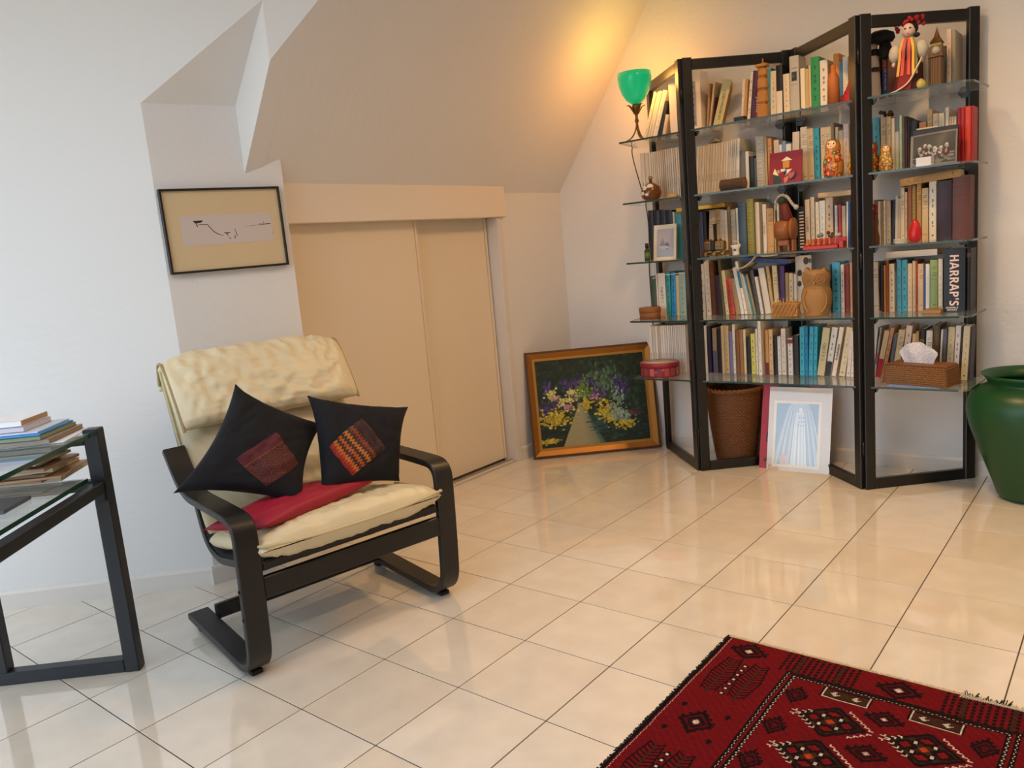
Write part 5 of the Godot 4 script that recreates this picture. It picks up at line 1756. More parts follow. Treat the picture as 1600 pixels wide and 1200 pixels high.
	for i in 22:
		var r := PackedVector3Array()
		for j in 40:
			var u := j / 39.0
			var v := i / 21.0
			var wd2 := lerpf(0.124, 0.168 - 0.04 * absf(v - 0.75), v)
			var hh := 0.084 + v * (0.078 + 0.014 * sin(u * PI) - 0.028 * pow(absf(2.0 * u - 1.0), 3.0))
			r.append(Vector3(0.010 * sin(u * 13.0 + v) * (0.3 + v * 0.7) + 0.006 * f.get_noise_2d(u, v) - 0.014 * v, hh, (u - 0.5) * wd2))
		rows.append(r)
	st = st_new()
	add_grid(st, rows)
	var tissue := pm("f2eef0", 0.85)
	tag(put("paper_tissue", done(st), tissue, null, Transform3D(Basis(Vector3.UP, deg_to_rad(-14.0)), Vector3(2.835, y + 0.004, 1.580))), "crumpled white paper tissue rising out of the rattan box", "tissue")
	tag(put("brochure", box(0.090, 0.0025, 0.20, 0.0004), pm("7da0d8", 0.4), null, at(2.795, y + 0.0015, 1.575, deg_to_rad(-5.0))), "pale blue brochure lying under the rattan tissue box", "brochure")

func build_owl(p: Vector3):
	var o := thing("clay_owl", "tan clay owl figurine with ringed eyes on the second shelf middle", "figurine", "", p, deg_to_rad(8.0))
	var clay := relief(pm("a87c48", 0.7), 0.1, 0.3, 6.0)
	var prof := [Vector2(0.0, 0.0), Vector2(0.048, 0.0), Vector2(0.056, 0.02), Vector2(0.064, 0.06), Vector2(0.066, 0.095), Vector2(0.060, 0.120), Vector2(0.054, 0.132), Vector2(0.058, 0.150), Vector2(0.062, 0.170), Vector2(0.060, 0.190), Vector2(0.050, 0.203), Vector2(0.030, 0.209), Vector2(0.0, 0.210)]
	var rows := []
	var pts := PackedVector3Array()
	for q in prof:
		pts.append(Vector3(q.x, q.y, 0))
	for q in curve(pts, 4):
		var r := PackedVector3Array()
		for k in 48:
			var t := TAU * k / 48.0
			var x := maxf(q.x, 0.0001) * cos(t) * 0.82
			if x < 0.0 and q.y < 0.125:
				x *= 0.92
			r.append(Vector3(x, q.y, maxf(q.x, 0.0001) * sin(t)))
		rows.append(r)
	put("owl_body", grid(rows, true), clay, o)
	for s in [-1, 1]:
		put("ear_tuft", lathe([Vector2(0.016, 0.0), Vector2(0.010, 0.012), Vector2(0.0, 0.026)], 12), clay, o, Transform3D(Basis(Vector3.RIGHT, s * 0.35), Vector3(-0.018, 0.198, s * 0.034)))
		for q in [[0.021, 0.0028], [0.010, 0.0024]]:
			var ring_path := PackedVector3Array()
			for k in 29:
				var t := TAU * k / 28.0
				var zz: float = s * 0.024 + q[0] * cos(t)
				var yy: float = 0.170 + q[0] * sin(t)
				ring_path.append(Vector3(-0.82 * sqrt(maxf(0.0001, 0.0615 * 0.0615 - zz * zz)) - 0.0005, yy, zz))
			put("eye_ring", tube(ring_path, q[1], 6), clay, o)
		put("eye", ball(Vector3(0.004, 0.005, 0.005), Vector3(-0.047, 0.170, s * 0.024), 10), clay, o)
		var wing := PackedVector3Array([Vector3(-0.040, 0.120, s * 0.036), Vector3(-0.038, 0.085, s * 0.049), Vector3(-0.040, 0.045, s * 0.044), Vector3(-0.043, 0.018, s * 0.026)])
		put("wing_edge", tube(curve(wing), 0.005, 8), clay, o)
	put("beak", lathe([Vector2(0.007, 0.0), Vector2(0.004, 0.008), Vector2(0, 0.014)], 8), clay, o, Transform3D(Basis(Vector3(0, 0, 1), 2.2), Vector3(-0.050, 0.152, 0)))

# ---- books -------------------------------------------------------------------------
# kinds of printed spine: rows of small marks too small to read, drawn as bars
func spine_print(kind: int) -> ImageTexture:
	if titles.has(kind):
		return titles[kind]
	var dark := Color("5c544c")
	var base := Color.WHITE
	if kind in [3, 7, 9, 11, 12]:
		base = Color(0.78, 0.78, 0.78)
		dark = Color.WHITE
	if kind == 4:
		dark = Color("5a5650")
	var im := Image.create_empty(32, 256, false, Image.FORMAT_RGB8)
	im.fill(base)
	var r := RandomNumberGenerator.new()
	r.seed = 40 + kind
	if kind in [1, 3, 4, 7]:
		var y := 40
		while y < 200:
			var k := r.randi_range(5, 16)
			var wide := 4 if kind == 1 else (8 if kind == 4 else 7)
			for q in range(y, mini(y + k, 210), 3):
				im.fill_rect(Rect2i(16 - wide / 2 + r.randi_range(0, 1), q, wide - r.randi_range(0, 2), 2), dark)
			y += k + r.randi_range(4, 26)
		im.fill_rect(Rect2i(12, 232, 8, 6), dark)
	elif kind == 2:
		for y in [36, 44, 62, 70, 78, 224]:
			im.fill_rect(Rect2i(6 + r.randi_range(0, 5), y, 20 - r.randi_range(0, 8), 2), dark)
		im.fill_rect(Rect2i(3, 96, 26, 1), dark)
	elif kind == 6:
		im.fill_rect(Rect2i(5, 50, 22, 2), dark)
		im.fill_rect(Rect2i(7, 66, 18, 38), Color("3c3c40"))
		im.fill_rect(Rect2i(10, 76, 6, 14), Color("88857c"))
		im.fill_rect(Rect2i(5, 118, 22, 1), dark)
	elif kind == 8:
		im.fill_rect(Rect2i(13, 150, 5, 40), Color("9a9088"))
	elif kind == 9:
		for y in range(14, 246, 30):
			im.fill_rect(Rect2i(4, y, 24, 2), dark)
			for x in range(6, 26, 5):
				im.fill_rect(Rect2i(x, y + 8 + r.randi_range(-2, 2), 2, 10), dark)
	elif kind == 10:
		im.fill(Color.WHITE)
	elif kind == 11:
		for y in [40, 50, 58]:
			im.fill_rect(Rect2i(9, y, 14, 3), dark)
		for y in [86, 94, 102, 110]:
			im.fill_rect(Rect2i(8 - (y / 4) % 3, y, 17, 4), dark)
		for y in [126, 218]:
			im.fill_rect(Rect2i(9, y, 14, 2), dark)
	elif kind == 12:
		for y in [34, 88]:
			im.fill_rect(Rect2i(1, y, 30, 4), Color(1.0, 0.86, 0.6))
		for y in [50, 58, 66, 76]:
			im.fill_rect(Rect2i(4, y, 18, 2), Color(1.0, 0.84, 0.6))
		im.fill_rect(Rect2i(6, 216, 10, 12), Color(0.9, 0.76, 0.55))
		im.fill_rect(Rect2i(2, 236, 26, 2), Color(0.9, 0.76, 0.55))
	titles[kind] = ImageTexture.create_from_image(im)
	return titles[kind]

# a bound volume: covers with a faintly rounded back, a block of pages inside; x runs to the fore-edge, z is thickness
func volume(o: Node3D, w: float, h: float, d: float, hex: String, kind: int, op := {}):
	var st := st_new()
	var b := minf(0.0018, w * 0.2)
	var n := 4
	st.set_smooth_group(1)
	for k in n:
		for p in [[k, 0], [k + 1, 0], [k + 1, 1], [k, 0], [k + 1, 1], [k, 1]]:
			var t := float(p[0]) / n
			st.set_uv(Vector2(t, 1.0 - p[1]))
			st.add_vertex(Vector3(-sin(PI * t) * minf(0.0025, w * 0.12), h * p[1], w * t))
	st.set_uv(Vector2(0.02, 0.002))
	for q in [[0.0, b], [w - b, w]]:
		st.set_uv(Vector2(0.02, 0.002))
		add_box(st, Vector3(d, h, q[1] - q[0]), Vector3(d * 0.5, h * 0.5, (q[0] + q[1]) * 0.5), 0.0004)
	add_box(st, Vector3(0.0016, h, w - b), Vector3(0.0012, h * 0.5, w * 0.5), 0.0002)
	put("cover", done(st), pm(hex, 0.45, 0.0, spine_print(kind) if kind > 0 else null), o)
	if w - 2.0 * b > 0.001:
		put("pages", box(d - 0.007, h - 0.006, w - 2.0 * b - 0.0002, 0.0002), pm("d8cbb0", 0.85), o, at(d * 0.5 + 0.0005, h * 0.5, w * 0.5))
	if op.has("band"):
		put("spine_band", box(0.0006, h * (op.b1 - op.b0), w * 0.94, 0.0001), pm(op.band, 0.45), o, at(-0.0022, h * (op.b0 + op.b1) * 0.5, w * 0.5))
	if op.has("txt"):
		var down: bool = op.get("td", 0) == 1
		var bs := Basis(Vector3.DOWN, Vector3.BACK, Vector3.LEFT) if down else Basis(Vector3.UP, Vector3.FORWARD, Vector3.LEFT)
		var size: float = op.ts
		var tm := words(op.txt, size, 0.0004, size > 0.03 or op.txt == "le zodiaque")
		put("spine_title", tm, pm(op.tc, 0.5), o, Transform3D(bs, Vector3(-0.0032, h * op.get("ty", 0.5), w * 0.5 + size * (-0.02 if down else 0.02))))

func bk(s: int, z0: float, w: float, h: float, lean: float, hex: String, kind: int, label: String, d := 0.135, xs := 2.95, called := "book", op := {}):
	var o := thing(called, label, "book" if called == "book" else "periodical", ("books" if called == "book" else "matching periodicals") + " on the %s shelf" % ["", "lowest", "second", "third", "fourth", "top"][s])
	for pz in [0.235, 0.993, 1.755]:
		if z0 < pz + 0.045 and z0 + w > pz - 0.045:
			d = minf(d, 3.046 - xs)
	var a := deg_to_rad(lean)
	o.position = Vector3(xs, SHELVES[s - 1] + 0.0005, z0)
	o.rotation.x = a
	if a > 0.0:
		o.position = Vector3(xs, SHELVES[s - 1] + 0.0005 + w * sin(a), z0)
	if op.has("cover"):
		o.rotation.y = deg_to_rad(20.0)
	volume(o, w, h, d, hex, kind, op)
	if kind == 10:
		for k in 12:
			put("notch", box(0.001, 0.006, w * 0.62, 0.0002), pm("efe6dc", 0.5), o, at(-0.0028, h * (0.06 + 0.072 * k), w * 0.62))
	if op.has("cover"):
		put("front_cover", box(d - 0.004, h - 0.02, 0.001, 0.0002), pm(op.cover, 0.5), o, at(d * 0.5, (h - 0.02) * 0.5, w + 0.0006))
	if op.has("txt2"):
		var t := Basis(Vector3.BACK, Vector3.UP, Vector3.LEFT)
		put("spine_imprint", words("NOUVELLE", 0.009, 0.0004, true), pm("f0e8e0", 0.5), o, Transform3D(t, Vector3(-0.0032, 0.017, w * 0.40)))
		put("spine_imprint", words("EDITION", 0.009, 0.0004, true), pm("f0e8e0", 0.5), o, Transform3D(t, Vector3(-0.0032, 0.008, w * 0.40)))

func build_books():
	bk(5, 0.2575, 0.0161, 0.253, 18.8, "d8dccb", 1, "thin pale grey booklet, first from left, left bay of top glass shelf")
	bk(5, 0.2773, 0.0107, 0.254, 19.0, "dcd8c8", 0, "thin cream booklet, second from left, left bay of top glass shelf")
	bk(5, 0.2913, 0.0153, 0.253, 18.5, "cfd6cc", 0, "thin pale green booklet, third from left, left bay of top glass shelf")
	bk(5, 0.3102, 0.0237, 0.251, 18.9, "e2e0d4", 1, "thin white magazine, fourth from left, left bay of top glass shelf")
	bk(5, 0.3400, 0.0203, 0.194, 16.9, "1c222e", 0, "thin dark navy book, fifth from left, left bay of top glass shelf")
	bk(5, 0.3654, 0.0186, 0.125, 15.2, "cfc3ae", 0, "short beige booklet, sixth from left, left bay of top glass shelf")
	bk(5, 0.6107, 0.0094, 0.228, 5.9, "c39a6a", 0, "slim tan paperback, first from left, middle bay of top glass shelf")
	bk(5, 0.6221, 0.0093, 0.232, 9.5, "c8b596", 1, "slim beige paperback, second from left, middle bay of top glass shelf")
	bk(5, 0.6328, 0.0074, 0.162, 9.6, "4a2020", 0, "slim dark maroon booklet, third from left, middle bay of top glass shelf")
	bk(5, 0.6422, 0.0396, 0.237, 15.3, "d9c88c", 0, "pale yellow turned-out paperback, fourth from left, middle bay of top glass shelf", 0.135, 2.95, "book", {"txt": "Les Mythes GRECS", "tc": "2e2a20", "ts": 0.017, "cover": "b98a3e"})
	bk(5, 0.7870, 0.0112, 0.212, 5.4, "ddd0bb", 1, "slim cream paperback, fifth from left, middle bay of top glass shelf")
	bk(5, 0.7995, 0.0136, 0.210, 5.1, "bf8c4e", 0, "tan paperback, sixth from left, middle bay of top glass shelf")
	bk(5, 0.8178, 0.0136, 0.237, 6.7, "e0d4c0", 4, "white paperback with dark lettering, seventh from left, middle bay of top glass shelf")
	bk(5, 0.8328, 0.0239, 0.239, 5.9, "5a1d44", 3, "purple paperback, eighth from left, middle bay of top glass shelf")
	bk(5, 0.8585, 0.0251, 0.233, 5.5, "a33343", 0, "crimson hardback with white letters, ninth from left, middle bay of top glass shelf", 0.135, 2.95, "book", {"txt": "JUNG", "tc": "f0dcd8", "ts": 0.029, "ty": 0.36, "td": 1})
	bk(5, 0.9114, 0.0187, 0.237, 2.9, "4e8a90", 0, "tall teal hardback, tenth from left, middle bay of top glass shelf")
	bk(5, 0.9341, 0.0259, 0.220, 1.2, "e8dcc8", 1, "cream paperback, eleventh from left, middle bay of top glass shelf")
	bk(5, 0.9624, 0.0285, 0.240, 0.6, "2a2625", 3, "black and white paperback, twelfth from left, middle bay of top glass shelf", 0.135, 2.95, "book", {"band": "ece4d8", "b0": 0, "b1": 0.53})
	bk(5, 0.9959, 0.0281, 0.196, 0.0, "e6d3b6", 1, "cream paperback with small emblem, thirteenth from left, middle bay of top glass shelf")
	bk(5, 1.0268, 0.0408, 0.266, 0.0, "bfb5a4", 6, "tall grey volume with dark photo, fourteenth from left, middle bay of top glass shelf", 0.16, 2.95, "book")
	bk(5, 1.0745, 0.0188, 0.205, 0.0, "eddfc2", 0, "cream white hardback, fifteenth from left, middle bay of top glass shelf", 0.12, 2.95, "book")
	bk(5, 1.0946, 0.0154, 0.199, 0.0, "c9a76c", 0, "tan hardback with signature, sixteenth from left, middle bay of top glass shelf")
	bk(5, 1.1112, 0.0090, 0.211, 0.0, "d6bd8c", 0, "slim tan paperback, seventeenth from left, middle bay of top glass shelf")
	bk(5, 1.1221, 0.0349, 0.242, 0.0, "1f8f4a", 4, "bright green paperback, eighteenth from left, middle bay of top glass shelf")
	bk(5, 1.1601, 0.0331, 0.220, 0.0, "e8dec9", 4, "cream paperback with bold black title, nineteenth from left, middle bay of top glass shelf")
	bk(5, 1.2124, 0.0252, 0.235, 1.7, "d98a2a", 0, "orange hardback, twentieth from left, middle bay of top glass shelf")
	bk(5, 1.2406, 0.0140, 0.197, 0.8, "4a86b8", 0, "blue paperback, twenty-first from left, middle bay of top glass shelf")
	bk(5, 1.2577, 0.0212, 0.216, 0.0, "e9e4da", 0, "white paperback, twenty-second from left, middle bay of top glass shelf")
	bk(5, 1.3583, 0.0238, 0.225, 0.0, "3c3016", 0, "dark olive hardback, first from left, right bay of top glass shelf")
	bk(5, 1.3839, 0.0259, 0.216, 0.0, "4a3a18", 0, "dark brown hardback, second from left, right bay of top glass shelf")
	bk(5, 1.4173, 0.0222, 0.230, 0.0, "b5382c", 7, "red and blue lexicon, third from left, right bay of top glass shelf", 0.135, 2.95, "book", {"band": "2f4f9a", "b0": 0, "b1": 0.55, "txt": "Das Haus an den Brunnen", "tc": "f0e6dc", "ts": 0.012})
	bk(5, 1.5538, 0.0173, 0.148, 0.0, "6b4a2a", 0, "brown hardback behind doll, fourth from left, right bay of top glass shelf")
	bk(5, 1.5733, 0.0187, 0.183, 0.0, "d8cdbb", 0, "cream paperback behind doll, fifth from left, right bay of top glass shelf")
	bk(5, 1.6287, 0.0125, 0.172, 0.0, "6b5a34", 0, "olive brown hardback, sixth from left, right bay of top glass shelf")
	bk(5, 1.6429, 0.0146, 0.174, 0.0, "4c5450", 0, "dark grey hardback, seventh from left, right bay of top glass shelf")
	bk(5, 1.6601, 0.0160, 0.234, 0.0, "e6cdb8", 1, "tall pinkish white paperback, eighth from left, right bay of top glass shelf")
	bk(5, 1.6778, 0.0128, 0.229, 0.0, "a59a86", 0, "tall grey beige volume, ninth from left, right bay of top glass shelf", 0.15, 2.95, "book")
	bk(4, 0.2375, 0.0230, 0.254, 0.0, "d9cdb9", 8, "cream periodical, first from left, left bay of fourth glass shelf", 0.135, 2.95, "periodical")
	bk(4, 0.2625, 0.0214, 0.252, 0.0, "d3c5b2", 8, "cream periodical, second from left, left bay of fourth glass shelf", 0.135, 2.95, "periodical")
	bk(4, 0.2860, 0.0121, 0.252, 0.0, "ded2be", 8, "cream periodical, third from left, left bay of fourth glass shelf", 0.135, 2.95, "periodical")
	bk(4, 0.3001, 0.0100, 0.252, 0.0, "d6c8b3", 8, "cream periodical, fourth from left, left bay of fourth glass shelf", 0.135, 2.95, "periodical")
	bk(4, 0.3120, 0.0099, 0.252, 0.0, "d9cbb4", 8, "cream periodical, fifth from left, left bay of fourth glass shelf", 0.135, 2.95, "periodical")
	bk(4, 0.3240, 0.0092, 0.252, 0.0, "d1bfa6", 8, "cream periodical, sixth from left, left bay of fourth glass shelf", 0.135, 2.95, "periodical")
	bk(4, 0.3351, 0.0098, 0.253, 0.0, "dccdb6", 8, "cream periodical, seventh from left, left bay of fourth glass shelf", 0.135, 2.95, "periodical")
	bk(4, 0.3470, 0.0098, 0.253, 0.0, "d8c9b4", 8, "cream periodical, eighth from left, left bay of fourth glass shelf", 0.135, 2.95, "periodical")
	bk(4, 0.3587, 0.0091, 0.253, 0.0, "d5bfa3", 8, "cream periodical, ninth from left, left bay of fourth glass shelf", 0.135, 2.95, "periodical")
	bk(4, 0.3698, 0.0084, 0.253, 0.0, "d0b796", 8, "cream periodical, tenth from left, left bay of fourth glass shelf", 0.135, 2.95, "periodical")
	bk(4, 0.3801, 0.0111, 0.254, 0.0, "d8c4a8", 8, "cream periodical, eleventh from left, left bay of fourth glass shelf", 0.135, 2.95, "periodical")
	bk(4, 0.3932, 0.0090, 0.254, 0.0, "dccfbd", 8, "cream periodical, twelfth from left, left bay of fourth glass shelf", 0.135, 2.95, "periodical")
	bk(4, 0.4041, 0.0096, 0.254, 0.0, "d2c4b1", 8, "cream periodical, thirteenth from left, left bay of fourth glass shelf", 0.135, 2.95, "periodical")
	bk(4, 0.4157, 0.0096, 0.254, 0.0, "e0d6c6", 8, "cream periodical, fourteenth from left, left bay of fourth glass shelf", 0.135, 2.95, "periodical")
	bk(4, 0.4272, 0.0102, 0.254, 0.0, "cbb89e", 8, "cream periodical, fifteenth from left, left bay of fourth glass shelf", 0.135, 2.95, "periodical")
	bk(4, 0.4394, 0.0102, 0.255, 0.0, "ddd0bc", 8, "cream periodical, sixteenth from left, left bay of fourth glass shelf", 0.135, 2.95, "periodical")
	bk(4, 0.4515, 0.0101, 0.255, 0.0, "d6c8b2", 8, "cream periodical, seventeenth from left, left bay of fourth glass shelf", 0.135, 2.95, "periodical")
	bk(4, 0.5357, 0.0130, 0.241, 5.8, "d9cdb9", 8, "leaning cream periodical, first from left, middle bay of fourth glass shelf", 0.135, 2.95, "periodical")
	bk(4, 0.5508, 0.0136, 0.241, 5.7, "d3c5b2", 8, "leaning cream periodical, second from left, middle bay of fourth glass shelf", 0.135, 2.95, "periodical")
	bk(4, 0.5663, 0.0129, 0.241, 5.6, "ded2be", 8, "leaning cream periodical, third from left, middle bay of fourth glass shelf", 0.135, 2.95, "periodical")
	bk(4, 0.5812, 0.0090, 0.241, 5.6, "d6c8b3", 8, "leaning cream periodical, fourth from left, middle bay of fourth glass shelf", 0.135, 2.95, "periodical")
	bk(4, 0.5922, 0.0128, 0.242, 5.5, "d9cbb4", 8, "leaning cream periodical, fifth from left, middle bay of fourth glass shelf", 0.135, 2.95, "periodical")
	bk(4, 0.6069, 0.0127, 0.242, 5.5, "d1bfa6", 8, "leaning cream periodical, sixth from left, middle bay of fourth glass shelf", 0.135, 2.95, "periodical")
	bk(4, 0.6216, 0.0121, 0.243, 5.4, "dccdb6", 8, "leaning cream periodical, seventh from left, middle bay of fourth glass shelf", 0.135, 2.95, "periodical")
	bk(4, 0.6356, 0.0126, 0.243, 5.4, "d8c9b4", 8, "leaning cream periodical, eighth from left, middle bay of fourth glass shelf", 0.135, 2.95, "periodical")
	bk(4, 0.6501, 0.0119, 0.243, 5.3, "d5bfa3", 8, "leaning cream periodical, ninth from left, middle bay of fourth glass shelf", 0.135, 2.95, "periodical")
	bk(4, 0.6639, 0.0137, 0.244, 5.2, "d7c0a2", 8, "leaning cream periodical, tenth from left, middle bay of fourth glass shelf", 0.135, 2.95, "periodical")
	bk(4, 0.6796, 0.0118, 0.244, 5.2, "d8c4a8", 8, "leaning cream periodical, eleventh from left, middle bay of fourth glass shelf", 0.135, 2.95, "periodical")
	bk(4, 0.6933, 0.0105, 0.244, 5.1, "dccfbd", 8, "leaning cream periodical, twelfth from left, middle bay of fourth glass shelf", 0.135, 2.95, "periodical")
	bk(4, 0.7057, 0.0080, 0.245, 5.1, "d2c4b1", 8, "leaning cream periodical, thirteenth from left, middle bay of fourth glass shelf", 0.135, 2.95, "periodical")
	bk(4, 0.7156, 0.0080, 0.246, 5.0, "dfd4c2", 8, "leaning cream periodical, fourteenth from left, middle bay of fourth glass shelf", 0.135, 2.95, "periodical")
	bk(4, 0.7255, 0.0080, 0.247, 5.0, "cfc0aa", 8, "leaning cream periodical, fifteenth from left, middle bay of fourth glass shelf", 0.135, 2.95, "periodical")
	bk(4, 0.7353, 0.0079, 0.247, 4.9, "ddd0bc", 8, "leaning cream periodical, sixteenth from left, middle bay of fourth glass shelf", 0.135, 2.95, "periodical")
	bk(4, 0.7451, 0.0079, 0.248, 4.9, "d6c8b2", 8, "leaning cream periodical, seventeenth from left, middle bay of fourth glass shelf", 0.135, 2.95, "periodical")
	bk(4, 0.7549, 0.0121, 0.249, 3.2, "e6dece", 8, "leaning cream periodical, eighteenth from left, middle bay of fourth glass shelf", 0.135, 2.95, "periodical")
	bk(4, 0.7719, 0.0296, 0.189, 1.2, "6f6a5e", 0, "grey marbled hardback, nineteenth from left, middle bay of fourth glass shelf")
	bk(4, 0.8039, 0.0155, 0.182, 0.5, "e0dccf", 0, "slim white paperback, twentieth from left, middle bay of fourth glass shelf")
	bk(4, 0.8224, 0.0220, 0.157, 0.0, "22211f", 0, "black hardback, twenty-first from left, middle bay of fourth glass shelf")
	bk(4, 0.8467, 0.0083, 0.146, 0.0, "4a5a66", 0, "slim slate hardback, twenty-second from left, middle bay of fourth glass shelf")
	bk(4, 0.8579, 0.0392, 0.242, 0.0, "e4dcc8", 9, "ivory volume with ornate spine, twenty-third from left, middle bay of fourth glass shelf", 0.16, 2.95, "book")
	bk(4, 0.8983, 0.0116, 0.237, 0.0, "c2a273", 0, "tan hardback, twenty-fourth from left, middle bay of fourth glass shelf")
	bk(4, 0.9143, 0.0184, 0.225, 0.0, "cf9a62", 2, "tan orange paperback, twenty-fifth from left, middle bay of fourth glass shelf")
	bk(4, 0.9439, 0.0230, 0.213, 0.0, "d6c6b0", 1, "short beige paperback, twenty-sixth from left, middle bay of fourth glass shelf")
	bk(4, 0.9685, 0.0130, 0.189, 0.0, "ece8e2", 1, "small white paperback, twenty-seventh from left, middle bay of fourth glass shelf")
	bk(4, 0.9835, 0.0156, 0.201, 0.0, "7ba3cc", 0, "small blue paperback, twenty-eighth from left, middle bay of fourth glass shelf")
	bk(4, 1.0004, 0.0229, 0.187, 0.0, "f0ece4", 4, "small white paperback, twenty-ninth from left, middle bay of fourth glass shelf")
	bk(4, 1.0265, 0.0306, 0.234, 1.4, "ded0b8", 0, "cream paperback, thirtieth from left, middle bay of fourth glass shelf")
	bk(4, 1.0679, 0.0288, 0.250, -0.0, "d8cbb8", 2, "white and tan paperback, thirty-first from left, middle bay of fourth glass shelf")
	bk(4, 1.0983, 0.0279, 0.239, -0.3, "cdb78f", 2, "tan paperback with thin rules, thirty-second from left, middle bay of fourth glass shelf")
	bk(4, 1.1287, 0.0250, 0.236, -0.7, "2f9fb6", 4, "turquoise paperback, thirty-third from left, middle bay of fourth glass shelf")
	bk(4, 1.1569, 0.0169, 0.234, 0.1, "d6c2a0", 2, "beige paperback with ruled title, thirty-fourth from left, middle bay of fourth glass shelf")
	bk(4, 1.1753, 0.0277, 0.233, -0.3, "d2be9a", 2, "wide beige paperback, thirty-fifth from left, middle bay of fourth glass shelf")
	bk(4, 1.2049, 0.0144, 0.248, -0.8, "8f7656", 0, "tall brown slipcase, thirty-sixth from left, middle bay of fourth glass shelf")
	bk(4, 1.2212, 0.0121, 0.226, 0.1, "dccdb0", 0, "cream paperback, thirty-seventh from left, middle bay of fourth glass shelf")
	bk(4, 1.2348, 0.0192, 0.209, 0.3, "d6c0a2", 0, "tan paperback, thirty-eighth from left, middle bay of fourth glass shelf")
	bk(4, 1.2558, 0.0221, 0.233, 0.0, "e4d4cc", 1, "pinkish white paperback, thirty-ninth from left, middle bay of fourth glass shelf")
	bk(4, 1.3604, 0.0134, 0.218, 0.0, "8e8f8a", 0, "grey paperback, first from left, right bay of fourth glass shelf")
	bk(4, 1.3781, 0.0278, 0.238, -0.5, "5fb4cc", 4, "light blue paperback, second from left, right bay of fourth glass shelf")
	bk(4, 1.4092, 0.0205, 0.234, 0.0, "dccbaa", 2, "cream paperback with fine rules, third from left, right bay of fourth glass shelf")
	bk(4, 1.4314, 0.0174, 0.234, 0.0, "d9c6a2", 2, "cream paperback with ruled title, fourth from left, right bay of fourth glass shelf")
	bk(4, 1.4515, 0.0125, 0.224, 0.0, "e0d6c4", 0, "slim white paperback, fifth from left, right bay of fourth glass shelf")
	bk(4, 1.4661, 0.0146, 0.232, 0.0, "c4cac2", 0, "grey and white hardback, sixth from left, right bay of fourth glass shelf", 0.135, 2.95, "book", {"band": "5e7484", "b0": 0.72, "b1": 1})
	bk(4, 1.4828, 0.0102, 0.230, 0.0, "b8ccb6", 0, "pale green hardback, seventh from left, right bay of fourth glass shelf")
	bk(4, 1.4944, 0.0084, 0.224, 0.0, "5a6a64", 0, "grey green hardback, eighth from left, right bay of fourth glass shelf")
	bk(4, 1.5044, 0.0087, 0.224, 0.0, "5a1f26", 0, "maroon hardback, ninth from left, right bay of fourth glass shelf")
	bk(4, 1.5148, 0.0069, 0.217, 0.0, "32262c", 0, "dark plum hardback, tenth from left, right bay of fourth glass shelf")
	bk(4, 1.5237, 0.0284, 0.201, 0.0, "24302e", 9, "dark green volume with silver ornament, eleventh from left, right bay of fourth glass shelf")
	bk(4, 1.5591, 0.0267, 0.190, 0.0, "d98a4e", 0, "orange paperback behind album, twelfth from left, right bay of fourth glass shelf")
	bk(4, 1.5898, 0.0181, 0.236, 0.0, "d3b07a", 2, "tan paperback behind album, thirteenth from left, right bay of fourth glass shelf")
	bk(4, 1.6105, 0.0186, 0.216, 0.0, "e0cba8", 2, "cream paperback behind album, fourteenth from left, right bay of fourth glass shelf")
	bk(4, 1.6311, 0.0218, 0.213, 0.0, "e4d2b8", 1, "pale paperback behind album, fifteenth from left, right bay of fourth glass shelf")
	bk(4, 1.6556, 0.0129, 0.232, 0.0, "e8dcc6", 0, "tall white paperback behind album, sixteenth from left, right bay of fourth glass shelf")
	bk(4, 1.6704, 0.0075, 0.194, 0.0, "d0b696", 0, "short tan paperback, seventeenth from left, right bay of fourth glass shelf")
	bk(4, 1.6792, 0.0074, 0.193, 0.0, "d6c0a4", 0, "short beige paperback, eighteenth from left, right bay of fourth glass shelf")
	bk(4, 1.6879, 0.0081, 0.191, 0.0, "dcc8b0", 0, "short cream paperback, nineteenth from left, right bay of fourth glass shelf")
	bk(4, 1.6992, 0.0120, 0.223, 0.0, "9c1420", 0, "tall dark red hardback, twentieth from left, right bay of fourth glass shelf", 0.16, 2.95, "book")
	bk(4, 1.7125, 0.0133, 0.223, 0.0, "b01722", 0, "tall red hardback, twenty-first from left, right bay of fourth glass shelf", 0.16, 2.95, "book")
	bk(4, 1.7277, 0.0197, 0.224, 0.0, "e0472e", 0, "tall orange red hardback, twenty-second from left, right bay of fourth glass shelf", 0.16, 2.95, "book")
	bk(4, 1.7486, 0.0085, 0.223, 0.0, "a81824", 0, "slim red hardback, twenty-third from left, right bay of fourth glass shelf", 0.16, 2.95, "book")
	bk(3, 0.2652, 0.0294, 0.258, 0.0, "1f2838", 9, "navy volume with silver ornament, first from left, left bay of third glass shelf")
	bk(3, 0.2981, 0.0320, 0.254, 0.0, "1f2838", 9, "navy volume with silver ornament, second from left, left bay of third glass shelf")
	bk(3, 0.3335, 0.0330, 0.251, 0.0, "1f2838", 9, "navy volume with silver ornament, third from left, left bay of third glass shelf")
	bk(3, 0.3699, 0.0326, 0.248, 0.0, "1f2838", 9, "navy volume with silver ornament, fourth from left, left bay of third glass shelf")
	bk(3, 0.4058, 0.0118, 0.237, 0.0, "d8d0bc", 0, "slim cream paperback, fifth from left, left bay of third glass shelf")
	bk(3, 0.4210, 0.0335, 0.233, 0.0, "4f9aa0", 0, "teal paperback, sixth from left, left bay of third glass shelf")
	bk(3, 0.4564, 0.0250, 0.232, 0.0, "3f8890", 0, "dark teal paperback, seventh from left, left bay of third glass shelf")
	bk(3, 0.5314, 0.0073, 0.230, 0.0, "5d6f80", 0, "slim blue grey paperback, first from left, middle bay of third glass shelf")
	bk(3, 0.5406, 0.0099, 0.230, 0.0, "e8e2d6", 0, "slim white paperback, second from left, middle bay of third glass shelf")
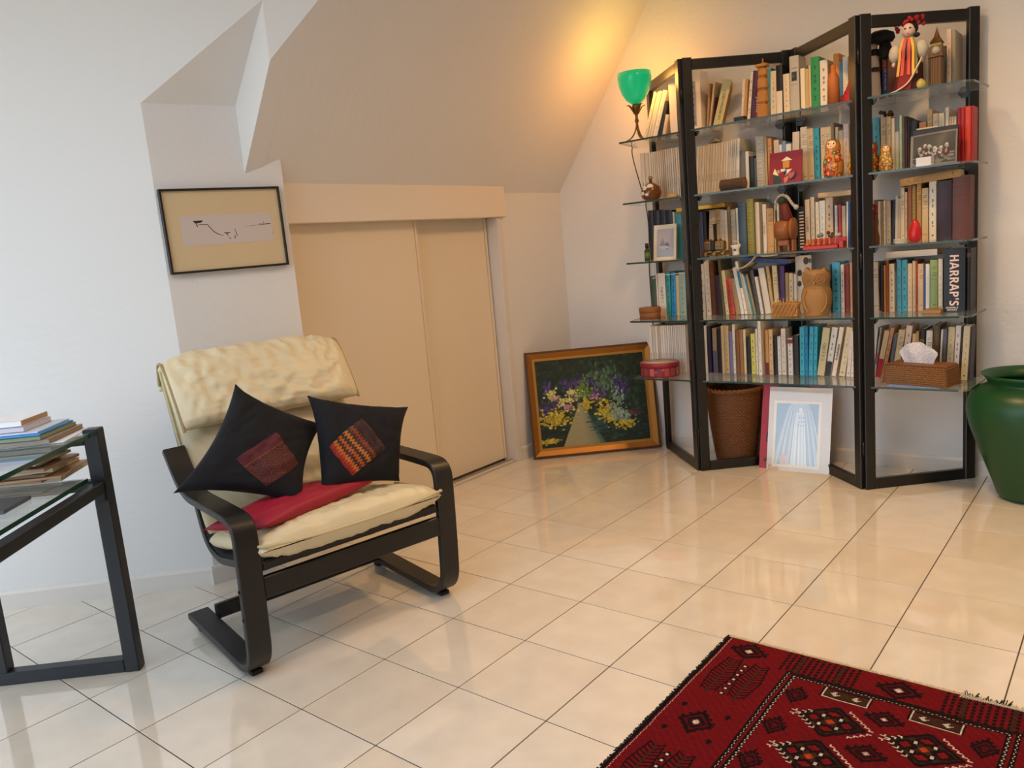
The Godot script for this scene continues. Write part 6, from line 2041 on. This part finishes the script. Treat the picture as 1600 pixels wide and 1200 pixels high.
	bk(3, 0.5538, 0.0191, 0.222, 0.0, "303c66", 0, "dark blue paperback, third from left, middle bay of third glass shelf")
	bk(3, 0.5748, 0.0163, 0.220, 0.0, "17161a", 0, "black paperback, fourth from left, middle bay of third glass shelf")
	bk(3, 0.5956, 0.0277, 0.224, 3.6, "c9bfae", 2, "grey white paperback, fifth from left, middle bay of third glass shelf")
	bk(3, 0.6279, 0.0281, 0.227, 1.7, "c9a877", 2, "tan paperback, sixth from left, middle bay of third glass shelf")
	bk(3, 0.6598, 0.0209, 0.223, 0.8, "dccab0", 1, "cream paperback, seventh from left, middle bay of third glass shelf")
	bk(3, 0.6838, 0.0164, 0.218, 0.0, "e6dccb", 1, "slim white paperback, eighth from left, middle bay of third glass shelf")
	bk(3, 0.7027, 0.0132, 0.232, 0.0, "8a6a48", 0, "slim brown paperback, ninth from left, middle bay of third glass shelf")
	bk(3, 0.7189, 0.0255, 0.217, 0.0, "e0d2b6", 9, "cream paperback with ornament, tenth from left, middle bay of third glass shelf")
	bk(3, 0.7469, 0.0099, 0.222, 0.0, "e9e2d6", 0, "slim white paperback, eleventh from left, middle bay of third glass shelf")
	bk(3, 0.7682, 0.0371, 0.242, 0.0, "43586a", 0, "large slate blue hardback, twelfth from left, middle bay of third glass shelf", 0.17, 2.93, "book")
	bk(3, 0.8096, 0.0330, 0.257, 0.0, "b3ab3e", 9, "yellow green hardback, thirteenth from left, middle bay of third glass shelf", 0.17, 2.93, "book")
	bk(3, 0.8430, 0.0197, 0.239, 0.0, "e4d6c2", 0, "cream hardback, fourteenth from left, middle bay of third glass shelf", 0.16, 2.95, "book")
	bk(3, 0.8792, 0.0171, 0.226, 0.0, "e6dccc", 0, "white paperback with pale red letters, fifteenth from left, middle bay of third glass shelf", 0.135, 2.95, "book", {"txt": "C.G.JUNG", "tc": "a8584a", "ts": 0.013, "td": 1})
	bk(3, 0.8993, 0.0310, 0.204, 0.0, "d2a262", 2, "tan orange paperback, sixteenth from left, middle bay of third glass shelf")
	bk(3, 0.9331, 0.0075, 0.191, 0.0, "caa46c", 0, "slim tan paperback, seventeenth from left, middle bay of third glass shelf")
	bk(3, 0.9490, 0.0098, 0.223, 0.0, "e8decc", 0, "slim white paperback behind barrel figure, eighteenth from left, middle bay of third glass shelf")
	bk(3, 1.0445, 0.0314, 0.199, 0.0, "2c1a16", 10, "dark volume with white notched edge, nineteenth from left, middle bay of third glass shelf")
	bk(3, 1.0802, 0.0209, 0.226, 0.0, "e0cdb4", 0, "cream paperback with reddish letters, twentieth from left, middle bay of third glass shelf", 0.135, 2.95, "book", {"txt": "C.G.JUNG", "tc": "8a4432", "ts": 0.016, "td": 1})
	bk(3, 1.1056, 0.0171, 0.234, 0.0, "d6ccb8", 1, "tall grey cream paperback, twenty-first from left, middle bay of third glass shelf")
	bk(3, 1.1272, 0.0157, 0.210, 0.0, "eae2cc", 1, "ivory paperback, twenty-second from left, middle bay of third glass shelf")
	bk(3, 1.1454, 0.0246, 0.213, 0.0, "dfe2dc", 1, "bluish white paperback, twenty-third from left, middle bay of third glass shelf")
	bk(3, 1.1731, 0.0313, 0.224, 0.0, "d9bd9a", 4, "wide pinkish tan paperback, twenty-fourth from left, middle bay of third glass shelf")
	bk(3, 1.2120, 0.0114, 0.186, 0.0, "c9cfd8", 1, "pale blue paperback, twenty-fifth from left, middle bay of third glass shelf")
	bk(3, 1.2265, 0.0142, 0.187, 0.0, "b5382e", 0, "red paperback, twenty-sixth from left, middle bay of third glass shelf")
	bk(3, 1.2435, 0.0150, 0.181, 0.0, "cdbb9f", 0, "beige paperback, twenty-seventh from left, middle bay of third glass shelf")
	bk(3, 1.2609, 0.0062, 0.198, 0.9, "eef0ee", 0, "slim white paperback, twenty-eighth from left, middle bay of third glass shelf")
	bk(3, 1.2687, 0.0084, 0.197, 0.4, "2d5a96", 0, "dark blue paperback, twenty-ninth from left, middle bay of third glass shelf")
	bk(3, 1.3774, 0.0154, 0.192, 0.0, "7a5a34", 0, "brown paperback behind figure, first from left, right bay of third glass shelf")
	bk(3, 1.3956, 0.0100, 0.184, 0.0, "e4d8c4", 0, "slim white paperback, second from left, right bay of third glass shelf")
	bk(3, 1.4073, 0.0088, 0.182, 0.0, "a8865a", 0, "slim brown paperback, third from left, right bay of third glass shelf")
	bk(3, 1.4178, 0.0080, 0.186, 0.0, "ece6da", 4, "slim white paperback with dark letters, fourth from left, right bay of third glass shelf")
	bk(3, 1.4280, 0.0180, 0.183, 0.0, "cdb89c", 1, "beige paperback, fifth from left, right bay of third glass shelf")
	bk(3, 1.4481, 0.0120, 0.185, 2.2, "28344e", 0, "dark blue paperback leaning, sixth from left, right bay of third glass shelf")
	bk(3, 1.4629, 0.0105, 0.198, 1.1, "d6d4cc", 0, "slim pale grey paperback, seventh from left, right bay of third glass shelf")
	bk(3, 1.4747, 0.0089, 0.188, 0.7, "cdbb9c", 0, "slim beige paperback, eighth from left, right bay of third glass shelf")
	bk(3, 1.4857, 0.0155, 0.230, 0.0, "dfd0b6", 2, "cream paperback, ninth from left, right bay of third glass shelf")
	bk(3, 1.5032, 0.0081, 0.211, 0.0, "d8b9a0", 4, "slim pinkish paperback, tenth from left, right bay of third glass shelf")
	bk(3, 1.5141, 0.0153, 0.247, 0.0, "8e5a34", 0, "brown leather hardback, eleventh from left, right bay of third glass shelf")
	bk(3, 1.5315, 0.0138, 0.236, 0.0, "c09a5a", 9, "tan hardback with ornament, twelfth from left, right bay of third glass shelf")
	bk(3, 1.5487, 0.0179, 0.252, 0.0, "b48a4c", 2, "tan brown hardback, thirteenth from left, right bay of third glass shelf")
	bk(3, 1.5694, 0.0234, 0.219, 0.0, "d8bd90", 2, "cream tan hardback, fourteenth from left, right bay of third glass shelf")
	bk(3, 1.5969, 0.0267, 0.250, 0.0, "e9e0cf", 4, "tall white hardback with dark title, fifteenth from left, right bay of third glass shelf", 0.16, 2.95, "book")
	bk(3, 1.6263, 0.0551, 0.241, 0.0, "451c2b", 11, "wide maroon hardback with silver title, sixteenth from left, right bay of third glass shelf", 0.16, 2.95, "book")
	bk(3, 1.6840, 0.0652, 0.254, 0.0, "7d3d28", 12, "widest brown leather volume with gilt bands, seventeenth from left, right bay of third glass shelf", 0.17, 2.95, "book")
	bk(2, 0.2575, 0.0298, 0.215, 0.0, "3c5240", 0, "dark green hardback, first from left, left bay of second glass shelf")
	bk(2, 0.2893, 0.0080, 0.226, 0.0, "e8e0d4", 0, "slim white paperback, second from left, left bay of second glass shelf")
	bk(2, 0.3008, 0.0422, 0.227, 0.0, "e9e1d4", 0, "white paperback with large letters, third from left, left bay of second glass shelf", 0.135, 2.95, "book", {"band": "d8b898", "b0": 0, "b1": 0.18, "txt": "C.G.JUNG", "tc": "6a5a68", "ts": 0.02})
	bk(2, 0.3450, 0.0234, 0.231, 1.3, "2f9a96", 4, "teal paperback, fourth from left, left bay of second glass shelf")
	bk(2, 0.3718, 0.0273, 0.229, 1.9, "1f93c8", 4, "bright blue paperback, fifth from left, left bay of second glass shelf")
	bk(2, 0.4018, 0.0167, 0.212, 1.1, "ddc08a", 0, "slim cream paperback, sixth from left, left bay of second glass shelf")
	bk(2, 0.4205, 0.0365, 0.227, 0.6, "9fb8a6", 1, "pale grey green paperback, seventh from left, left bay of second glass shelf")
	bk(2, 0.5376, 0.0293, 0.268, 0.1, "d3c8b4", 4, "leaning beige paperback with dark title, first from left, middle bay of second glass shelf")
	bk(2, 0.5710, 0.0254, 0.275, -0.8, "ece6dc", 1, "leaning white hardback, second from left, middle bay of second glass shelf")
	bk(2, 0.5994, 0.0239, 0.269, -1.4, "8a5230", 7, "leaning brown paperback, third from left, middle bay of second glass shelf")
	bk(2, 0.6264, 0.0272, 0.200, -2.3, "4c2a44", 3, "leaning plum paperback, fourth from left, middle bay of second glass shelf")
	bk(2, 0.6566, 0.0141, 0.275, -3.2, "5e6038", 0, "tall leaning olive hardback, fifth from left, middle bay of second glass shelf")
	bk(2, 0.6739, 0.0174, 0.223, -4.0, "e2d4b2", 1, "leaning ivory paperback, sixth from left, middle bay of second glass shelf")
	bk(2, 0.6991, 0.0250, 0.178, -6.5, "c8402c", 4, "leaning red orange paperback, seventh from left, middle bay of second glass shelf")
	bk(2, 0.7275, 0.0225, 0.180, -7.5, "b08e64", 0, "leaning tan paperback, eighth from left, middle bay of second glass shelf")
	bk(2, 0.7534, 0.0176, 0.236, -8.5, "e8e4dc", 0, "leaning white paperback, ninth from left, middle bay of second glass shelf")
	bk(2, 0.7746, 0.0132, 0.266, -9.3, "f0eee8", 1, "tall leaning white and teal paperback, tenth from left, middle bay of second glass shelf", 0.135, 2.95, "book", {"band": "2c7a94", "b0": 0.5, "b1": 0.82})
	bk(2, 0.7913, 0.0079, 0.211, -10.2, "c9b894", 0, "slim leaning beige booklet, eleventh from left, middle bay of second glass shelf")
	bk(2, 0.8018, 0.0074, 0.203, -10.8, "dcd2c0", 0, "slim leaning cream booklet, twelfth from left, middle bay of second glass shelf")
	bk(2, 0.8111, 0.0069, 0.192, -11.4, "4aa0b4", 0, "slim leaning turquoise booklet, thirteenth from left, middle bay of second glass shelf")
	bk(2, 0.8205, 0.0118, 0.199, -11.1, "a0906c", 0, "leaning khaki paperback, fourteenth from left, middle bay of second glass shelf")
	bk(2, 0.8347, 0.0172, 0.217, -8.0, "4c4c4a", 4, "leaning dark grey paperback, fifteenth from left, middle bay of second glass shelf")
	bk(2, 0.8543, 0.0139, 0.184, -8.0, "e6dcd0", 1, "leaning white paperback, sixteenth from left, middle bay of second glass shelf")
	bk(2, 0.8786, 0.0291, 0.224, -8.0, "e0d6c4", 0, "wide leaning ivory paperback, seventeenth from left, middle bay of second glass shelf")
	bk(2, 0.9097, 0.0142, 0.231, -5.8, "c8a676", 2, "leaning tan paperback with dark rules, eighteenth from left, middle bay of second glass shelf")
	bk(2, 0.9267, 0.0226, 0.232, -2.6, "dccb9e", 2, "leaning cream paperback, nineteenth from left, middle bay of second glass shelf")
	bk(2, 0.9531, 0.0235, 0.230, -0.2, "4e2c66", 0, "purple hardback, twentieth from left, middle bay of second glass shelf")
	bk(2, 0.9792, 0.0150, 0.195, 0.0, "b8935e", 0, "tan paperback behind basket, twenty-first from left, middle bay of second glass shelf")
	bk(2, 0.9968, 0.0190, 0.192, 0.0, "e2caa0", 4, "cream orange paperback behind basket, twenty-second from left, middle bay of second glass shelf")
	bk(2, 1.0195, 0.0127, 0.187, 0.0, "e6dccb", 0, "white paperback behind basket, twenty-third from left, middle bay of second glass shelf")
	bk(2, 1.1853, 0.0081, 0.222, 0.0, "2a3a4c", 0, "slim dark blue hardback, twenty-fourth from left, middle bay of second glass shelf")
	bk(2, 1.1959, 0.0340, 0.231, 0.0, "4fb2dc", 4, "light blue paperback, twenty-fifth from left, middle bay of second glass shelf")
	bk(2, 1.2334, 0.0146, 0.219, 0.0, "ece2d6", 4, "white paperback with dark red letters, twenty-sixth from left, middle bay of second glass shelf")
	bk(2, 1.2496, 0.0211, 0.214, 0.0, "b5483f", 7, "red paperback with pale marks, twenty-seventh from left, middle bay of second glass shelf")
	bk(2, 1.2732, 0.0116, 0.226, 0.0, "c8a078", 0, "slim tan paperback, twenty-eighth from left, middle bay of second glass shelf")
	bk(2, 1.3681, 0.0272, 0.221, -0.8, "e0cfba", 2, "cream paperback with ruled title, first from left, right bay of second glass shelf")
	bk(2, 1.4051, 0.0101, 0.209, -0.1, "3a2640", 7, "slim violet black paperback, second from left, right bay of second glass shelf")
	bk(2, 1.4173, 0.0070, 0.206, -0.1, "e2913e", 0, "slim orange paperback, third from left, right bay of second glass shelf")
	bk(2, 1.4264, 0.0100, 0.224, 0.0, "a8562e", 0, "slim terracotta paperback, fourth from left, right bay of second glass shelf")
	bk(2, 1.4386, 0.0212, 0.210, 0.0, "e4d8bc", 4, "ivory paperback with black title, fifth from left, right bay of second glass shelf")
	bk(2, 1.4619, 0.0061, 0.207, 0.0, "6e6c6a", 0, "slim grey paperback, sixth from left, right bay of second glass shelf", 0.135, 2.95, "book", {"band": "2c3644", "b0": 0.86, "b1": 1})
	bk(2, 1.4701, 0.0173, 0.225, 0.0, "4ba2c4", 4, "blue paperback, seventh from left, right bay of second glass shelf")
	bk(2, 1.4895, 0.0216, 0.224, 0.0, "4aa6c8", 4, "wide blue paperback, eighth from left, right bay of second glass shelf")
	bk(2, 1.5131, 0.0170, 0.207, 0.0, "e6cfaa", 1, "cream paperback, ninth from left, right bay of second glass shelf")
	bk(2, 1.5322, 0.0118, 0.217, 0.0, "dcc09a", 1, "tan cream paperback, tenth from left, right bay of second glass shelf")
	bk(2, 1.5453, 0.0052, 0.216, 0.0, "b0402a", 0, "slim red paperback, eleventh from left, right bay of second glass shelf")
	bk(2, 1.5526, 0.0218, 0.203, 0.0, "e2bf96", 2, "peach paperback, twelfth from left, right bay of second glass shelf")
	bk(2, 1.5764, 0.0051, 0.192, 0.0, "40589c", 0, "slim blue paperback, thirteenth from left, right bay of second glass shelf")
	bk(2, 1.5836, 0.0151, 0.201, 0.0, "eae8e2", 0, "white paperback on wooden block, fourteenth from left, right bay of second glass shelf")
	bk(2, 1.6007, 0.0284, 0.217, 0.0, "9fb56e", 2, "light green paperback on wooden block, fifteenth from left, right bay of second glass shelf")
	bk(2, 1.6318, 0.0162, 0.220, 0.0, "e8e2ce", 1, "ivory paperback on wooden block, sixteenth from left, right bay of second glass shelf")
	bk(2, 1.6621, 0.0775, 0.262, 0.0, "141b26", 0, "thick black dictionary, seventeenth from left, right bay of second glass shelf", 0.17, 2.9, "book", {"txt": "HARRAP'S", "tc": "f2d8cc", "ts": 0.046, "td": 1, "txt2": "NOUVELLE EDITION"})
	bk(2, 1.7400, 0.0168, 0.257, 0.0, "15161a", 7, "black hardback with small coloured panels, eighteenth from left, right bay of second glass shelf", 0.17, 2.92, "book", {"band": "5a2036", "b0": 0.86, "b1": 0.93})
	bk(1, 0.2294, 0.0164, 0.247, 0.0, "eeeae2", 8, "white periodical, first from left, left bay of lowest glass shelf", 0.135, 2.95, "periodical")
	bk(1, 0.2479, 0.0163, 0.247, 0.0, "d9cfc0", 8, "white periodical, second from left, left bay of lowest glass shelf", 0.135, 2.95, "periodical")
	bk(1, 0.2662, 0.0140, 0.248, 0.0, "ece6dc", 8, "white periodical, third from left, left bay of lowest glass shelf", 0.135, 2.95, "periodical")
	bk(1, 0.2822, 0.0146, 0.248, 0.0, "c9bcae", 8, "white periodical, fourth from left, left bay of lowest glass shelf", 0.135, 2.95, "periodical")
	bk(1, 0.2989, 0.0102, 0.248, 0.0, "f0ece6", 8, "white periodical, fifth from left, left bay of lowest glass shelf", 0.135, 2.95, "periodical")
	bk(1, 0.3112, 0.0109, 0.248, 0.0, "f2efe9", 8, "white periodical, sixth from left, left bay of lowest glass shelf", 0.135, 2.95, "periodical")
	bk(1, 0.3242, 0.0109, 0.248, 0.0, "e6dfd6", 8, "white periodical, seventh from left, left bay of lowest glass shelf", 0.135, 2.95, "periodical")
	bk(1, 0.3371, 0.0108, 0.248, 0.0, "eee8e0", 8, "white periodical, eighth from left, left bay of lowest glass shelf", 0.135, 2.95, "periodical")
	bk(1, 0.3499, 0.0087, 0.248, 0.0, "e0d8cc", 8, "white periodical, ninth from left, left bay of lowest glass shelf", 0.135, 2.95, "periodical")
	bk(1, 0.3606, 0.0086, 0.248, 0.0, "ebe5dc", 8, "white periodical, tenth from left, left bay of lowest glass shelf", 0.135, 2.95, "periodical")
	bk(1, 0.3713, 0.0086, 0.248, 0.0, "e6ded4", 8, "white periodical, eleventh from left, left bay of lowest glass shelf", 0.135, 2.95, "periodical")
	bk(1, 0.3819, 0.0086, 0.249, 0.0, "efe9e0", 8, "white periodical, twelfth from left, left bay of lowest glass shelf", 0.135, 2.95, "periodical")
	bk(1, 0.3925, 0.0085, 0.249, 0.0, "e2dacf", 8, "white periodical, thirteenth from left, left bay of lowest glass shelf", 0.135, 2.95, "periodical")
	bk(1, 0.4030, 0.0085, 0.249, 0.0, "ece5dc", 8, "white periodical, fourteenth from left, left bay of lowest glass shelf", 0.135, 2.95, "periodical")
	bk(1, 0.4135, 0.0085, 0.249, 0.0, "e6dfd4", 8, "white periodical, fifteenth from left, left bay of lowest glass shelf", 0.135, 2.95, "periodical")
	bk(1, 0.4240, 0.0085, 0.249, 0.0, "eee8df", 8, "white periodical, sixteenth from left, left bay of lowest glass shelf", 0.135, 2.95, "periodical")
	bk(1, 0.4344, 0.0091, 0.249, 0.0, "e8e1d6", 8, "white periodical, seventeenth from left, left bay of lowest glass shelf", 0.135, 2.95, "periodical")
	bk(1, 0.5273, 0.0260, 0.249, 0.0, "e6dfd4", 1, "white paperback, first from left, middle bay of lowest glass shelf")
	bk(1, 0.5551, 0.0078, 0.248, 0.0, "e8e2d8", 0, "slim white paperback, second from left, middle bay of lowest glass shelf")
	bk(1, 0.5654, 0.0216, 0.240, 0.0, "24284a", 3, "navy paperback, third from left, middle bay of lowest glass shelf")
	bk(1, 0.5947, 0.0220, 0.232, 0.0, "cfc4b8", 7, "grey and violet paperback, fourth from left, middle bay of lowest glass shelf", 0.135, 2.95, "book", {"band": "5a5c9a", "b0": 0, "b1": 0.5})
	bk(1, 0.6196, 0.0194, 0.226, 0.0, "2a2228", 3, "dark paperback, fifth from left, middle bay of lowest glass shelf")
	bk(1, 0.6420, 0.0146, 0.244, 0.0, "d6c6a6", 0, "slim cream paperback, sixth from left, middle bay of lowest glass shelf")
	bk(1, 0.6590, 0.0232, 0.244, 0.0, "cdb88e", 1, "tan paperback, seventh from left, middle bay of lowest glass shelf")
	bk(1, 0.6851, 0.0156, 0.215, 0.0, "8080b4", 0, "lilac paperback, eighth from left, middle bay of lowest glass shelf")
	bk(1, 0.7030, 0.0126, 0.251, 0.0, "e8e2d8", 1, "slim white hardback, ninth from left, middle bay of lowest glass shelf")
	bk(1, 0.7197, 0.0165, 0.222, 0.0, "8a5c34", 0, "brown hardback, tenth from left, middle bay of lowest glass shelf")
	bk(1, 0.7385, 0.0181, 0.224, 0.0, "a07648", 0, "tan brown hardback, eleventh from left, middle bay of lowest glass shelf")
	bk(1, 0.7595, 0.0118, 0.223, 0.0, "e4d2ac", 0, "slim ivory paperback, twelfth from left, middle bay of lowest glass shelf")
	bk(1, 0.7753, 0.0196, 0.187, 0.0, "26282a", 3, "short black paperback, thirteenth from left, middle bay of lowest glass shelf")
	bk(1, 0.7977, 0.0217, 0.202, 0.0, "dcd870", 4, "yellow paperback, fourteenth from left, middle bay of lowest glass shelf")
	bk(1, 0.8222, 0.0105, 0.226, 0.0, "e8e4dc", 1, "slim white paperback, fifteenth from left, middle bay of lowest glass shelf")
	bk(1, 0.8474, 0.0147, 0.274, 0.0, "ece4d6", 1, "tall ivory hardback, sixteenth from left, middle bay of lowest glass shelf", 0.17, 2.92, "book")
	bk(1, 0.8706, 0.0157, 0.221, 0.0, "c89458", 0, "tan and wine paperback, seventeenth from left, middle bay of lowest glass shelf", 0.135, 2.95, "book", {"band": "6e1c34", "b0": 0, "b1": 0.27})
	bk(1, 0.8891, 0.0189, 0.223, 0.0, "dcb98e", 4, "peach paperback with black title, eighteenth from left, middle bay of lowest glass shelf")
	bk(1, 0.9129, 0.0166, 0.192, 0.0, "1c1e24", 3, "short black paperback, nineteenth from left, middle bay of lowest glass shelf")
	bk(1, 0.9317, 0.0159, 0.189, 0.0, "ece8e2", 1, "short white paperback, twentieth from left, middle bay of lowest glass shelf")
	bk(1, 0.9503, 0.0216, 0.227, 0.0, "e6dcce", 1, "cream white paperback, twenty-first from left, middle bay of lowest glass shelf")
	bk(1, 0.9820, 0.0225, 0.180, 0.0, "ece8e2", 4, "short white paperback with red emblem, twenty-second from left, middle bay of lowest glass shelf", 0.135, 2.95, "book", {"band": "8e2a30", "b0": 0.86, "b1": 0.97})
	bk(1, 1.0072, 0.0254, 0.194, 0.0, "2a2018", 0, "short black paperback, twenty-third from left, middle bay of lowest glass shelf")
	bk(1, 1.0373, 0.0220, 0.234, 0.9, "3fb0cc", 4, "turquoise paperback, twenty-fourth from left, middle bay of lowest glass shelf")
	bk(1, 1.0620, 0.0137, 0.235, 0.9, "1f8fc8", 4, "bright blue paperback, twenty-fifth from left, middle bay of lowest glass shelf")
	bk(1, 1.0783, 0.0187, 0.236, 2.4, "45b8d4", 4, "turquoise paperback, twenty-sixth from left, middle bay of lowest glass shelf")
	bk(1, 1.0997, 0.0155, 0.236, 2.5, "38b4d8", 4, "turquoise blue paperback, twenty-seventh from left, middle bay of lowest glass shelf")
	bk(1, 1.1178, 0.0321, 0.230, 8.2, "ddcfa0", 0, "leaning straw paperback with large letters, twenty-eighth from left, middle bay of lowest glass shelf", 0.135, 2.95, "book", {"txt": "C-G JUNG", "tc": "4a4636", "ts": 0.02})
	bk(1, 1.1548, 0.0248, 0.232, 9.2, "eae6e2", 4, "leaning white paperback with black corner, twenty-ninth from left, middle bay of lowest glass shelf", 0.135, 2.95, "book", {"band": "26242a", "b0": 0, "b1": 0.3})
	bk(1, 1.1844, 0.0187, 0.233, 10.2, "ece2d2", 0, "leaning white paperback with bold title, thirtieth from left, middle bay of lowest glass shelf", 0.135, 2.95, "book", {"txt": "le zodiaque", "tc": "3a3430", "ts": 0.014})
	bk(1, 1.2177, 0.0260, 0.231, 9.6, "e0d4b6", 1, "leaning straw cream paperback, thirty-first from left, middle bay of lowest glass shelf")
	bk(1, 1.2505, 0.0156, 0.213, 6.0, "e8e0dc", 1, "leaning white paperback, thirty-second from left, middle bay of lowest glass shelf")
	bk(1, 1.2687, 0.0146, 0.196, 5.3, "e6ded6", 1, "short leaning white paperback, thirty-third from left, middle bay of lowest glass shelf")
	bk(1, 1.3583, 0.0092, 0.225, 5.9, "e2e4ec", 0, "leaning bluish white paperback, first from left, right bay of lowest glass shelf")
	bk(1, 1.3697, 0.0064, 0.229, 7.5, "ece8ea", 7, "leaning white paperback with pink title, second from left, right bay of lowest glass shelf", 0.135, 2.95, "book", {"band": "c83a6a", "b0": 0.28, "b1": 0.5})
	bk(1, 1.3784, 0.0209, 0.216, 10.6, "ead8b8", 0, "leaning cream paperback with red foot, third from left, right bay of lowest glass shelf", 0.135, 2.95, "book", {"band": "c01c28", "b0": 0, "b1": 0.4})
	bk(1, 1.4025, 0.0139, 0.229, 10.5, "dca57a", 4, "leaning peach paperback, fourth from left, right bay of lowest glass shelf")
	bk(1, 1.4273, 0.0146, 0.202, 8.8, "5e6a86", 0, "leaning slate blue paperback, fifth from left, right bay of lowest glass shelf")
	bk(1, 1.4449, 0.0257, 0.217, 8.6, "cfc4a0", 2, "leaning khaki cream paperback, sixth from left, right bay of lowest glass shelf")
	bk(1, 1.4798, 0.0240, 0.236, 7.0, "e0cdc0", 4, "tall leaning pinkish white hardback, seventh from left, right bay of lowest glass shelf")
	bk(1, 1.5240, 0.0149, 0.200, 2.2, "dcb694", 1, "short peach paperback behind tissue, eighth from left, right bay of lowest glass shelf")
	bk(1, 1.5411, 0.0104, 0.210, 1.6, "c09a5c", 0, "tan paperback behind tissue, ninth from left, right bay of lowest glass shelf")
	bk(1, 1.5536, 0.0221, 0.221, 2.3, "241f1c", 0, "black paperback with coloured letters, tenth from left, right bay of lowest glass shelf", 0.135, 2.95, "book", {"txt": "oncs", "tc": "d8b04a", "ts": 0.03, "td": 1, "ty": 0.66})
	bk(1, 1.5792, 0.0240, 0.213, 2.1, "e8e0da", 2, "white paperback behind tissue, eleventh from left, right bay of lowest glass shelf")
	bk(1, 1.6067, 0.0238, 0.237, 2.3, "8a6a3c", 3, "tall brown hardback, twelfth from left, right bay of lowest glass shelf")
	bk(1, 1.6325, 0.0072, 0.218, 3.1, "ece6da", 0, "slim white paperback, thirteenth from left, right bay of lowest glass shelf")
	bk(1, 1.6411, 0.0164, 0.219, 2.7, "80868c", 3, "slate grey hardback, fourteenth from left, right bay of lowest glass shelf")
	bk(1, 1.6610, 0.0247, 0.228, 2.8, "d8c79e", 1, "straw cream paperback, fifteenth from left, right bay of lowest glass shelf")
	bk(1, 1.6884, 0.0189, 0.234, 2.9, "e2dcde", 4, "white paperback with dark side, sixteenth from left, right bay of lowest glass shelf")
	bk(1, 1.7093, 0.0070, 0.229, 2.4, "3a262a", 0, "slim dark maroon hardback, seventeenth from left, right bay of lowest glass shelf")
	bk(1, 1.7183, 0.0242, 0.231, 2.6, "d9cda8", 1, "tall straw paperback, eighteenth from left, right bay of lowest glass shelf")
	bk(1, 1.7444, 0.0076, 0.228, 2.1, "3a2e30", 0, "slim dark hardback, nineteenth from left, right bay of lowest glass shelf")
